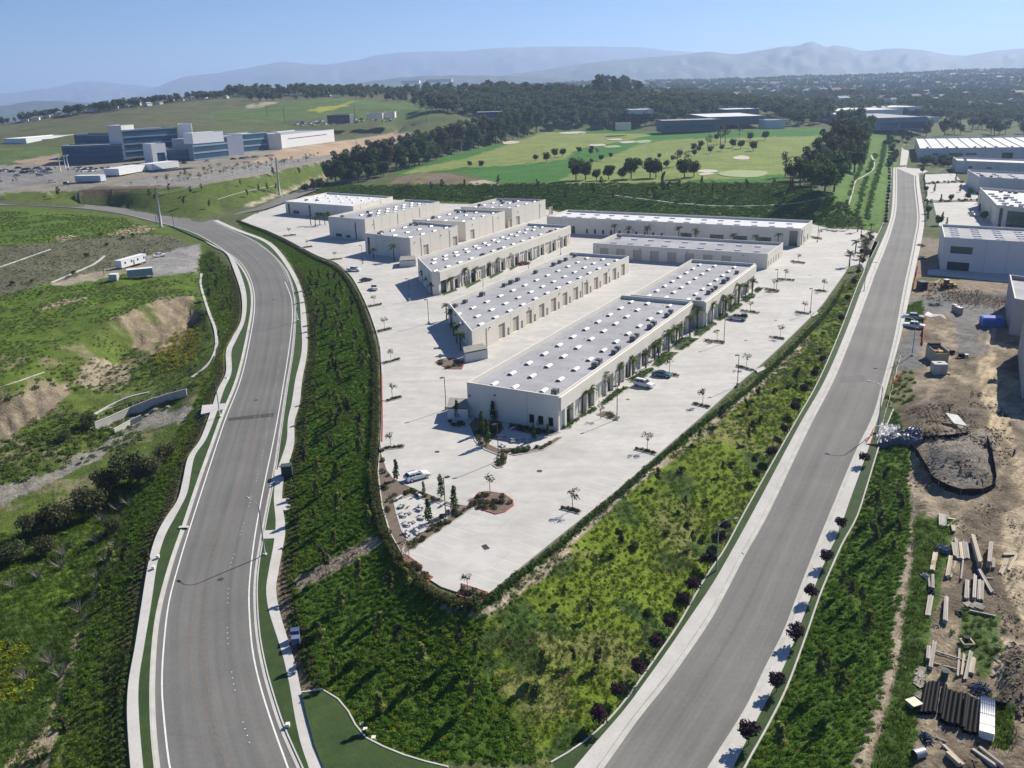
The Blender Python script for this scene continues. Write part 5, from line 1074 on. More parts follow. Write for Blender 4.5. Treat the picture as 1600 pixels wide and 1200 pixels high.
# beds round the front of building A and its patio
bed('planter_bed', [(735,672),(731,664),(742,653),(785,659),(789,671),(778,682),(766,686),(766,695),(780,702),(800,700),(805,704),(795,710),(777,711),(757,703),(742,690)], label='dark curved planting bed at the left front of the nearest warehouse')
bed('planter_bed', [(793,671),(795,661),(868,674),(876,676),(862,681),(830,680)], label='shaded planting bed below the three front windows')
bed('planter_bed', [(795,710),(812,704),(830,702),(852,694),(868,684),(880,683),(868,693),(850,703),(826,708),(805,712)], label='curved planting bed along the outer rim of the round patio')
slab_px('round_patio', [(786,672),(793,672),(830,681),(866,682),(866,685),(850,694),(830,701),(812,703),(796,700),(770,697),(768,688),(780,683)], 0, walkm, .03, .1)
slab_px('lower_patio', [(616,784),(642,775),(704,792),(706,803),(636,846),(628,826)], 0, walkm, .03, .1)
for x, y, nm, s in ((753,677,'columnar tree at the left end of the curved front bed',1.05), (770,658,'columnar tree against the shaded front wall, left of the door',1.0), (809,660,'columnar tree against the shaded front wall, right of the door',1.0), (842,667,'columnar tree between the three small front windows',.75), (834,688,'small columnar tree on the rim of the round patio',.8), (761,695,'bushy young tree at the bend of the curved front bed',1.1), (714,655,'dark columnar tree in front of the dumpster enclosure on the nearest warehouse',1.0), (856,682,'small tree at the right of the shaded front bed',.7)): put_px(COLM, x, y, nm, None, s, z=.05)
def fill_bed(poly, n, s, label, group, protos=SMALLPL, z=.1, cat=None):
    xs = [p[0] for p in poly]; ys = [p[1] for p in poly]; k = 0; T_ = []
    while k < n:
        x, y = random.uniform(min(xs), max(xs)), random.uniform(min(ys), max(ys))
        if inpoly(np.array([[x, y]]), poly)[0]: T_.append((x, y)); k += 1
    for k, (x, y) in enumerate(sorted(T_)): put_px(protos, x, y, f'{label}, {nth(k+1)} from the left', group, s, z=z)
for poly, n, lb in (([(740,676),(760,668),(788,664),(780,680),(764,690),(757,700),(745,690)], 34, 'curved bed left of the round patio'), ([(797,664),(868,676),(840,679),(798,671)], 22, 'shaded bed under the front windows'), ([(780,706),(850,697),(872,687),(850,701),(800,710)], 30, 'rim bed of the round patio'), ([(772,727),(782,710),(792,712),(786,728)], 10, 'small rounded planter below the patio'), ([(735,790),(750,772),(785,774),(798,785),(776,800)], 34, 'large teardrop planter'), ([(640,860),(655,830),(705,797),(735,793),(640,862)], 30, 'mulch strip beside the lower lot'), ([(612,775),(640,765),(690,783),(640,772)], 16, 'bed above the lower table patio'), ([(596,700),(606,740),(615,790),(605,810),(594,740)], 16, 'wide mulch bed beside the white wagon'), ([(682,566),(700,572),(724,566),(720,572),(695,576)], 14, 'bed in front of the skewed warehouse end'), ([(722,920),(760,928),(745,936),(716,930)], 12, 'bed at the bottom tip of the lot'), ([(632,868),(672,900),(668,906),(632,875)], 10, 'bed at the left tip of the lot'), ([(700,658),(728,662),(728,668),(702,664)], 10, 'shade bed beside the dumpster enclosure')):
    fill_bed(poly, n, 1.25, 'shrub in the '+lb, 'shrubs in the '+lb)
bed('planter_bed', [(680,566),(690,560),(712,560),(726,568),(722,577),(700,577)], km=redm, label='curved mulch bed in front of the skewed warehouse end')
# lawn beds with palms along A
AL = [[(876,671),(882,654),(890,660),(893,668)], [(884,668),(905,652),(922,640),(931,636),(934,641),(908,652),(895,664)], [(936,631),(960,610),(981,604),(983,606),(948,632),(940,632)], [(980,592),(1010,576),(1020,574),(1024,578),(996,597),(985,598)], [(1018,570),(1036,549),(1062,551),(1030,574),(1022,572)], [(1050,540),(1064,527),(1094,529),(1068,547),(1054,546)], [(1083,519),(1110,503),(1122,505),(1096,526),(1086,524)], [(1118,500),(1125,492),(1138,491),(1140,494),(1126,502)], [(1135,486),(1148,474),(1160,474),(1162,477),(1144,489)], [(1158,468),(1168,461),(1178,459),(1182,462),(1166,473)], [(1178,455),(1184,450),(1192,451),(1184,458)]]
for k, q in enumerate(AL):
    bed('lawn_bed', q, lawnm, .12, label=f'green planted bed against the nearest warehouses, {nth(k+1)} from its front corner', cat='planter bed')
    xs = [p[0] for p in q]; ys = [p[1] for p in q]; mb = MB(); qq = rr(900+k); O = at(sum(xs)/4, sum(ys)/4); cnt = 0
    while cnt < 42:
        x, y = qq.uniform(min(xs), max(xs)), qq.uniform(min(ys), max(ys))
        if inpoly(np.array([[x, y]]), q)[0]: p = at(x, y)-O; mb.leaves((p.x, p.y, .3), (.5, .5, .25), 14, .15, 0, qq); cnt += 1
    o = mb.build('bed_groundcover', lf_mid, None, kind='stuff'); o.location = O
for k, (x, y) in enumerate([(882,660),(910,645),(921,637),(941,618),(945,615),(967,602),(984,588),(989,585),(1009,575),(1023,563),(1029,559),(1045,549),(1057,539),(1061,536),(1078,526),(1089,514),(1112,504),(1129,492),(1133,490),(1142,483),(1154,474),(1165,466),(1175,459)]): put_px(PALM, x, y, f'fan palm in front of the nearest warehouse line, {nth(k+1)} from the camera end', None, 1.0, z=.05, jit=.12)
CPAL = [(690,457),(705,455),(727,446),(742,440),(764,431),(777,426),(795,418),(810,411),(826,404),(838,399),(854,392),(866,388),(880,382)]
for k, (x, y) in enumerate(CPAL): put_px(PALM, x, y, f'fan palm along the long left building, {nth(k+1)} from its dark glass corner', None, 1.05, z=.05, jit=.1)
for k in range(0, 12, 2):
    a, b = CPAL[k], CPAL[k+1]; bed('lawn_bed', [(a[0]-3, a[1]-2), (b[0]+6, b[1]-5), (b[0]+11, b[1]-1), (a[0]+3, a[1]+5)], lawnm, .12, label=f'green bed under the palms of the long left building, {nth(k//2+1)} from its glass corner', cat='planter bed')
for k, (x, y) in enumerate([(960,372),(983,373),(1011,374),(1060,378),(1087,380),(1145,384),(1180,387),(1215,388)]): put_px(PALM, x, y, f'palm standing before the rearmost wide building, {nth(k+1)} from its left end', None, 1.15, z=0, jit=.08)
for k, (x, y) in enumerate([(1327,416),(1336,396),(1345,373),(1342,421),(1360,368),(1349,392),(1357,383),(1307,357),(1317,358),(1325,359),(1296,356),(1340,362),(1351,402)]): put_px(PALM, x, y, f'palm at the right entrance drive, {nth(k+1)} of the cluster', 'palms at the right entrance drive', 1.05, z=0)
for k, (x, y) in enumerate([(698,500),(705,512),(709,524),(714,536),(720,548),(661,444),(668,452),(675,461)]): put_px(PALM, x, y, 'palm shaded by the '+('skewed end wall' if k < 5 else 'left flank of the long building')+f', {nth((k if k < 5 else k-5)+1)} from the back', None, .9, z=0)
for k, (x, y) in enumerate([(486,352),(493,353),(500,352),(508,352),(514,349),(523,370),(584,404),(616,408),(627,356),(637,354),(650,349),(658,346)]): put_px(PALM, x, y, f'palm by the far left warehouses, {nth(k+1)} from the left', None, 1.05, z=0)
for q, lb in (([(1443,313.5),(1530,311.5),(1531,314.5),(1443,317)], 'hedge strip between the two nearer right-hand parking courts'), ([(1444,285.5),(1503,283),(1505,285.5),(1444,288)], 'hedge strip between the two farther right-hand parking courts')):
    bed('planter_bed', q, label=lb); fill_bed(q, 26, 2.2, 'clipped shrub in the '+lb[:13]+lb[26:], 'shrubs in the '+lb)
# entrance block planting
bed('planter_bed', [(1346,366),(1373,379),(1361,403),(1343,405)], label='planted block between the two right entrance drives')
for k in range(14): put_px(BUSH, random.uniform(1345,1362), random.uniform(372,400), 'leafy bush in the block between the right entrance drives', 'bushes between the entrance drives', 1.1, z=.1)
# hedges on the rim of the pad
hr = resample(WP(HEDR, 0), step=1.3); nearer = [p for p in hr if pix([p])[0][1] > 470]; k = 0
for k, p in enumerate(reversed(nearer[:290])): random.choice(SHR).put(p+Vector((random.uniform(-.2, .2), random.uniform(-.2, .2), -.1)), f'dark hedge shrub on the right rim of the lot, {nth(k+1)} from the bottom tip', 'hedge shrubs along the right rim', random.random()*6, random.uniform(.85, 1.25))
DITCH = []
def ditch(label, pts, wd=.8):
    P = [on(*p)+Vector((0, 0, .15)) for p in smooth(pts, 6)]; P = resample(P, step=2); P = [Vector((p.x, p.y, tz(p.x, p.y)+.2)) for p in P]; DITCH.extend([(p.x, p.y) for p in resample(P, step=1)]); mb = MB(); mb.ribbon(P, offset(P, wd), 0, .4); mb.build('concrete_ditch', walkm, label=label, cat='drainage ditch')
ditch('narrow concrete ditch on the green bank inside the road bend', [(313,428),(312,445),(317,465),(325,490),(334,515),(336,540),(330,560),(318,575),(298,590)]); ditch('concrete ditch crossing the brown hillside at left', [(0,418),(40,404),(80,390)]); ditch('concrete ditch on the lower brown hillside', [(82,442),(115,428),(150,412),(165,400)], 1.0); ditch('short concrete ditch at the left edge', [(0,606),(30,596),(70,582)], .9); ditch('curved concrete ditch above the channel wall', [(150,648),(170,636),(200,622),(232,614)], .7)
ditch('concrete drain line crossing the dark bank behind the warehouses', [(955,305),(1010,312),(1060,318),(1120,322),(1180,322),(1240,318),(1288,309)], 1.3); ditch('pale path winding on the green strip right of the golf course', [(1327,320),(1333,300),(1338,283),(1350,276),(1364,266),(1367,255),(1362,243)], 2.4)
ditch('cart path on the green slope below the office car park', [(340,312),(380,300),(430,290)], 1.2)
# groundcover: loose clumps scattered over the slopes
def clump(name, m, r, h, n, size, seed, up=1.5):
    q = rr(seed); mb = MB(); mb.leaves((0, 0, h*.35), (r, r, h), n, size, 0, q, up, .3); return bpy.data.objects.new(name, mb.mesh(name, m))
def tuft(name, m, n, h, r, seed):
    q = rr(seed); mb = MB()
    for k in range(n):
        a = q.random()*6.28; d = r*math.sqrt(q.random()); b = Vector((math.cos(a)*d, math.sin(a)*d, 0)); t = b+Vector((q.gauss(0, .25)*h, q.gauss(0, .25)*h, h*q.uniform(.6, 1.2))); s_ = Vector((math.sin(a), -math.cos(a), 0))*.05
        mb.add([b-s_, b+s_, t], [(0, 1, 2)])
    return bpy.data.objects.new(name, mb.mesh(name, m))
CL = {'dark': clump('groundcover_clump', lf_dark, .8, .2, 120, .14, 1), 'dark2': clump('groundcover_clump', leafmat('olive_groundcover_leaf', (.128,.188,.026), (.085,.14,.02)), .75, .2, 110, .13, 2), 'yel': clump('flowering_clump', lf_yel, .9, .26, 130, .13, 3), 'mid': clump('low_clump', lf_mid, .7, .3, 60, .16, 4),
      'grass': tuft('grass_tuft', lf_grass, 70, .34, .75, 5), 'dry': tuft('dry_tuft', lf_dry, 60, .32, .7, 6), 'brush': clump('brush_clump', lf_grey, .7, .4, 60, .15, 7), 'must': clump('mustard_clump', leafmat('mustard_flower', (.33,.29,.03), (.18,.19,.035)), .9, .6, 90, .14, 8), 'weed': tuft('tall_weed', lf_mid, 60, .6, .6, 9)}
def scatter(name, pts, kind, smin=.8, smax=1.3):
    if not len(pts): return
    me = bpy.data.meshes.new(name); V = np.array(pts, np.float32); me.vertices.add(len(V)); me.vertices.foreach_set('co', V.ravel())
    a = me.attributes.new('size', 'FLOAT', 'POINT'); a.data.foreach_set('value', rng.uniform(smin, smax, len(V)).astype(np.float32))
    b = me.attributes.new('turn', 'FLOAT_VECTOR', 'POINT'); rv = np.zeros((len(V), 3), np.float32); rv[:, 2] = rng.uniform(0, 6.28, len(V)); rv[:, :2] = rng.normal(0, .12, (len(V), 2)); b.data.foreach_set('vector', rv.ravel())
    o = link(name, me, kind='stuff'); g = bpy.data.node_groups.new(name, 'GeometryNodeTree')
    g.interface.new_socket('Geometry', in_out='INPUT', socket_type='NodeSocketGeometry'); g.interface.new_socket('Geometry', in_out='OUTPUT', socket_type='NodeSocketGeometry')
    N = g.nodes; L = g.links; gi = N.new('NodeGroupInput'); go = N.new('NodeGroupOutput'); ip = N.new('GeometryNodeInstanceOnPoints'); oi = N.new('GeometryNodeObjectInfo'); oi.inputs['Object'].default_value = CL[kind]
    n1_ = N.new('GeometryNodeInputNamedAttribute'); n1_.data_type = 'FLOAT'; n1_.inputs['Name'].default_value = 'size'; n2_ = N.new('GeometryNodeInputNamedAttribute'); n2_.data_type = 'FLOAT_VECTOR'; n2_.inputs['Name'].default_value = 'turn'
    L.new(gi.outputs[0], ip.inputs['Points']); L.new(oi.outputs['Geometry'], ip.inputs['Instance']); L.new(n1_.outputs[0], ip.inputs['Scale']); L.new(n2_.outputs[0], ip.inputs['Rotation']); L.new(ip.outputs[0], go.inputs[0])
    md = o.modifiers.new('scatter', 'NODES'); md.node_group = g; return o
def sample(poly, step, keep=1.0, soft=0, avoid=(), nz=None, zmin=None, maxd=900):
    P = [on(max(-150, min(1750, x)), max(150, min(1260, y))) for x, y in poly]; xs = [p.x for p in P]; ys = [p.y for p in P]
    gx, gy = np.meshgrid(np.arange(min(xs)-4, max(xs)+4, step), np.arange(max(50, min(ys)-4), min(maxd, max(ys)+4), step))
    gx = gx+rng.uniform(-.5, .5, gx.shape)*step; gy = gy+rng.uniform(-.5, .5, gy.shape)*step; gx = gx.ravel(); gy = gy.ravel()
    ok = np.abs(gx/gy) < 1.0; gx, gy = gx[ok], gy[ok]; gz = tzv(gx, gy); W = np.stack([gx, gy, gz], 1); Q = pix(W)
    if soft: Q = Q+rng.normal(0, soft, Q.shape)
    m = inpoly(Q, poly) & ~inpoly(Q, TIP) & (rng.random(len(gx)) < keep) & (Q[:, 0] > -140) & (Q[:, 0] < 1740) & (Q[:, 1] < 1330)
    for a in avoid: m &= ~inpoly(Q, a)
    mi = np.where(m)[0]; DA = np.array(DITCH)
    if len(mi) and len(DA):
        for ch in np.array_split(mi, max(1, len(mi)//4000)): m[ch] &= np.min((gx[ch, None]-DA[None, :, 0])**2+(gy[ch, None]-DA[None, :, 1])**2, axis=1) > 1.7
    if nz: f = fbm(gx/nz[0], gy/nz[0], 4, nz[2]); m &= (f > nz[1]) if len(nz) < 4 else (f < nz[1])
    return W[m]
cl_ = MB(); q_ = rr(77)
for k in range(9):
    c_ = Vector((q_.uniform(-.7, .7), q_.uniform(-.7, .7), .05)); r_ = q_.uniform(.08, .28); vs = [c_+Vector((q_.gauss(0, 1), q_.gauss(0, 1), abs(q_.gauss(0, .7)))).normalized()*r_ for _ in range(7)]; cl_.add(vs, [(0, 1, 2), (0, 2, 3), (0, 3, 4), (0, 4, 1), (1, 2, 5), (2, 3, 5), (3, 4, 6), (4, 1, 6), (1, 5, 6), (3, 5, 6)])
CL['clod'] = bpy.data.objects.new('earth_clods', cl_.mesh('earth_clods', mat('earth_clod', (.20, .16, .115), (.13, .105, .075), scale=1, rnd=.3, island=.4)))
stripe = [(456,905),(520,870),(592,835),(600,850),(540,885),(465,925)]
scatter('slope_groundcover', sample(slopeL, .85, .97, 1.5, [stripe]), 'dark', .5, .85)
scatter('slope_groundcover', sample(slopeL, 1.15, .85, 1.5, [stripe], (9, -.03, 33)), 'dark2', .5, .9)
scatter('yellow_green_cover', sample(slopeL, 1.7, .85, 1.5, [stripe], (12, .05, 31)), 'yel', .4, .7)
scatter('stripe_brush', sample(stripe, 1.8, .8), 'brush', .5, .9)
scatter('right_slope_grass', sample(slopeR, .95, .9, 1, [], (7, -.16, 37)), 'grass', .55, .9)
scatter('right_slope_cover', sample(slopeR, 1.1, .7, 1, [], (13, .02, 39)), 'dark', .3, .55)
scatter('right_slope_dry_grass', sample(slopeR, 1.5, .8, 1, [], (6, .07, 41)), 'dry', .7, 1.3)
scatter('east_slope_cover', sample(slopeRR, .85, .97, 1), 'dark', .5, .85); scatter('east_slope_cover', sample(slopeRR, 1.4, .8, 1, [], (8, .0, 44)), 'dark2', .5, .9)
westslope = [(322,640),(330,600),(345,560),(360,520),(372,480),(365,440),(352,415),(330,392),(312,400),(312,470),(325,520),(335,560),(322,600),(300,640),(270,690),(225,760),(205,830),(180,880),(160,910),(130,985),(105,1060),(85,1130),(75,1220),(70,1290),(196,1290),(190,1120),(202,1010),(222,885),(248,812),(277,755),(300,690)]
scatter('west_slope_cover', sample(westslope, .95, .95, 1), 'dark2', .5, .85); scatter('west_slope_cover', sample(westslope, 1.5, .8, 1, [], (9, .02, 43)), 'dark', .8, 1.2); scatter('west_slope_grass', sample(westslope, 1.6, .7, 1), 'grass', .8, 1.2)
backbank = [(440,304),(500,286),(570,291),(640,289),(900,287),(1235,286),(1300,306),(1340,335),(1350,352),(1300,356),(1265,346),(885,331),(860,324),(770,317),(690,314),(615,309),(520,300)]
scatter('bank_cover', sample(backbank, 2.0, .95, 1), 'dark', 1.3, 2.1); scatter('bank_cover', sample(backbank, 2.3, .85, 1, [], (10, -.08, 47)), 'dark2', 1.3, 2.2)
fieldA = [(-150,330),(0,330),(190,340),(300,385),(312,430),(318,500),(330,560),(318,620),(235,640),(150,690),(0,760),(-150,800)]
NOVEG = [[(225,410),(262,393),(312,378),(318,398),(310,424),(270,432),(230,434)], [(72,446),(180,418),(230,398),(262,394),(225,410),(230,434),(190,432),(110,448)], [(168,507),(250,470),(298,464),(308,500),(283,536),(235,555),(208,538)], [(0,640),(60,603),(104,604),(104,618),(60,650),(0,690)]]
chap = [(-150,392),(0,386),(120,376),(200,370),(270,372),(300,386),(250,403),(150,428),(0,462),(-150,500)]
scatter('meadow_grass', sample(fieldA, 1.5, .9, 1, [chap]+NOVEG, (9, -.1, 51)), 'grass', .6, 1.0); scatter('hillside_brush', sample(chap, 1.9, .85, 1, NOVEG), 'brush', .5, 1.0); scatter('meadow_dry_grass', sample(fieldA, 3.2, .8, 1, NOVEG, (6, .05, 53)), 'dry', .9, 1.6)
scatter('mustard_patch', sample([(242,555),(262,530),(300,512),(312,520),(308,560),(285,575),(262,580),(240,575)], 1.3, .65, 3), 'must', .7, 1.2)
scatter('bank_scrub', sample([(0,600),(160,560),(300,540),(320,600),(240,640),(150,690),(0,760)], 2.0, .7, 1, NOVEG, (7, -.02, 57)), 'mid', .7, 1.4)
lowfield = [(-150,850),(50,830),(130,800),(215,740),(225,790),(190,860),(150,950),(110,1050),(80,1150),(60,1290),(-150,1290)]
scatter('wash_grass', sample(lowfield, 1.0, .9, 1), 'grass', .7, 1.3); scatter('wash_weeds', sample(lowfield, 2.2, .5, 1, [], (6, .03, 59)), 'weed', .8, 1.5); scatter('wash_scrub', sample(lowfield, 2.6, .45, 1, [], (8, .08, 61)), 'mid', .9, 2.0)
scatter('wash_yellow_weeds', sample([(-60,1000),(40,1000),(60,1060),(30,1100),(-60,1100)], 1.3, .8, 2), 'yel', .8, 1.4)
scatter('channel_scrub', sample([(-150,640),(0,690),(150,640),(215,660),(225,690),(60,745),(-150,800)], 1.7, .8, 1), 'mid', .7, 1.5)
scatter('yard_weeds', sample([(1430,810),(1490,812),(1480,850),(1455,920),(1445,1000),(1436,1090),(1412,1260),(1345,1260),(1392,1100),(1412,980),(1428,850)], .9, .9, 1), 'grass', .6, 1.2)
scatter('yard_weeds', sample([(1500,950),(1555,960),(1560,1020),(1535,1060),(1500,1010)], 1.0, .75, 3), 'weed', .5, 1.0); scatter('yard_weeds', sample([(1545,1090),(1585,1100),(1580,1170),(1545,1160)], .7, .9, 2), 'grass', .8, 1.3); scatter('yard_weeds', sample([(1430,940),(1600,940),(1600,1190),(1430,1190)], 1.8, .5, 1, [], (5, .05, 67)), 'weed', .4, .8)
scatter('verge_weeds', sample([(1412,480),(1440,468),(1444,505),(1412,508)], .9, .9, 1), 'grass', .7, 1.1); scatter('verge_weeds', sample([(1394,590),(1425,575),(1430,625),(1385,640)], 1.4, .7, 1), 'weed', .6, 1.2)
scatter('rim_lawn', sample([(1107,648),(1140,619),(1190,575),(1250,520),(1297,468),(1318,440),(1330,430),(1318,450),(1297,484),(1250,536),(1190,592),(1150,628)], .8, .9, 0), 'grass', .35, .6)
for q in ([(1318,332),(1332,292),(1350,245),(1357,216)], [(1354,342),(1362,300),(1378,250),(1382,222)], [(1337,338),(1349,290),(1368,240)]): scatter('strip_hedge_rows', sample(pathpoly(q, 5), 1.5, .9, 1, maxd=1100), 'dark', 1.2, 2.0)
hl = WP(HEDL, 0); LH = []
for wdt in (-.55, .15): LH += [p+Vector((random.gauss(0, .12), random.gauss(0, .12), .15)) for p in offset(resample(hl, step=.85), wdt)]
CL['hedge'] = clump('hedge_clump', leafmat('olive_hedge_leaf', (.095,.105,.04), (.06,.07,.028)), .6, .7, 120, .14, 10); scatter('left_rim_hedge', np.array([tuple(p) for p in LH]), 'hedge', .65, 1.05)
scatter('right_rim_hedge', np.array([tuple(p) for p in hr if pix([p])[0][1] <= 470]), 'hedge', .7, 1.0)
# planting strips beside the pavements of the left road
def len_(d_, offs): return ('one', 'two', 'three')[list(offs).index(d_)]
def row_shrubs(P, side, offs, label, group, ymin, ymax=1215):
    n = 0
    for d_ in offs:
        for i_, p in enumerate( offset(resample(P, step=1.35), side*d_)):
            q = pix([p])[0]
            if ymin < q[1] < ymax: SMALLPL[0 if random.random() < .7 else 1].put(Vector((p.x+random.gauss(0, .1), p.y+random.gauss(0, .1), tz(p.x, p.y)+.02)), f'{label}, {nth(i_+1)} from the far end, row {len_(d_, offs)}', group, random.random()*6, random.uniform(1.1, 1.6)); n += 1
sll, srr = WP(SLL, zL), WP(SRR, zL)
row_shrubs(sll, sgn(sll, False), (.8, 1.7), 'shrub left of the left-hand pavement', 'shrub rows left of the left-hand pavement', 1010)
row_shrubs(srr, sgn(srr, True), (.9, 1.6, 2.3), 'shrub right of the right-hand pavement', 'shrub rows right of the right-hand pavement', 960, 1072)
E_ = []
for P, sd_ in ((sll, sgn(sll, False)), (srr, sgn(srr, True))):
    for d_ in (1.0, 1.7, 2.4):
        for p in offset(resample(P, step=1.5), sd_*d_):
            q = pix([p])[0]
            if 420 < q[1] <= (1010 if P is sll else 960): E_.append((p.x, p.y, tz(p.x, p.y)))
CL['plant'] = clump('planter_clump', lf_brown, .32, .3, 60, .10, 12); scatter('pavement_planting', np.array(E_), 'plant', .9, 1.5)
scatter('earth_clods', sample([(1430,640),(1540,610),(1600,700),(1560,780),(1440,770),(1420,700)], 1.2, .7, 2, [], (5, -.02, 71)), 'clod', .5, 1.6); scatter('earth_clods', sample([(1440,440),(1600,470),(1600,490),(1450,470)], 1.3, .7, 2), 'clod', .5, 1.5); scatter('earth_clods', sample([(1425,760),(1600,800),(1620,1250),(1380,1250),(1425,900)], 1.5, .6, 2, [], (6, .0, 73)), 'clod', .3, 1.0); scatter('earth_clods', sample([(1565,1010),(1640,1010),(1640,1150),(1560,1100)], .9, .8, 2), 'clod', .6, 1.6)
# young staked trees on the slopes
def gridtrees(poly, step, protos, label, group, s=1.0, jit=.3, keep=1.0, soft=0):
    P = sorted((tuple(p) for p in sample(poly, step, keep)), key=lambda p: -pix([p])[0][1])
    for k, p in enumerate(P): random.choice(protos).put(Vector(p), f'{label}, {nth(k+1)} from the bottom', group, random.random()*6.28, s*random.uniform(.8, 1.25))
inner = [(480,430),(530,440),(560,480),(578,560),(578,700),(580,760),(598,850),(650,925),(740,955),(760,1090),(740,1170),(640,1165),(560,1110),(500,1030),(470,900),(470,760),(490,600),(488,500)]
gridtrees([p for p in inner], 6.6, SLT, 'slim tree on the dark slope right of the left road', 'young trees on the left slope', 1.15)
gridtrees([(1375,760),(1410,740),(1412,830),(1395,950),(1370,1070),(1330,1200),(1210,1200),(1260,1060),(1310,900)], 6.5, SLT, 'slim young tree on the dark slope right of the right road', 'young trees on the right-hand slope', 1.15)
gridtrees([(200,830),(240,860),(210,980),(190,1100),(180,1200),(95,1200),(120,1060),(160,930)], 6.5, SLT, 'slim young tree on the bank left of the left pavement', 'young trees left of the left pavement', 1.15)
gridtrees([(320,400),(362,430),(368,490),(340,560),(318,560),(322,470)], 7, SLT, 'slim young tree on the green bank inside the road bend', 'young trees inside the road bend', 1.0)
gridtrees([(1300,500),(1270,590),(1200,730),(1120,850),(1040,970),(940,1110),(800,1150),(800,980),(900,850),(1060,710),(1200,610)], 9.5, SLT, 'slim young tree on the grassy slope above the right road', 'young trees on the grassy slope', .95, keep=.85)
for k, p in enumerate(sample([(1300,500),(1270,590),(1200,730),(1120,850),(1040,970),(940,1110),(780,1150),(760,1000),(900,850),(1060,710),(1200,610)], 8.5, .75)): random.choice(BUSH).put(Vector(p), f'dark round bush on the grassy slope above the right road, {nth(k+1)} counted uphill', 'dark bushes on the grassy slope', random.random()*6, random.uniform(.55, .95))
gridtrees([(640,292),(900,290),(1230,290),(1290,310),(1330,345),(1270,335),(900,322),(690,306)], 15, SLT, 'young tree on the dark planted bank behind the warehouses', 'young trees on the planted bank', 1.9)
gridtrees([(20,306),(300,298),(500,262),(500,276),(430,302),(300,335),(200,320)], 14, SLT, 'young tree on the green slope below the office car park', 'young trees below the office car park', 1.5)
for k, (x, y) in enumerate([(158,368),(192,374),(208,371),(167,384),(135,402),(115,430),(50,442),(20,445),(65,460)]): put_px(BUSH, x, y, f'dark round bush on the brown hillside left of the road, {nth(k+1)} from the right', None, 1.2)
PLR = [(1311,832),(1291,886),(1267,942),(1243,1010),(1213,1084),(1170,1166),(1350,728),(1130,1226)]
for k, (x, y) in enumerate(PLR[:6]): put_px(PLUM, x, y, f'purple-leaved plum tree on the strip right of the right road, {nth(6-k)} from the bottom', None, 1.05)
put_px(PLUM, 1349, 728, 'purple-leaved plum tree by the orange mesh at the end of the right strip', None, 1.0)
for k, (x, y) in enumerate([(940,1140),(970,1098),(1001,1066),(1028,1024),(1049,992),(1071,956),(1085,934),(1110,895),(1131,856),(1137,838),(1185,756),(1208,725),(1229,684),(1245,652),(1261,624),(1276,597),(1288,574),(1318,508),(1328,476),(1338,452),(1345,434),(1352,418)]): put_px(PLUM, x-4, y-2, f'dark purple plum tree on the slope side of the right road, {nth(k+1)} from the bottom', None, .95)
for k in range(24): y = 352-k*5.2; x = 1383+min(6, k*.5); put_px(PLUM, x, y, f'small dark tree in the far row by the right road, {nth(k+1)} from the near end', None, .9)
# willows and brush of the wash
for x, y, s, lb in ((205,752,1.35,'largest dark willow thicket beside the drainage channel'), (235,750,1.1,'dark willow thicket right of the largest one by the channel'), (170,770,1.0,'dark willow thicket left of the largest one by the channel'), (140,808,1.15,'grey-green willow thicket in the middle of the wash'), (95,825,1.15,'willow thicket left of the middle of the wash'), (60,838,1.0,'willow thicket near the left edge above the green field'), (70,868,.7,'low green thicket at the left edge of the green field'), (258,720,.8,'light willow thicket above the channel mouth'), (140,668,.75,'dark thicket left of the concrete channel wall'), (100,690,.6,'low thicket beyond the channel path'), (20,880,.9,'greyish thicket at the left picture edge'), (180,830,.6,'grey bare-topped thicket below the largest willow')):
    put_px(WASH, x, y, lb, None, s, jit=.03)
for k, (x, y) in enumerate([(160,815),(185,800),(150,850),(95,890),(100,870),(165,880),(150,905),(60,905),(20,920),(95,1060),(80,1040),(40,1065),(200,790),(125,960)]): put_px([DEADB], x, y, f'bare grey brush in the green field of the wash, {nth(k+1)} in the scatter', 'bare grey brush in the wash', 1.3)
# golf course trees: pixel foot and height in pixels
def tree_px(protos, x, y, hp, nat, label, group=None, base=None):
    p = base or on(x, y); h = hp/ppm(p); return random.choice(protos).put(p, label, group, random.random()*6.28, h/nat)
GT = [(734,261,10),(752,262,12),(837,252,11),(854,253,16),(867,246,15),(879,245,14),(923,242,10),(939,252,11),(954,247,9),(924,256,9),(900,281,36),(915,281,30),(932,282,19),(951,281,24),(986,279,34),(972,281,19),(1016,278,32),(1025,278,30),(1069,279,32),(1084,276,26),(1041,263,14),(1051,252,10),(905,240,11),(925,236,9),(1000,262,12),(1015,255,10),(1030,248,9),(1062,246,12),(1085,244,11),(1092,238,10),(1110,240,12),(1128,236,11),(1095,232,13),(1145,231,15),(1157,233,15),(1177,236,17),(1195,219,15),(1172,220,14),(1120,220,11),(1084,236,13)]
for k, (x, y, h) in enumerate(sorted(GT)): tree_px(OAK, x, y, h, 9.8, f'round-crowned tree standing on the golf range grass, {nth(k+1)} from the left')
for k, (x, y, h) in enumerate([(933,243,12),(1058,260,26),(1075,256,20),(1106,231,20),(1133,224,30),(1126,226,26),(1155,214,20),(1227,276,38)]): tree_px(WISP, x, y, h, 9.3, f'wispy brownish bare tree on the golf range, {nth(k+1)} from the left')
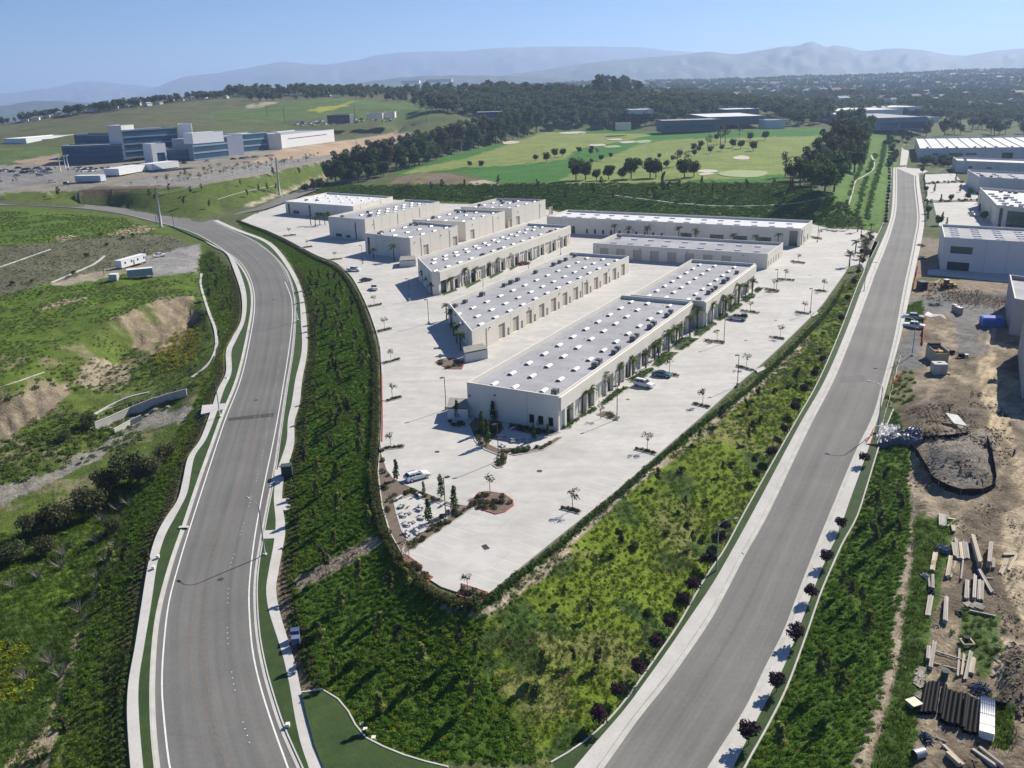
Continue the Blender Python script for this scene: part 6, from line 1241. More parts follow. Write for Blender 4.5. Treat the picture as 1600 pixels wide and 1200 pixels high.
LB = [(478,302,16),(490,300,20),(512,290,36),(525,288,40),(540,283,45),(555,280,42),(575,278,50),(590,272,48),(605,270,48),(620,266,44),(640,262,48),(655,258,46),(670,252,44),(690,246,44),(705,240,42),(720,236,44),(740,232,40),(755,228,44),(775,225,42),(790,222,42),(810,216,40),(825,212,42),(838,208,38),(530,275,36),(560,268,38),(585,262,40),(612,256,38),(632,250,38),(660,242,36),(685,234,34),(712,226,34),(735,220,32),(760,216,32),(785,212,34),(800,206,34),(560,284,30),(600,276,26)]
for k, (x, y, h) in enumerate(sorted(LB)): tree_px(EUC if k % 3 else OAK, x, y, h, 15 if k % 3 else 9.8, f'tall dark tree in the belt left of the golf course, {nth(k+1)} from the left')
for k, (x, y, h) in enumerate([(500,297,20),(537,287,25),(548,285,22),(580,281,26),(596,275,24),(628,266,24),(648,262,26),(668,256,22),(682,250,24),(699,244,26),(714,240,24),(732,235,22),(748,231,24),(766,227,24),(783,223,22),(802,219,24),(818,214,22)]): tree_px(OAK, x, y, h, 9.8, f'rounder dense tree at the foot of the left belt, {nth(k+1)} from the left')
RB = [(1235,282,28),(1250,290,42),(1268,298,48),(1288,304,50),(1303,300,48),(1262,275,42),(1285,280,46),(1308,285,52),(1275,260,42),(1300,262,46),(1320,270,52),(1290,245,40),(1312,245,46),(1330,250,50),(1305,225,38),(1325,225,42),(1345,232,45),(1320,207,38),(1340,207,38),(1352,212,34),(1335,270,46),(1346,250,44),(1297,285,44),(1255,283,36),(1278,290,44)]
for k, (x, y, h) in enumerate(sorted(RB)): tree_px(EUC if k % 2 else OAK, x, y, h, 15 if k % 2 else 9.8, f'dense dark tree in the belt right of the golf course, {nth(k+1)} from the left')
def wood(poly, n, protos, nat, hm, label, group, hv=.25):
    xs = [p[0] for p in poly]; ys = [p[1] for p in poly]; k = 0; it = 0; T_ = []
    while k < n and it < n*30:
        it += 1; x, y = random.uniform(min(xs), max(xs)), random.uniform(min(ys), max(ys))
        if inpoly(np.array([[x, y]]), poly)[0]: T_.append((x, y)); k += 1
    for k, (x, y) in enumerate(sorted(T_)): random.choice(protos).put(on(x, y)-Vector((0, 0, .3)), f'{label}, {nth(k+1)} from the left', group, random.random()*6.28, hm/nat*random.uniform(1-hv, 1+hv))
wood([(640,152),(700,147),(900,150),(960,150),(960,198),(860,203),(800,196),(720,180),(650,172)], 80, FART, 12, 18, 'dark tree in the wood left behind the golf course', 'trees of the wood left behind the golf course')
wood([(930,205),(930,160),(1100,165),(1300,172),(1300,196),(1240,198),(1230,190),(1195,182),(1130,172),(1100,188),(1030,196),(960,202)], 80, FART, 12, 17, 'dark tree in the wood behind the driving range buildings', 'trees of the wood behind the driving range')
wood([(930,138),(1000,140),(1000,155),(930,155)], 26, EUC, 15, 26, 'tall skyline eucalyptus behind the golf course', 'tall skyline eucalyptus')
wood([(640,142),(940,142),(940,152),(640,150)], 40, FART, 12, 18, 'skyline tree on the ridge behind the golf course', 'skyline trees behind the golf course')
wood([(1410,206),(1450,188),(1600,196),(1680,205),(1680,224),(1600,214),(1440,214)], 45, FART, 12, 16, 'dark tree behind the ribbed-roof warehouse', 'trees behind the ribbed-roof warehouse')
wood([(0,192),(150,170),(300,153),(430,146),(640,145),(640,149),(430,152),(300,158),(150,176),(0,198)], 55, FART, 12, 13, 'small dark tree on the far meadow ridge', 'trees on the far meadow ridge')
wood([(1370,215),(1400,212),(1425,214),(1425,222),(1405,222),(1398,258),(1388,262),(1390,235)], 26, OAK, 9.8, 6, 'rounded tree beside the head of the right road', 'trees at the head of the right road')
wood([(1432,256),(1500,252),(1500,262),(1480,262),(1440,262)], 18, OAK, 9.8, 6.5, 'tree before the ribbed-roof warehouse', 'trees before the ribbed-roof warehouse')
for k, (x, y) in enumerate([(1441,270),(1443,284),(1444,292),(1446,300),(1447,309),(1448,322),(1450,334),(1449,344),(1479,352),(1466,352),(1472,346),(1500,300),(1512,312),(1528,318),(1530,332),(1537,345),(1493,283),(1488,272),(1516,306),(1460,300),(1470,315),(1486,314)]): put_px(COLM if k % 3 else [OAK[0]], x, y, f'small tree on the right-hand parking courts, {nth(k+1)} from the far end', 'trees on the right-hand parking courts', 1.0 if k % 3 else .45, z=.05)
for k, p in enumerate(sample([(180,293),(250,284),(330,266),(420,256),(505,243),(480,256),(400,270),(300,287)], 8.5, .9)): random.choice(SAP).put(Vector(p), f'small tree in the office car park, {nth(k+1)} of its rows', 'small trees in the office car park', random.random()*6, random.uniform(.9, 1.3)*(1.25 if k % 3 else .8))
for k, p in enumerate(sample([(-20,270),(110,264),(160,266),(60,280),(0,296)], 11, .8)): random.choice(SAP).put(Vector(p), f'small dark tree in the car park at the left edge, {nth(k+1)} of its rows', 'small trees in the left car park', random.random()*6, random.uniform(.8, 1.2))
CL['far'] = bpy.data.objects.new('far_tree_clump', FART[0].parts[0][1]); CL['far2'] = bpy.data.objects.new('far_tree_clump', FART[1].parts[0][1])
scatter('wood_mass', np.array([tuple(on(x, y)) for x, y in [(random.uniform(645, 1300), random.uniform(152, 197)) for _ in range(1000)] if inpoly(np.array([[x, y]]), [(640,150),(700,146),(960,148),(1100,164),(1300,172),(1300,194),(1240,197),(1195,180),(1130,170),(1100,186),(1030,196),(960,198),(860,203),(800,196),(720,180),(650,172)])[0]]), 'far', .9, 1.5); scatter('ridge_tree_mass', np.array([tuple(on(x, np.interp(x, [0, 150, 300, 430, 640], [195, 173, 156, 149, 147])+random.uniform(-2, 1))) for x in np.random.default_rng(4).uniform(0, 640, 320)]), 'far', .6, 1.1)
# far town: tree masses as one mass, house roofs one by one
def farpts(n, x0, x1, d0, d1, seed, thr):
    r = np.random.default_rng(seed); y = d0*(d1/d0)**r.random(n); x = (x0+(x1-x0)*r.random(n))*y; f = fbm(x/160, y/160, 4, seed); ok = f > thr; x, y = x[ok], y[ok]; return np.stack([x, y, tzv(x, y)-1], 1)
scatter('town_trees', farpts(20000, -.02, .75, 1250, 4900, 3, -.2), 'far', .55, 1.2); scatter('town_trees', farpts(5000, .0, .75, 1500, 4900, 4, -.02), 'far2', .7, 1.5); scatter('valley_trees', farpts(3500, -.75, .1, 1900, 4900, 5, -.02), 'far', .7, 1.4); scatter('ridge_trees', farpts(1600, -.3, .12, 1350, 2200, 6, .02), 'far', .8, 1.5)
hm_ = []
for k, (wc, rc) in enumerate(((greyw, roofm), (creamw, mat('tile_roof', (.20, .15, .12))), (greyw, mat('brown_shingle_roof', (.16, .13, .11))))):
    b = MB(); b.box((0, 0, 2.2), (14, 10, 5.4)); b.add([(-7.5, -5.5, 4.9), (7.5, -5.5, 4.9), (7.5, 5.5, 4.9), (-7.5, 5.5, 4.9), (-6, 0, 7.2), (6, 0, 7.2)], [(0, 1, 5, 4), (1, 2, 5), (2, 3, 4, 5), (3, 0, 4)], 1); hm_.append(Proto('house', 'house', [(None, b.mesh('house', [wc, rc]))]))
r_ = random.Random(5); HP = []
for n in range(230): y = 1500*(4700/1500)**r_.random(); HP.append((r_.uniform(.06, .72)*y, y))
for n, (x, y) in enumerate(sorted(HP, key=lambda p: p[0]/p[1])): r_.choice(hm_).put(Vector((x, y, tz(x, y)+2.5)), f'pale distant house among the trees of the far town, {nth(n+1)} from the left', 'houses of the far town', r_.choice((.2, .3, 1.7, 1.2)), r_.uniform(.9, 1.9))
for k in range(30): x = 4+k*17.5; y = np.interp(x, [0, 150, 300, 430, 640], [194, 172, 155, 148, 146])+r_.uniform(-1, 3); r_.choice(hm_).put(on(x, y)+Vector((0, 0, .5)), f'small pale house on the far meadow ridge, {nth(k+1)} from the left', 'houses on the far meadow ridge', r_.random()*3, r_.uniform(.5, .8))
# ------------------------------------------------------------------ vehicles
def car_paint(name, c): return mat(name, c, tuple(x*.92 for x in c), rough=.28, spec=.5, fine=.02, coat=.4)
def wheel_mesh():
    b = MB(); b.tube([(0, -.11, 0), (0, .11, 0)], .33, 14); t = b.mesh('tyre', rubber); r = MB(); r.tube([(0, -.12, 0), (0, .12, 0)], .2, 10); return t, r.mesh('rim', chrome)
TYRE, RIM = wheel_mesh()
SPEC = {  # body outline (x, z) nose at +x, cabin: x rear bottom, rear top, front top, front bottom, roof z
 'suv': dict(L=4.8, W=1.9, body=[(-2.35, .35), (-2.4, .95), (-2.3, 1.12), (.95, 1.12), (1.9, 1.0), (2.35, .88), (2.4, .4)], cab=(-2.28, -2.05, .35, 1.05), roof=1.78, belt=1.1),
 'wagon': dict(L=4.7, W=1.8, body=[(-2.3, .32), (-2.35, .85), (-2.25, .98), (1.0, .98), (1.85, .86), (2.3, .72), (2.35, .35)], cab=(-2.2, -1.7, .15, 1.1), roof=1.46, belt=.96),
 'sedan': dict(L=4.6, W=1.8, body=[(-2.25, .32), (-2.3, .82), (-2.1, .96), (1.0, .92), (1.85, .82), (2.3, .68), (2.32, .34)], cab=(-1.75, -.95, .1, 1.05), roof=1.38, belt=.93),
 'pickup': dict(L=5.6, W=1.95, body=[(-2.75, .45), (-2.8, 1.1), (-.75, 1.1), (1.3, 1.12), (2.2, 1.05), (2.72, .95), (2.78, .45)], cab=(-1.15, -.95, .75, 1.5), roof=1.82, belt=1.1, bed=True)}
def car_proto(kind, paint, name, cat, cap=False):
    s = SPEC[kind]; W = s['W']/2; b = MB(); pr = s['body']; n = len(pr)
    def ring(y, k, up=0): return [(x*k, y, z*(1-.0)+up) for x, z in pr]
    rings = [ring(-W*.93, .985), ring(-W, 1.0), ring(W, 1.0), ring(W*.93, .985)]
    rings[0] = [(x*.985, -W*.9, z+.05 if z > .6 else z) for x, z in pr]; rings[3] = [(x, -y, z) for x, y, z in rings[0]]
    rings[1] = [(x, -W, z-.06 if z > .6 else z) for x, z in pr]; rings[2] = [(x, -y, z) for x, y, z in rings[1]]
    vs = [p for r_ in rings for p in r_]; fs = []
    for i in (0, 1, 2):
        a, c = ((1, 0) if i == 0 else (i, i+1))
        pass
    o = [rings[1], rings[0], rings[3], rings[2]]; vs = [p for r_ in o for p in r_]
    for i in range(3):
        for k in range(n): k2 = (k+1) % n; fs.append((i*n+k, (i+1)*n+k, (i+1)*n+k2, i*n+k2))
    fs.append(tuple(range(n))); fs.append(tuple(3*n+k for k in reversed(range(n))))
    b.add(vs, fs); r0, r1, f1, f0 = s['cab']; zb, zr = s['belt'], s['roof']; wb, wt = W*.9, W*.74
    if s.get('bed'): b.box((-1.78, 0, 1.11), (1.8, W*1.5, .02), 0, 1)
    g = MB(); B = [(r0, -wb, zb), (f0, -wb, zb), (f0, wb, zb), (r0, wb, zb)]; T = [(r1, -wt, zr-.06), (f1, -wt, zr-.06), (f1, wt, zr-.06), (r1, wt, zr-.06)]
    for k in range(4): g.quad(B[k], B[(k+1) % 4], T[(k+1) % 4], T[k])
    rf = MB(); rf.box(((r1+f1)/2, 0, zr-.03), (f1-r1+.12, wt*2+.1, .08), 0, 0, .94)
    for x0, x1 in ((r0+.03, r1), (f0-.03, f1), ((r0+f0)/2, (r1+f1)/2)):
        for sy in (-1, 1): rf.tube([(x0, sy*(wb+.005), zb), (x1, sy*(wt+.01), zr-.06)], .05, 4, 0, False, False)
    if kind in ('suv', 'wagon'):
        for sy in (-1, 1): rf.tube([(r1+.55, sy*(wt+.075), zr-.1), (r0+.75, sy*(wb+.01), zb)], .05, 4, 0, False, False); rf.box(((r1+f1)/2, sy*wt*.85, zr+.05), (f1-r1-.3, .05, .05), 0, 1)
    parts = [('body', b.mesh(name+'_body', [paint, blackm])), ('window', g.mesh(name+'_window', glassm)), ('roof', rf.mesh(name+'_roof', [paint, blackm]))]
    if cap: c_ = MB(); c_.box((-1.78, 0, 1.42), (2.0, W*1.75, .62), 0, 0, .9); parts.append(('bed_cover', c_.mesh(name+'_cover', blackm)))
    xw = s['L']*.31; whl = []
    return parts, xw, W, s
class CarProto:
    def __init__(s, kind, paint, name, cat, cap=False):
        s.parts, s.xw, s.W, s.s = car_proto(kind, paint, name, cat, cap); s.name = name; s.cat = cat
        h = MB(); h.box((0, 0, 0), (.08, .36, .16)); s.hl = h.mesh('headlight', lampglass); t = MB(); t.box((0, 0, 0), (.07, .2, .3)); s.tl = t.mesh('tail_lamp', tailm)
    def put(s, p, rz, label, group=None, scale=1.0):
        t = thing(s.name, p, label, s.cat, group, rz, scale)
        for nm, me in s.parts: link(nm, me, t)
        for sx in (-1, 1):
            for sy in (-1, 1): o = link('wheel', TYRE, t, (sx*s.xw, sy*(s.W-.1), .33)); link('rim', RIM, o)
        fz_ = s.s['body'][-2]; rz_ = s.s['body'][1]
        for sy in (-1, 1): link('headlight', s.hl, t, (fz_[0]-.02, sy*s.W*.68, fz_[1]-.16)); link('tail_lamp', s.tl, t, (rz_[0]+.03, sy*s.W*.78, rz_[1]-.1))
        return t
white_p, teal_p, silver_p, red_p, black_p, blue_p = car_paint('white_car_paint', (.75, .75, .74)), car_paint('teal_car_paint', (.015, .11, .15)), car_paint('silver_car_paint', (.42, .43, .45)), car_paint('dark_red_car_paint', (.17, .03, .025)), car_paint('black_car_paint', (.018, .018, .022)), car_paint('blue_car_paint', (.04, .07, .16))
def head(a, b): A, B = at(*a), at(*b); d = B-A; return math.atan2(d.y, d.x)
def park(kind, paint, name, cat, tail, nose, label, group=None, z=None, cap=False, k=1.0, cache={}):
    key = (kind, paint.name, cap)
    if key not in cache: cache[key] = CarProto(kind, paint, name, cat, cap)
    A, B = (on(*tail), on(*nose)) if z is None else (at(*tail, z), at(*nose, z)); m_ = (A+B)/2; d = B-A
    return cache[key].put(m_, math.atan2(d.y, d.x), label, group, k)
park('suv', white_p, 'parked_suv', 'car', (992,601), (1021,607), 'white suv parked in front of the palm-lined facade beside the teal car', z=0)
park('sedan', teal_p, 'parked_car', 'car', (1020,586), (1049,590), 'teal blue car parked beside the white suv', z=0)
park('pickup', silver_p, 'parked_pickup', 'pickup', (1166,501), (1138,498), 'silver pickup with dark bed cover parked alone in the right lot', z=0, cap=True)
park('wagon', white_p, 'parked_wagon', 'car', (637,752), (667,744), 'white wagon parked beside the mulch bed at the left of the lot', z=0)
park('sedan', red_p, 'parked_car', 'car', (810,415), (829,412), 'dark red car under the palms of the long left building', z=0)
park('pickup', white_p, 'parked_pickup', 'pickup', (542,423), (564,424), 'white pickup with tool rack, farthest of three vehicles at the left edge', z=0)
park('sedan', black_p, 'parked_car', 'car', (563,441), (581,438), 'black car between two white pickups at the left edge of the lot', z=0)
park('pickup', white_p, 'parked_pickup', 'pickup', (588,460), (582,445), 'white pickup parked nose away, nearest of three at the left edge', z=0)
park('pickup', silver_p, 'parked_pickup', 'pickup', (1414,497), (1440,500), 'grey pickup parked nose to the orange mesh, the farther of two', z=None)
park('pickup', white_p, 'parked_pickup', 'pickup', (1415,510), (1441,514), 'pale pickup parked nose to the orange mesh, the nearer of two', z=None)
park('pickup', white_p, 'parked_pickup', 'pickup', (241,403), (257,400), 'white pickup by the site trailers on the left', z=None)
park('sedan', silver_p, 'parked_car', 'car', (1516,337), (1528,339), 'silver car in the shade of the cream office building', z=0); park('sedan', white_p, 'parked_car', 'car', (1514,334), (1526,335.5), 'white car in the shade of the cream office building', z=0)
park('suv', white_p, 'parked_suv', 'car', (78,286), (86,285), 'white van-like suv on the dirt before the office campus', z=None); park('suv', blue_p, 'parked_suv', 'car', (100,289), (110,288), 'dark blue truck beside the long pale trailer of the campus', z=None)
# far car parks
CARS = [CarProto('sedan', p_, 'parked_car', 'car') for p_ in (white_p, silver_p, black_p, blue_p)]
far_c = []
for p_, nm in ((white_p, 'w'), (silver_p, 's'), (black_p, 'k')):
    b = MB(); b.box((0, 0, .55), (4.6, 1.8, .75)); b.box((-.2, 0, 1.15), (2.6, 1.6, .5), 0, 1, .82); far_c.append(Proto('distant_car', 'car', [(None, b.mesh('distant_car', [p_, glassm]))]))
r_ = random.Random(11)
def lot(n, fx, fy, label, group, rz, k0=1.0):
    X = sorted(fx() for _ in range(n))
    for k, x in enumerate(X): r_.choice(far_c).put(on(x, fy(x)), f'{label}, {nth(k+1)} from the left', group, rz(), k0)
lot(60, lambda: r_.uniform(462, 610), lambda x: 192-(x-462)*.052+r_.choice((0, 2.6, 5)), 'parked car in the far storage lot by the works buildings', 'cars in the far storage lot', lambda: r_.choice((1.2, 1.35)), 1.15)
lot(26, lambda: r_.uniform(118, 185), lambda x: 262+r_.uniform(0, 6)+(185-x)*.02, 'parked car before the dark blue glass wing', 'cars before the glass wing', lambda: r_.uniform(1.0, 1.4))
lot(24, lambda: r_.uniform(2, 78), lambda x: 262+r_.uniform(0, 14), 'parked car in the car park at the left picture edge', 'cars in the left car park', lambda: r_.uniform(.2, .6))
lot(12, lambda: r_.uniform(284, 445), lambda x: 256-(x-284)*.085, 'parked car before the lower glass wing', 'cars before the lower glass wing', lambda: r_.uniform(.2, .5))
# trailers
def trailer(label, a, b, w_, h, mwall, nm='site_trailer', windows=0, z=None, skids=True):
    A, B = on(*a), on(*b); d = B-A; L = math.hypot(d.x, d.y); c = (A+B)/2; t = thing(nm, c, label, 'trailer', None, math.atan2(d.y, d.x)); mb = MB(); mb.box((0, w_/2, .7+h/2), (L, w_, h)); mb.build('body', mwall, t)
    rb = MB(); rb.box((0, w_/2, .7+h+.06), (L+.2, w_+.2, .12)); rb.build('roof', whitem, t); sk_ = MB()
    for k in range(5): sk_.box((-L*.45+k*L*.225, w_/2, .35), (.3, w_*.9, .75))
    sk_.build('support', bronze, t)
    for k in range(windows):
        x = -L/2+L*(k+.6)/windows; wb = MB(); wb.box((0, 0, 0), (.9, .06, .8)); wb.box((0, -.01, .44), (1.05, .08, .06), 0, 1); wb.box((0, -.01, -.44), (1.05, .08, .06), 0, 1); o = wb.build('window', [glassm, galv], t); o.location = (x, 0, .7+h*.6)
        if k % 2: db = MB(); db.box((0, 0, 0), (.9, .07, 2.0)); o = db.build('door', mat('grey_blue_door', (.2, .25, .33)), t); o.location = (x+1.3, 0, .7+1.05)
    for k in range(int(L/.9)): pass
    rbb = MB()
    for k in range(int(L/.6)): rbb.box((-L/2+.3+k*.6, -.012, .7+h/2), (.05, .03, h*.96))
    rbb.build('panel_ribs', mwall, t); return t
trailer('white site office trailer with windows, farther one left of the bend', (191,421), (230,411), 3, 2.9, whitem, windows=4); trailer('grey-blue ribbed site trailer in front of the white one', (200,436), (240,433), 2.8, 2.7, mat('grey_blue_siding', (.33, .38, .42)), windows=0)
trailer('long pale trailer standing on dirt before the office campus', (118,286), (158,285), 6, 3.6, mat('pale_blue_grey_siding', (.5, .55, .62)), windows=0); trailer('left one of two long white tents of the campus', (187,276), (228,268), 11, 4.2, whitem, 'white_marquee'); trailer('right one of two long white tents of the campus', (238,268), (280,262), 11, 4.2, whitem, 'white_marquee')
b = MB(); b.box((0, 0, 1.2), (3.0, 2.4, 2.4)); b.box((0, 0, 2.45), (3.2, 2.6, .1), 0, 1)
t = thing('storage_box', on(179,438), 'small pale storage box left of the site trailers', 'storage box'); link('body', b.mesh('storage_box', [mat('pale_grey_box', (.5, .5, .47)), whitem]), t)
# ------------------------------------------------------------------ lamps and poles
def post_proto(h, heads, base=True):
    b = MB(); b.tube([(0, 0, .7), (0, 0, h)], [.09, .07], 8); c = MB(); c.tube([(0, 0, -.1), (0, 0, .75)], .3, 10); hd = MB()
    for s_ in heads: hd.box((s_*.65, 0, h-.02), (.75, .38, .2)); hd.box((s_*.2, 0, h-.02), (.4, .08, .08))
    return Proto('lamp_post', 'lamp post', [('pole', b.mesh('lamp_pole', bronze)), ('lamp_head', hd.mesh('lamp_head', bronze)), ('base', c.mesh('lamp_base', kerbm))])
LP1, LP2 = post_proto(7.4, (-1,)), post_proto(7.8, (-1, 1))
for x, y, pr, lb in ((697,640,LP1,'lamp post beside the dumpster enclosure of the nearest warehouse'), (964,655,LP1,'lamp post on the planter island nearest the front corner'), (1152,603,LP1,'lamp post on the lawn rim, nearest of those at the right edge'), (1266,489,LP1,'lamp post on the lawn rim farther up, by the second white slab'), (1131,536,LP1,'lamp post on the planter island by the silver pickup'), (697,816,LP2,'twin headed lamp post at the lower table patio'), (779,720,LP1,'lamp post on the small planter below the round patio'), (670,506,LP1,'lamp post near the shaded skewed warehouse end'), (1213,456,LP1,'lamp post on the right lot far up toward the entrance'), (640,470,LP1,'lamp post before the dark glass corner of the long left building'), (755,452,LP1,'lamp post in the palm court right of the long left building'), (876,398,LP1,'lamp post at the far end of the palm court'), (567,412,LP1,'lamp post below the tall left trio'), (1277,378,LP1,'lamp post in front of the rearmost wide building'), (826,424,LP1,'lamp post in the palm court by the red car')):
    pr.put(at(x, y, .05), lb, None, TH+random.uniform(-.1, .1))
for q, lb in (([(1137,613),(1143,606),(1194,577),(1187,575)], 0),): pass
slab_px('kerb_slab', [(1180,578),(1193,573),(1196,577),(1184,583)], 0, concrete, .14, .2); slab_px('kerb_slab', [(1266,492),(1276,487),(1279,490),(1270,495)], 0, concrete, .14, .2)
def street_lamp(base, dirpx, h, label, z=None):
    A = at(base[0], base[1], z); B = at(dirpx[0], dirpx[1], z); d = (B-A).normalized(); t = thing('street_lamp', A, label, 'street lamp'); b = MB(); b.tube([(0, 0, 0), (0, 0, h)], [.13, .08], 8); b.build('pole', galv, t); a = MB(); pts = [Vector((0, 0, h))]+[Vector((d.x*L, d.y*L, h+zz)) for L, zz in ((.6, .5), (1.4, .75), (2.4, .8))]; a.tube(pts, [.06, .05, .05, .04], 6); a.build('arm', galv, t)
    hd = MB(); e = Vector((d.x*2.8, d.y*2.8, h+.78)); hd.box(e, (.9, .34, .16), math.atan2(d.y, d.x), 0, .7); hd.build('lamp_head', galv, t); c = MB(); c.box((0, 0, .1), (.6, .6, .25)); c.build('base', kerbm, t)
street_lamp((414,867), (380,850), 8.8, 'street lamp with curved arm on the right verge of the left road', -5.3); street_lamp((344,651), (372,652), 8.6, 'street lamp on the left verge of the left road by the driveway crossing', -3.7)
street_lamp((1119,897), (1150,893), 8.6, 'street lamp on the slope side of the right road', -7.4); street_lamp((1372,667), (1345,662), 8.6, 'street lamp beside the white tarp right of the right road', -2); street_lamp((465,500), (440,500), 8.6, 'street lamp at the outside of the left road bend', -1); street_lamp((1350,455), (1376,455), 8.6, 'street lamp left of the right road by the entrances', 0); street_lamp((1425,555), (1400,552), 8.6, 'street lamp by the two pickups right of the right road', -.2)
def steel_pole(base, top, label, arms):
    p = on(*base); h = None
    for k in range(600):
        if pix([(p.x, p.y, p.z+k*.1)])[0][1] <= top[1]: h = k*.1; break
    t = thing('transmission_pole', p, label, 'power pole'); b = MB(); b.tube([(0, 0, 0), (0, 0, h)], [.75, .4], 12); b.build('pole', polem, t); ft = MB(); ft.tube([(0, 0, -.5), (0, 0, .4)], 1.1, 14); ft.build('footing', kerbm, t); am = MB()
    for z in arms: am.tube([(0, 0, h-z), (-2.2, .8, h-z+.3)], .08, 6); am.tube([(0, 0, h-z), (2.2, -.8, h-z+.3)], .08, 6)
    am.build('crossarm', galv, t); return p, h
p1, h1 = steel_pole((252,355), (242,292), 'tall tapered steel power pole beside the road at the junction', (1, 3.5)); p2, h2 = steel_pole((437,305), (431,246), 'tall tapered steel power pole behind the side street', (1, 3.5))
wires = []
for k, (dz, sx) in enumerate(((.8, 2.2), (.8, -2.2), (3.3, 2.2), (3.3, -2.2))):
    a = p1+Vector((sx, -.36*sx, h1-dz)); c_ = p2+Vector((sx, -.36*sx, h2-dz)); e_ = at(-60, 322, 8)+Vector((sx, 0, 24-dz))
    for A, B, lb in ((a, c_, 'between the two steel poles'), (e_, a, 'running out of the picture at left')):
        b = MB(); b.tube([A.lerp(B, i/14)-Vector((0, 0, 5*(i/14)*(1-i/14)*1.6)) for i in range(15)], .035, 4); b.build('power_line', polem, label=f'thin sagging power line {lb}, '+('upper left', 'upper right', 'lower left', 'lower right')[k]+' strand', cat='power line')
wp = [(272,356,22),(247,345,16),(245,352,14),(240,376,20),(163,431,14),(228,400,12)]
for k, (x, y, hp) in enumerate(wp):
    p = on(x, y); h = hp/ppm(p); t = thing('wooden_post', p, 'slim pole near the road junction and site trailers, '+nth(k+1)+' in the scatter', 'pole'); b = MB(); b.tube([(0, 0, 0), (0, 0, h)], [.14, .1], 6); b.build('pole', barkm, t); b = MB(); b.box((0, 0, h-.3), (1.2, .1, .1)); b.build('crossbar', barkm, t)
for k, (x, y, hp, mm) in enumerate(((330,186,18,polem),(445,193,24,barkm),(555,188,22,barkm),(667,192,30,barkm),(418,183,16,barkm),(558,240,30,polem),(107,262,20,whitem),(95,268,22,whitem),(103,265,22,whitem))):
    p = on(x, y); h = hp/ppm(p); t = thing('utility_pole' if mm != whitem else 'flagpole', p, ('distant utility pole on the far meadow, ' if mm != whitem else 'white flagpole before the dark glass wing, ')+nth(k+1 if mm != whitem else k-5)+' from the left' , 'pole'); b = MB(); b.tube([(0, 0, 0), (0, 0, h)], [.3, .18], 6); b.build('pole', mm, t)
    if mm == whitem: b = MB(); b.quad((0, 0, h), (1.6, .3, h-.1), (1.5, .4, h-1.2), (0, 0, h-1.2)); b.quad((0, .02, h), (0, .02, h-1.2), (1.5, .42, h-1.2), (1.6, .32, h-.1)); b.build('flag', creamw, t)
    else: b = MB(); b.box((0, 0, h-.8), (3, .2, .2)); b.build('crossarm', mm, t)
# round picnic tables
tb = MB(); tb.tube([(0, 0, .70), (0, 0, .78)], .72, 18); pd = MB(); pd.tube([(0, 0, 0), (0, 0, .7)], [.28, .2], 10)
bn = MB()
for k in range(6):
    a0, a1 = -.55+k*1.1/6, -.55+(k+1)*1.1/6
    P = lambda a, r, z: (math.cos(a)*r, math.sin(a)*r, z)
    for z, fl in ((.46, 1), (.38, 0)): q = [P(a0, 1.05, z), P(a0, 1.4, z), P(a1, 1.4, z), P(a1, 1.05, z)]; bn.add(q, [(0, 1, 2, 3) if fl else (3, 2, 1, 0)])
    bn.quad(P(a0, 1.4, .38), P(a1, 1.4, .38), P(a1, 1.4, .46), P(a0, 1.4, .46)); bn.quad(P(a1, 1.05, .38), P(a0, 1.05, .38), P(a0, 1.05, .46), P(a1, 1.05, .46))
bn.box((math.cos(-.3)*1.22, math.sin(-.3)*1.22, .19), (.2, .25, .38)); bn.box((math.cos(.3)*1.22, math.sin(.3)*1.22, .19), (.2, .25, .38))
TBT, TBP, TBB = tb.mesh('table_top', walkm), pd.mesh('pedestal', walkm), bn.mesh('bench', walkm)
for x, y, lb in ((783,684,'round concrete picnic table at the left of the round patio'), (802,689,'round concrete picnic table in the middle of the round patio'), (823,688,'round concrete picnic table at the right of the round patio'), (631,791,'round concrete picnic table, left back of the lower patio'), (660,795,'round concrete picnic table, right back of the lower patio'), (633,804,'round concrete picnic table, left middle of the lower patio'), (662,808,'round concrete picnic table behind the leaning tree on the lower patio'), (639,818,'round concrete picnic table, left front of the lower patio'), (692,563,'round concrete picnic table in the shade bed of the skewed end')):
    t = thing('picnic_table', at(x, y, .05), lb, 'picnic table', None, random.random()*6, .78); link('table_top', TBT, t); link('pedestal', TBP, t)
    for k in range(3): link('bench', TBB, t, None, k*2.094+.3)
bs = MB(); bs.box((0, 0, .45), (1.7, .45, .08)); bl = MB(); bl.box((-.6, 0, .2), (.12, .4, .42)); bl2 = MB(); bl2.box((.6, 0, .2), (.12, .4, .42)); SB, SL1, SL2 = bs.mesh('seat', walkm), bl.mesh('leg', walkm), bl2.mesh('leg', walkm)
for x, y, lb in ((637,836,'pale bench at the front corner of the lower patio'), (653,833,'pale bench beside the front corner bench of the lower patio'), (624,780,'pale bench at the left back of the lower patio'), (655,776,'pale bench at the middle back edge of the lower patio'), (693,789,'pale bench at the right back edge of the lower patio'), (786,697,'bench on the left rim of the round patio'), (813,698,'bench on the right rim of the round patio'), (800,672,'bench in the shade below the front windows')):
    t = thing('bench', at(x, y, .05), lb, 'bench', None, TH+random.choice((0, .5, 1.57))); link('seat', SB, t); link('leg', SL1, t); link('leg', SL2, t)
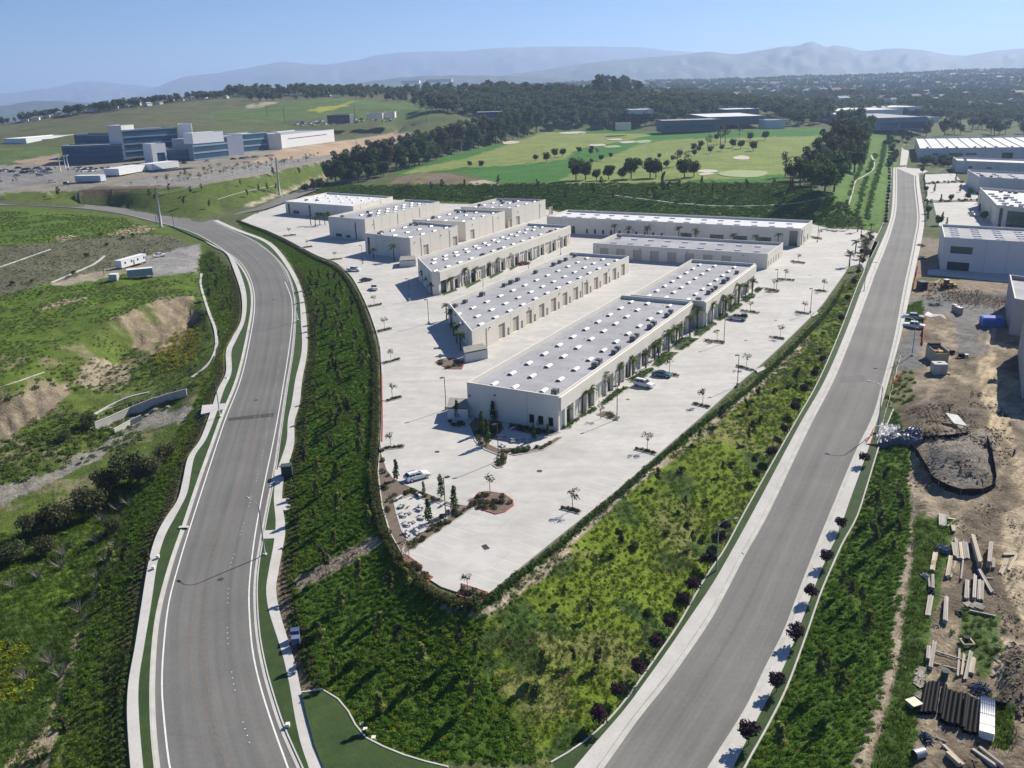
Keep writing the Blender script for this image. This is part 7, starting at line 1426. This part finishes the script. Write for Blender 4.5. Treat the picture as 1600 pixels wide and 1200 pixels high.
# covers in the paving
for x, y, r_c, lb in ((683,706,.5,'dark round manhole cover left of the round patio'), (843,736,.55,'dark round manhole cover below the round patio'), (981,624,.45,'rusty round manhole cover near the white suv'), (1165,532,.45,'round manhole cover in the right lot'), (1212,501,.45,'round manhole cover farther up the right lot'), (1265,430,.4,'round manhole cover near the right entrance')):
    b = MB(); b.tube([(0, 0, -.05), (0, 0, .012)], r_c, 14); t = thing('manhole_cover', at(x, y), lb, 'manhole cover'); b.build('plate', bronze if 'rusty' not in lb else mat('rusty_iron', (.16, .07, .04)), t); b = MB(); b.tube([(0, 0, -.05), (0, 0, .007)], r_c+.1, 14); b.build('rim', kerbm, t)
b = MB(); b.prism([(p-at(759,855)).to_2d() for p in (at(752,853), at(760,850), at(767,857), at(758,860))], -.05, .01); t = thing('drain_grate', at(759,855), 'dark square drain grate in the lower lot', 'drain grate'); b.build('frame', kerbm, t)
for k in range(6):
    a, c_ = at(752.5+k*1.25, 852.7-k*.45), at(758+k*1.4, 859.4-k*.45); b = MB(); m_ = (a+c_)/2-at(759,855); b.box((m_.x, m_.y, .02), ((c_-a).length, .12, .04), math.atan2((c_-a).y, (c_-a).x)); b.build('grate_bar', bronze, t)
for x, y, lb in ((408,461,'manhole cover high in the left road bend'), (428,468,'second manhole cover in the left road bend'), (403,409,'manhole cover near the start of the left road bend'), (400,625,'manhole cover in the left road above the dark patch'), (345,905,'manhole cover in the left road by the lamp shadow')):
    t = thing('manhole_cover', at(x, y, zL(x, y)), lb, 'manhole cover'); b = MB(); b.tube([(0, 0, -.1), (0, 0, .022)], .36, 14); b.build('plate', bronze, t); b = MB(); b.tube([(0, 0, -.1), (0, 0, .014)], .5, 14); b.build('rim', patchm, t)
# red kerb on the left rim and white curb of the pad
kp = WP([(596,585),(596.5,620),(597,660),(596,690)], 0, 4); mow('red_kerb', kp, .2, .14, redm)
LK = WP([(412,358),(447,374),(494,399),(525,411),(547,430),(562,455),(575,483),(587,517),(594,545),(596.5,585)], 0, 4); mow('pad_kerb', LK, .18, .14)
RK = WP([(764,928),(860,850),(960,770),(1030,709),(1107,642),(1140,612),(1200,560),(1275,487),(1297,459),(1315,434)], 0, 4); mow('pad_kerb', RK, .18, .14)
# parking stall stripes
def stalls(a, b, n, ln, ang=None, inward=1):
    A, B = at(*a), at(*b); d = (B-A); e = d.normalized(); nn = Vector((-e.y, e.x, 0))*inward; mb = MB()
    for k in range(n): p = A+d*(k/(n-1)); mb.ribbon([p+e*.05+Vector((0, 0, .006)), p+nn*ln+e*.05+Vector((0, 0, .006))], [p-e*.05+Vector((0, 0, .006)), p+nn*ln-e*.05+Vector((0, 0, .006))])
    struct('stall_lines', mb, mat('worn_white_paint', (.62, .62, .61), (.54, .535, .52), scale=1.2, fine=.1))
stalls((765,925),(1030,712),21,5.4); stalls((1040,702),(1275,490),34,5.4); stalls((742,795),(640,862),8,5.2); stalls((905,655),(1185,462),40,5.2,None,-1)
# channel, walls and boulders on the left
def thickwall(name, label, pts, z0f, h, th=.3, m_=kerbm, cat='wall'):
    P = [on(*p) for p in pts]; c = P[0]; t = thing(name, c, label, cat); b = MB(); Q = [p-c for p in P]; A = [q+Vector((0, 0, h)) for q in Q]; B = offset(A, th); b.ribbon(A, B, 0, h+1.2); b.build('wall', m_, t); cp_ = MB(); cp_.ribbon(lift(offset(A, -.05), .1), lift(offset(A, th+.05), .1), 0, .1); cp_.build('coping', walkm, t); return t
thickwall('retaining_wall', 'pale concrete retaining wall of the drainage channel', [(150,672),(175,662),(205,648),(245,632)], None, 1.9)
thickwall('retaining_wall', 'shaded end of the channel wall below the road', [(245,632),(262,626),(292,618)], None, 1.7)
thickwall('retaining_wall', 'low outer wall of the drainage channel', [(180,678),(205,664),(222,656)], None, 1.2)
fr = MB(); P = [on(*p) for p in ((148,652),(190,638),(245,619),(292,610))]; t = thing('handrail', P[0], 'thin railing along the drainage channel', 'railing')
for k in range(3):
    for i in range(7): q = P[k].lerp(P[k+1], i/6)-P[0]; fr.tube([q, q+Vector((0, 0, 1.1))], .04, 5)
fr.build('post', galv, t); rl = MB(); rl.tube([p-P[0]+Vector((0, 0, 1.1)) for p in P], .05, 5); rl.build('rail', galv, t)
for k, (x, y) in enumerate([(171,670),(180,672),(195,664),(207,655),(230,650),(242,641),(262,637)]):
    b = MB(); q = rr(k); me = bmesh.new(); bmesh.ops.create_icosphere(me, subdivisions=2, radius=.8)
    for v in me.verts: v.co *= q.uniform(.75, 1.15); v.co.z *= .7
    m_ = bpy.data.meshes.new('boulder'); me.to_mesh(m_); me.free(); m_.materials.append(gravelm); link('boulder', m_, None, on(x, y), q.random()*6, None, f'grey boulder in the drainage channel, {nth(k+1)} from the left', 'boulder', 'boulders in the drainage channel')
# pavement furniture
def cabinet(label, x, y, d, m_, nm, cat, zf, lid=True):
    p = at(x, y, zf)+Vector((0, 0, .13)); t = thing(nm, p, label, cat, None, .15); b = MB(); b.box((0, 0, d[2]/2), d); b.build('body', m_, t); b = MB(); b.box((0, 0, d[2]+.05), (d[0]*1.06, d[1]*1.06, .1)); b.build('lid', m_, t); b = MB(); b.box((0, -d[1]/2-.012, d[2]*.5), (d[0]*.4, .02, d[2]*.8)); b.build('door', m_, t)
grn = mat('dark_green_box', (.06, .08, .08), fine=.1); blu = mat('slate_blue_cabinet', (.07, .10, .22), fine=.08)
cabinet('dark utility box on the pavement by the left road', 449, 742, (2.0, 1.6, 1.9), grn, 'utility_box', 'utility box', -4.6)
cabinet('upper one of two slate blue utility cabinets by the right pavement', 462, 996, (1.1, .9, 1.1), blu, 'utility_cabinet', 'utility cabinet', -5.4); cabinet('lower one of two slate blue utility cabinets by the right pavement', 463, 1007, (1.1, .9, 1.0), mat('pale_slate_cabinet', (.13, .17, .28), fine=.08), 'utility_cabinet', 'utility cabinet', -5.4)
for k, (x, y, z) in enumerate([(450,1136,-6),(565,1136,-6.9),(571,1144,-6.9),(584,1157,-7),(247,872,-5.2),(240,889,-5.3)]):
    t = thing('valve_box', at(x, y, z)+Vector((0, 0, .1)), f'small white box at the edge of the verge grass, {nth(k+1)} of the scatter', 'box', 'small white boxes by the verges'); b = MB(); b.box((0, 0, .2), (.45, .45, .4)); b.build('body', whitem, t); b = MB(); b.box((0, 0, .42), (.5, .5, .05)); b.build('lid', creamw, t)
t = thing('storm_inlet', at(287,825,-5.1)+Vector((0, 0, .1)), 'dark storm drain inlet in the left kerb', 'drain inlet'); b = MB(); b.box((0, 0, .06), (1.6, .7, .2)); b.build('slab', kerbm, t); b = MB(); b.box((.2, -.36, .05), (1.3, .04, .13)); b.build('opening', blackm, t)
t = thing('road_sign', at(1157,873,-7.2), 'small dark and white barricade lying at the kerb of the right road', 'barricade'); b = MB(); b.box((0, 0, .5), (1.2, .12, .5), .5); b.build('board', whitem, t); b = MB(); b.box((-.4, 0, .4), (.08, .5, .8), .5); b.box((.4, .3, .4), (.08, .5, .8), .5); b.build('leg', blackm, t)
# ------------------------------------------------------------------ lumber yard and building site on the right
PLANK = {}
def planks(label, a, b, n, wpx, hgt, mats=oldwood, layers=1, cat='lumber stack', name='lumber_stack'):
    A, B = on(*a), on(*b); m_ = (A+B)/2; d = B-A; L = math.hypot(d.x, d.y); wd = wpx/ppm(m_); t = thing(name, (m_.x, m_.y, min(A.z, B.z, m_.z)+.02), label, cat, None, math.atan2(d.y, d.x)); q = rr(int(a[0]*7+a[1]))
    pw = wd/n; th = hgt/layers
    for lay in range(layers):
        for k in range(n):
            me = PLANK.get((mats.name,))
            if not me: pb = MB(); pb.box((0, 0, 0), (1, 1, 1)); me = PLANK[(mats.name,)] = pb.mesh('plank', mats)
            o = link('plank', me, t, (q.uniform(-.12, .12)*min(1, L*.2), -wd/2+pw*(k+.5), .08+th*(lay+.5)), q.uniform(-.008, .008)); o.scale = (L*q.uniform(.93, 1.02), pw*.9, th*.94)
    for x in (-.32, .32):
        o = link('bearer', PLANK[(mats.name,)], t, (L*x, 0, .04)); o.scale = (.12, wd*1.05, .09)
    return t
YD = [((1472,806),(1473,824),5,11,.3,1,'five pale planks nearest the upper end of the yard grass'), ((1488,822),(1490,832),3,5,.25,1,'short plank trio below the yellow boards at the yard top'), ((1480,824),(1492,812),1,2,.15,1,'single slanting board at the top of the yard'), ((1488,851),(1492,872),2,5,.4,2,'narrow plank pair right of the blue plastic heap'), ((1493,844),(1497,875),2,5,.4,2,'long narrow plank stack, second right of the blue plastic heap'), ((1500,851),(1503,876),2,5,.4,2,'long narrow plank stack, third right of the blue plastic heap'), ((1507,851),(1511,875),3,8,.5,2,'wide plank stack left of the tall shadowing one'), ((1518,847),(1530,889),3,6,1.3,5,'tall narrow timber stack throwing the broad shadow'), ((1516,843),(1536,839),1,2,.2,1,'single board lying crosswise above the tall stack'), ((1547,857),(1544,889),3,6,1.2,4,'tall timber stack right of the broad shadow'), ((1552,876),(1552,889),2,4,.4,2,'short plank stack beside the right tall stack'), ((1461,869),(1456,895),3,7,.6,2,'plank stack alone left of the blue plastic heap'), ((1485,872),(1480,904),3,6,.4,2,'plank stack just below the blue plastic heap'), ((1493,879),(1485,905),1,2.5,.25,1,'single slanting beam below the blue plastic heap'), ((1505,876),(1501,907),1,2.5,.25,1,'single beam by the two yellow boards'), ((1529,893),(1550,929),2,5,.4,2,'two parallel beams slanting down to the right'), ((1451,903),(1452,923),1,3.5,.5,2,'pale narrow stack at the left rim of the yard'), ((1457,901),(1457,924),2,4.5,.5,2,'tan narrow stack at the left rim of the yard'), ((1511,909),(1509,940),3,6,.5,2,'left one of three stacks in the middle row'), ((1523,905),(1521,940),2,5,.7,3,'middle one of three stacks in the middle row'), ((1532,912),(1531,940),4,9,.6,3,'wide right one of three stacks in the middle row'), ((1541,905),(1552,905),1,2,.15,1,'short board lying level right of the slanting beams'), ((1454,935),(1449,965),3,8,.5,2,'plank stack in the grass at the left rim'), ((1478,938),(1476,976),3,6.5,.6,2,'long plank stack standing apart in the middle'), ((1513,956),(1556,965),1,3,.25,1,'long single beam lying nearly level'), ((1460,1006),(1453,1049),3,6,.5,2,'right half of the double stack above the pipes'), ((1451,1012),(1449,1034),2,6,.4,2,'left half of the double stack above the pipes'), ((1462,1020),(1510,1034),1,1.8,.2,1,'upper one of two long cross beams'), ((1460,1038),(1495,1048),1,1.8,.2,1,'lower one of two long cross beams'), ((1499,1016),(1496,1059),1,3.5,.3,1,'tan beam at the left of the slanted group'), ((1506,1025),(1502,1057),1,3.5,.3,1,'grey beam second in the slanted group'), ((1517,1022),(1507,1066),2,5.5,.4,2,'long double beam of the slanted group'), ((1521,1031),(1517,1056),3,7,.4,2,'short wide stack at the right of the slanted group'), ((1462,1153),(1480,1162),1,1.6,.15,1,'thin pole lying below the black pipes'), ((1473,1166),(1505,1200),2,5,.4,2,'beams running out at the bottom, left bundle'), ((1479,1179),(1500,1200),1,5,.5,1,'dark edged beam at the bottom beside the left bundle'), ((1519,1172),(1555,1202),2,5,.5,2,'beams running out at the bottom, middle bundle'), ((1529,1166),(1567,1202),2,5,.5,2,'beams running out at the bottom, right bundle')]
for q in YD: planks(q[6], q[0], q[1], q[2], q[3], q[4], oldwood if hash(q[6][:9]) % 1 == 0 and q[0][0] % 3 else woodm, q[5])
planks('two raw yellow boards crossed at the top of the yard', (1481,811), (1493,812), 1, 4, .12, woodm); planks('scattered bright boards at the right of the yard', (1567,868), (1590,867), 2, 6, .2, woodm); planks('bright boards leaning downward at the right of the yard', (1588,868), (1576,893), 2, 4, .2, woodm); planks('pale boards fanned out at the right of the yard', (1563,898), (1573,876), 3, 6, .2, woodm)
PD = MB()
for k in range(4): PD.box((-.45+k*.3, 0, .12), (.2, 1.1, .03))
for k in (-.45, 0, .45): PD.box((0, k, .05), (1.1, .1, .1))
PDM = PD.mesh('pallet', oldwood)
for k, (x, y) in enumerate([(1440,1047),(1439,1055),(1436,1064),(1437,1070),(1436,1087),(1513,945),(1521,948),(1527,946),(1531,949)]): link('pallet', PDM, None, on(x, y)+Vector((0, 0, .02)), random.random(), 1.0, ('small wooden pallet in the file left of the black pipes, ' if k < 5 else 'small concrete-grey pallet below the middle stacks, ')+nth((k if k < 5 else k-5)+1)+' from the top', 'pallet')
# black pipes, white pipe bundle
tops = [(490,200),(530,185),(575,178),(625,185),(700,205),(722,260),(770,280),(825,290),(880,305),(945,320),(970,340),(1020,365),(1075,390)]
bots = [(420,525),(468,525),(518,522),(574,522),(645,552),(663,612),(714,637),(769,658),(833,665),(905,700),(918,732),(971,747),(1028,757)]
for k, (a, b) in enumerate(zip(tops, bots)):
    s_ = 1600/220; A, B = on(1380+a[0]/s_, 1040+a[1]/s_+5), on(1380+b[0]/s_, 1040+b[1]/s_+5); c = (A+B)/2; t = thing('drain_pipe', c, f'big black plastic pipe in the row by the yard, {nth(k+1)} from the left', 'pipe'); d = (B-A); d.z = 0; d *= .5; r0 = .25; mb = MB(); n = 6
    P = [d*(-1+2*i/n)+Vector((0, 0, r0+.02)) for i in range(n+1)]; rs = [r0]*(n+1); rs[-1] = r0*1.16; P[-2] = P[-1]*.9+P[-3]*.1; mb.tube(P, rs, 16, 0, False); mb.build('pipe_wall', blackm, t); ib = MB(); ib.tube([P[-1], P[0]], r0*.84, 14, 0, False); ib.build('bore', rubber, t)
s_ = 1600/220
A, B = on(1380+1175/s_, 1040+415/s_+3), on(1380+1162/s_, 1040+830/s_+3); t = thing('pipe_bundle', (A+B)/2, 'strapped bundle of white plastic pipes right of the black pipes', 'pipe bundle'); d = (B-A)/2; d.z = 0; sd_ = Vector((-d.y, d.x, 0)).normalized()
mb = MB(); mb.tube([-d, d], .11, 8); PIPEM = mb.mesh('white_pipe', whitem)
for lay in range(5):
    for k in range(7): link('pipe', PIPEM, t, sd_*(-.62+k*.21)+Vector((0, 0, .13+lay*.2)))
for x in (-.5, 0, .5):
    mb = MB(); c = d*x*1.2
    q = [c+sd_*-.78+Vector((0, 0, 0)), c+sd_*-.78+Vector((0, 0, 1.08)), c+sd_*.8+Vector((0, 0, 1.08)), c+sd_*.8]; mb.tube(q, .04, 4); mb.build('strap', bronze, t)
def drum(label, x, y, r, L, lie, m_, a=0.0):
    p = on(x, y); t = thing('drum', p, label, 'drum'); mb = MB()
    if lie: d = Vector((math.cos(a), math.sin(a), 0))*L/2; mb.tube([d*(-1+2*i/12)+Vector((0, 0, r)) for i in range(13)], [r*(1 if i % 2 else .96) for i in range(13)], 16, 0, False); mb.build('shell', m_, t); e = MB(); e.tube([-d+Vector((0, 0, r)), d+Vector((0, 0, r))], r*.9, 14); e.build('bore', rubber, t)
    else: mb.tube([(0, 0, 0), (0, 0, L)], r, 14); mb.build('shell', m_, t); e = MB(); e.tube([(0, 0, L), (0, 0, L+.04)], r*.9, 14); e.build('lid', m_, t)
drum('grey corrugated pipe piece lying at the bottom of the yard', 1435, 1184, .55, 1.3, True, galv, .3); drum('black drum at the right of the white pipe bundle, left one', 1557.5, 1103, .3, .8, False, blackm); drum('black drum at the right of the white pipe bundle, right one', 1567, 1105, .3, .8, False, blackm); drum('dark green drum at the upper left end of the black pipes', 1475, 1060, .42, 1.0, False, mat('green_drum', (.05, .10, .09)))
t = thing('plywood_sheet', on(1427,1105), 'white square board on trestles left of the black pipes', 'board'); b = MB(); b.box((0, 0, .75), (1.35, 1.35, .06), .35); b.build('top', mat('cream_board', (.75, .72, .55)), t)
for sx in (-.5, .5): b = MB(); b.box((sx, 0, .36), (.1, 1.0, .72), .35); b.build('trestle', oldwood, t)
t = thing('timber_frame', on(1511,1005), 'square pinkish timber frame with a dark tyre on it', 'frame')
for dx, dy, sx, sy in ((0, .6, 1.5, .15), (0, -.6, 1.5, .15), (-.65, 0, .15, 1.2), (.65, 0, .15, 1.2)): b = MB(); b.box((dx, dy, .15), (sx, sy, .3)); b.build('rail', woodm, t)
b = MB(); b.tube([(.1, .5, .35), (.1, .5, .6)], .4, 14); b.build('tyre', rubber, t)
def heap(label, x, y, rx, ry, h, mats, n, size, seed, name='debris_heap', cat='heap'):
    p = on(x, y); q = rr(seed); k = ppm(p); rx, ry = rx/k, ry/k*2.2; t = thing(name, p, label, cat); mb = MB()
    for i in range(n):
        a = q.random()*6.28; d = math.sqrt(q.random()); c = Vector((math.cos(a)*d*rx, math.sin(a)*d*ry, h*(1-d*d)*q.uniform(.4, 1)+.06)); e = Vector((q.gauss(0, 1), q.gauss(0, 1), q.gauss(0, .3))).normalized()*size*q.uniform(.5, 1.5); mb.tube([c-e, c+e], size*.1, 4, q.randrange(len(mats)), True, False)
    mb.build('scrap_pieces', mats, t); bb = MB(); bb.leaves((0, 0, .1), (rx*.9, ry*.9, h*.6), 60, size*.7, 0, q, .8); bb.build('plastic_sheeting', [mats[0]], t)
bp = mat('blue_grey_plastic', (.11, .15, .24), (.07, .09, .14), rough=.3, spec=.6, island=.5)
heap('blue-grey plastic heap in the grass at the top of the yard', 1474, 859, 10, 6, .7, [bp, galv], 120, .4, 1); heap('shiny grey plastic and tube heap above the white pipe bundle', 1529, 1080, 15, 6, .8, [bp, galv, blackm], 160, .5, 2); heap('dark scrap heap at the bottom left of the yard', 1447, 1155, 8, 6, .5, [bp, galv, blackm], 90, .35, 3); heap('small dark scrap pile between the stacks at the left rim', 1455, 928, 4, 2, .4, [blackm, bp], 40, .3, 4); heap('dark ring of scrap in the weeds of the yard', 1498, 960, 6, 3, .4, [blackm, galv], 50, .3, 5); heap('pale offcuts in the grass below the left stacks', 1463, 981, 7, 2, .2, [woodm, whitem], 24, .3, 6); heap('pallets of stones and offcuts left of the yard stacks', 1446, 901, 5, 4, .35, [oldwood, whitem], 30, .35, 7)
# tarps, sheets, silt fence, safety mesh
def sheet(label, pts, m_, dz=.3, amp=.35, seed=1, name='tarpaulin', cat='tarpaulin', nx=22, ny=10):
    P = [on(*p) for p in pts]; c = P[0]; mb = MB(); q = rr(seed); g = []
    for i in range(ny):
        for j in range(nx):
            u, v = j/(nx-1), i/(ny-1); p = (P[0]*(1-u)+P[1]*u)*(1-v)+(P[3]*(1-u)+P[2]*u)*v; z = tz(p.x, p.y)+dz*(1 if 0 < i < ny-1 and 0 < j < nx-1 else .12)+q.uniform(0, amp)*(1 if 0 < i < ny-1 else .2); g.append(Vector((p.x+q.uniform(-.1, .1), p.y+q.uniform(-.1, .1), z))-c)
    mb.add(g, [(i*nx+j, i*nx+j+1, (i+1)*nx+j+1, (i+1)*nx+j) for i in range(ny-1) for j in range(nx-1)]); me = mb.mesh(name, m_); o = link(name, me, None, c, 0, None, label, cat); s = o.modifiers.new('thick', 'SOLIDIFY'); s.thickness = .03
sheet('crumpled silvery white tarp beside the right pavement', [(1366,690),(1392,686),(1408,668),(1376,662)], mat('silver_white_tarp', (.50, .50, .49), (.40, .395, .39), rough=.6, spec=.2, fine=.2), .5, .6, 3)
sheet('crumpled dark blue plastic cover next to the white tarp', [(1366,700),(1440,694),(1441,675),(1400,680)], mat('slate_plastic_cover', (.06, .075, .11), (.13, .14, .17), scale=2, rough=.45, spec=.35, fine=.3, fscale=5), .9, .55, 4)
sheet('white plastic sheet on the dirt behind the two pickups', [(1442,492),(1479,499),(1466,491),(1450,487)], mat('white_plastic_sheet', (.66, .63, .62), fine=.12), .08, .1, 5, nx=10, ny=5)
t = thing('leaning_sheet', on(1485,664), 'pale grey panel leaning on the spoil heap', 'panel'); P = [on(1476,655)+Vector((0, 0, 1.4)), on(1495,660)+Vector((0, 0, 1.6)), on(1510,672)+Vector((0, 0, .9)), on(1490,668)+Vector((0, 0, .9))]; c = t.location.copy(); mb = MB(); Q = [p-Vector(c) for p in P]; mb.add(Q+[p-Vector((0, 0, .1)) for p in Q], [(3, 2, 1, 0), (4, 5, 6, 7), (0, 1, 5, 4), (1, 2, 6, 5), (2, 3, 7, 6), (3, 0, 4, 7)]); mb.build('board', mat('pale_grey_panel', (.55, .57, .54)), t); mb = MB()
for q in Q[2:]: mb.tube([q, q-Vector((0, 0, 1.2))], .06, 5)
mb.build('prop', oldwood, t)
def fence(label, pts, h, m_, pm, name, cat, n=8, sag=.0):
    P = resample([on(*p) for p in smooth(pts, n)], step=2.0); P = [Vector((p.x, p.y, tz(p.x, p.y))) for p in P]; c = P[0]; t = thing(name, c, label, cat); Q = [p-c for p in P]; q = rr(len(label)); A = [p+Vector((q.uniform(-.1, .1), q.uniform(-.1, .1), h*q.uniform(.75-sag, 1.05))) for p in Q]; mb = MB(); B = offset(A, .05); n_ = len(A)
    for X, Y in ((A, Q), (B, offset(Q, .05))): mb.add(list(X)+[p-Vector((0, 0, .1)) for p in Y], [(i, i+1, n_+i+1, n_+i) for i in range(n_-1)])
    mb.ribbon(A, B); mb.build('fabric', m_, t)
    for p in Q[::2]: pb = MB(); pb.tube([p-Vector((0, 0, .2)), p+Vector((0, 0, h+.1))], .04, 5); pb.build('stake', pm, t)
fence('black silt fence curving round the spoil heap', [(1422,700),(1432,712),(1446,735),(1458,754),(1480,768),(1510,775),(1540,770),(1555,760),(1553,735),(1548,708),(1542,690)], 1.3, blackm, oldwood, 'silt_fence', 'fence'); fence('short black silt fence running across the site above the heap', [(1442,687),(1470,686),(1495,684),(1512,680)], .9, blackm, oldwood, 'silt_fence', 'fence')
fence('crumpled orange safety mesh in front of the white tarp', [(1352,694),(1358,690),(1363,678),(1366,672)], 1.0, orangem, oldwood, 'safety_mesh', 'safety fence', 8, .3); fence('orange safety mesh lying along the verge below the tarp', [(1354,697),(1366,699),(1380,699)], .9, orangem, oldwood, 'safety_mesh', 'safety fence', 8, .3); fence('orange safety mesh beside the two pickups', [(1443,494),(1443,506),(1442,520),(1441,540)], 1.1, orangem, oldwood, 'safety_mesh', 'safety fence'); fence('torn orange safety mesh by the far right pavement', [(1435,415),(1432,430),(1429,443),(1426,455)], 1.3, orangem, oldwood, 'safety_mesh', 'safety fence', 8, .3); fence('small orange mesh piece at the bend of the right pavement', [(1396,602),(1401,597),(1405,593)], 1.3, orangem, oldwood, 'safety_mesh', 'safety fence', 8, .2)
fence('white plank barrier along the broken kerb of the right road', [(1371,700),(1378,664),(1387,634),(1395,604),(1403,572),(1407,558)], .45, whitem, oldwood, 'plank_barrier', 'barrier')
# plant and site boxes
def boxes(label, x, y, parts, nm, cat, rz=0.0):
    t = thing(nm, on(x, y), label, cat, None, rz)
    for pn, c, d, m_ in parts: b = MB(); b.box(c, d); b.build(pn, m_, t)
    return t
tanm = mat('tan_machine_panel', (.42, .38, .30), fine=.12)
for k, (x, y) in enumerate(((1491,487),(1495,490),(1499,492))): boxes(('left', 'middle', 'right')[k]+' one of three tan portable toilets with white roofs', x, y, [('body', (0, 0, 1.05), (1.15, 1.15, 2.1), tanm), ('door', (-.05, -.585, 1.0), (.8, .05, 1.8), mat('dull_tan_door', (.33, .30, .24))), ('roof', (0, 0, 2.17), (1.25, 1.25, .16), whitem), ('vent', (.4, .4, 2.4), (.12, .12, .5), blackm)], 'portable_toilet', 'toilet', .3)
boxes('blue tarp covered stack beside the unfinished building', 1549, 510, [('cover', (0, 0, 1.3), (5.6, 3.8, 2.6), bluetarp), ('cover_top', (0, 0, 2.68), (5.0, 3.2, .22), bluetarp), ('hem', (0, 0, .12), (5.75, 3.95, .25), mat('dark_blue_hem', (.02, .06, .25)))], 'tarped_stack', 'tarped stack', -.25)
boxes('pale grey machine box on the gravel, nearest of the tall pair', 1466, 584, [('body', (0, 0, 1.35), (3.0, 2.6, 2.7), mat('pale_grey_machine', (.48, .48, .44), fine=.08)), ('hatch', (0, .2, 2.73), (.9, .4, .06), blackm), ('skid', (0, 0, .02), (3.2, 2.8, .16), bronze), ('step', (1.9, -.8, .35), (.9, .7, .3), oldwood), ('panel', (.6, -1.32, 1.3), (1.2, .04, 1.9), tanm)], 'generator_box', 'machine', -.12)
boxes('open-topped tan skip with brown machinery inside behind the grey box', 1463, 563, [('side', (-1.6, 0, 1.6), (.15, 5.6, 3.2), tanm), ('side', (1.6, 0, 1.6), (.15, 5.6, 3.2), tanm), ('end', (0, -2.75, 1.3), (3.1, .15, 2.6), tanm), ('end', (0, 2.75, 1.9), (3.1, .15, 3.8), tanm), ('engine', (0, .4, 1.4), (2.3, 2.6, 2.4), mat('rust_brown_engine', (.20, .11, .04))), ('cover', (0, 2.2, 3.6), (2.6, 1.0, .3), blackm), ('beacon', (.1, -1.6, 2.75), (1.0, .8, .35), yellowm), ('floor', (0, 0, .15), (3.1, 5.4, .1), bronze)], 'machine_skip', 'machine', -.08)
boxes('small dark compressor on the gravel', 1487, 553, [('body', (0, 0, .6), (1.2, .8, .7), blackm), ('frame', (0, 0, .18), (1.4, .9, .12), galv), ('wheel', (-.4, -.45, .25), (.5, .12, .5), rubber), ('wheel', (-.4, .45, .25), (.5, .12, .5), rubber)], 'compressor', 'machine'); boxes('low trailer with pale equipment right of the skip', 1504, 560, [('deck', (0, 0, .5), (2.8, 1.4, .15), bronze), ('motor', (-.4, 0, .9), (1.2, 1.0, .7), blackm), ('tank', (.8, 0, .85), (.8, .9, .55), galv), ('drawbar', (2.0, 0, .45), (1.3, .12, .1), bronze), ('wheel', (0, -.75, .3), (.6, .2, .6), rubber), ('wheel', (0, .75, .3), (.6, .2, .6), rubber)], 'equipment_trailer', 'trailer', -.3)
def tractor(label, x, y, rz):
    t = thing('backhoe', on(x, y), label, 'digger', None, rz); b = MB(); b.box((0, 0, 1.15), (3.2, 1.3, .7)); b.box((1.3, 0, 1.5), (1.3, 1.0, .6)); b.build('body', yellowm, t); b = MB(); b.box((-.3, 0, 2.1), (1.3, 1.3, 1.3), 0, 0, .9); b.build('cab', glassm, t); b = MB(); b.box((-.3, 0, 2.82), (1.6, 1.5, .12)); b.build('cab_roof', creamw, t)
    for x_, r_w in ((-1.0, .75), (1.4, .55)):
        for sy in (-1, 1): b = MB(); b.tube([(x_, sy*.55, r_w), (x_, sy*.98, r_w)], r_w, 14); b.build('wheel', rubber, t)
    b = MB(); b.tube([(-1.7, 0, 1.2), (-2.9, 0, 3.0), (-4.3, 0, 2.0)], .16, 6); b.build('boom', yellowm, t); b = MB(); b.box((-4.4, 0, 1.5), (.6, .7, .8), 0, 0, .8); b.build('bucket', bronze, t); b = MB(); b.box((2.9, 0, .6), (.7, 1.9, .8), 0, 0, .85); b.tube([(1.6, .6, 1.4), (2.8, .6, .7)], .1, 5); b.tube([(1.6, -.6, 1.4), (2.8, -.6, .7)], .1, 5); b.build('loader', yellowm, t)
tractor('yellow backhoe digger on the dirt before the pale tilt-up building', 1479, 450, .2)
heap('scrap and boards beside the far right pavement', 1438, 385, 6, 4, 1.0, [oldwood, blackm, orangem], 70, .6, 9); heap('machine parts heap beside the far right pavement', 1440, 405, 5, 4, 1.2, [blackm, galv, oldwood], 70, .6, 10); heap('rebar bundle on the dirt beside the dirt track', 1553, 597, 5, 4, .5, [bronze, galv], 50, .7, 11); heap('rebar bundle farther down beside the dirt track', 1565, 648, 5, 4, .5, [bronze, galv], 50, .7, 12); heap('branches and boards on the dirt behind the toilets', 1460, 477, 10, 3, .4, [oldwood, barkm], 50, .8, 13)
boxes('dark container box standing by the far right pavement', 1440, 452, [('body', (0, 0, 1.3), (2.2, 3.2, 2.6), mat('dark_container', (.045, .05, .055), fine=.1)), ('lid', (0, 0, 2.65), (2.3, 3.3, .1), bronze), ('door', (0, -1.62, 1.3), (1.8, .05, 2.3), blackm)], 'site_container', 'container')
HAZE=9e-5
# ------------------------------------------------------------------ the air
mb = MB(); mb.box((0, 11000, 325), (70000, 26000, 890))
hm = bpy.data.materials.new('haze_air'); hm.use_nodes = True; N = hm.node_tree.nodes; N.remove(N['Principled BSDF'])
pv = N.new('ShaderNodeVolumePrincipled'); pv.inputs['Color'].default_value = (.47, .63, .95, 1); pv.inputs['Density'].default_value = HAZE; pv.inputs['Anisotropy'].default_value = .3
hm.node_tree.links.new(pv.outputs[0], N['Material Output'].inputs['Volume'])
mb.build('haze', hm, kind='stuff')
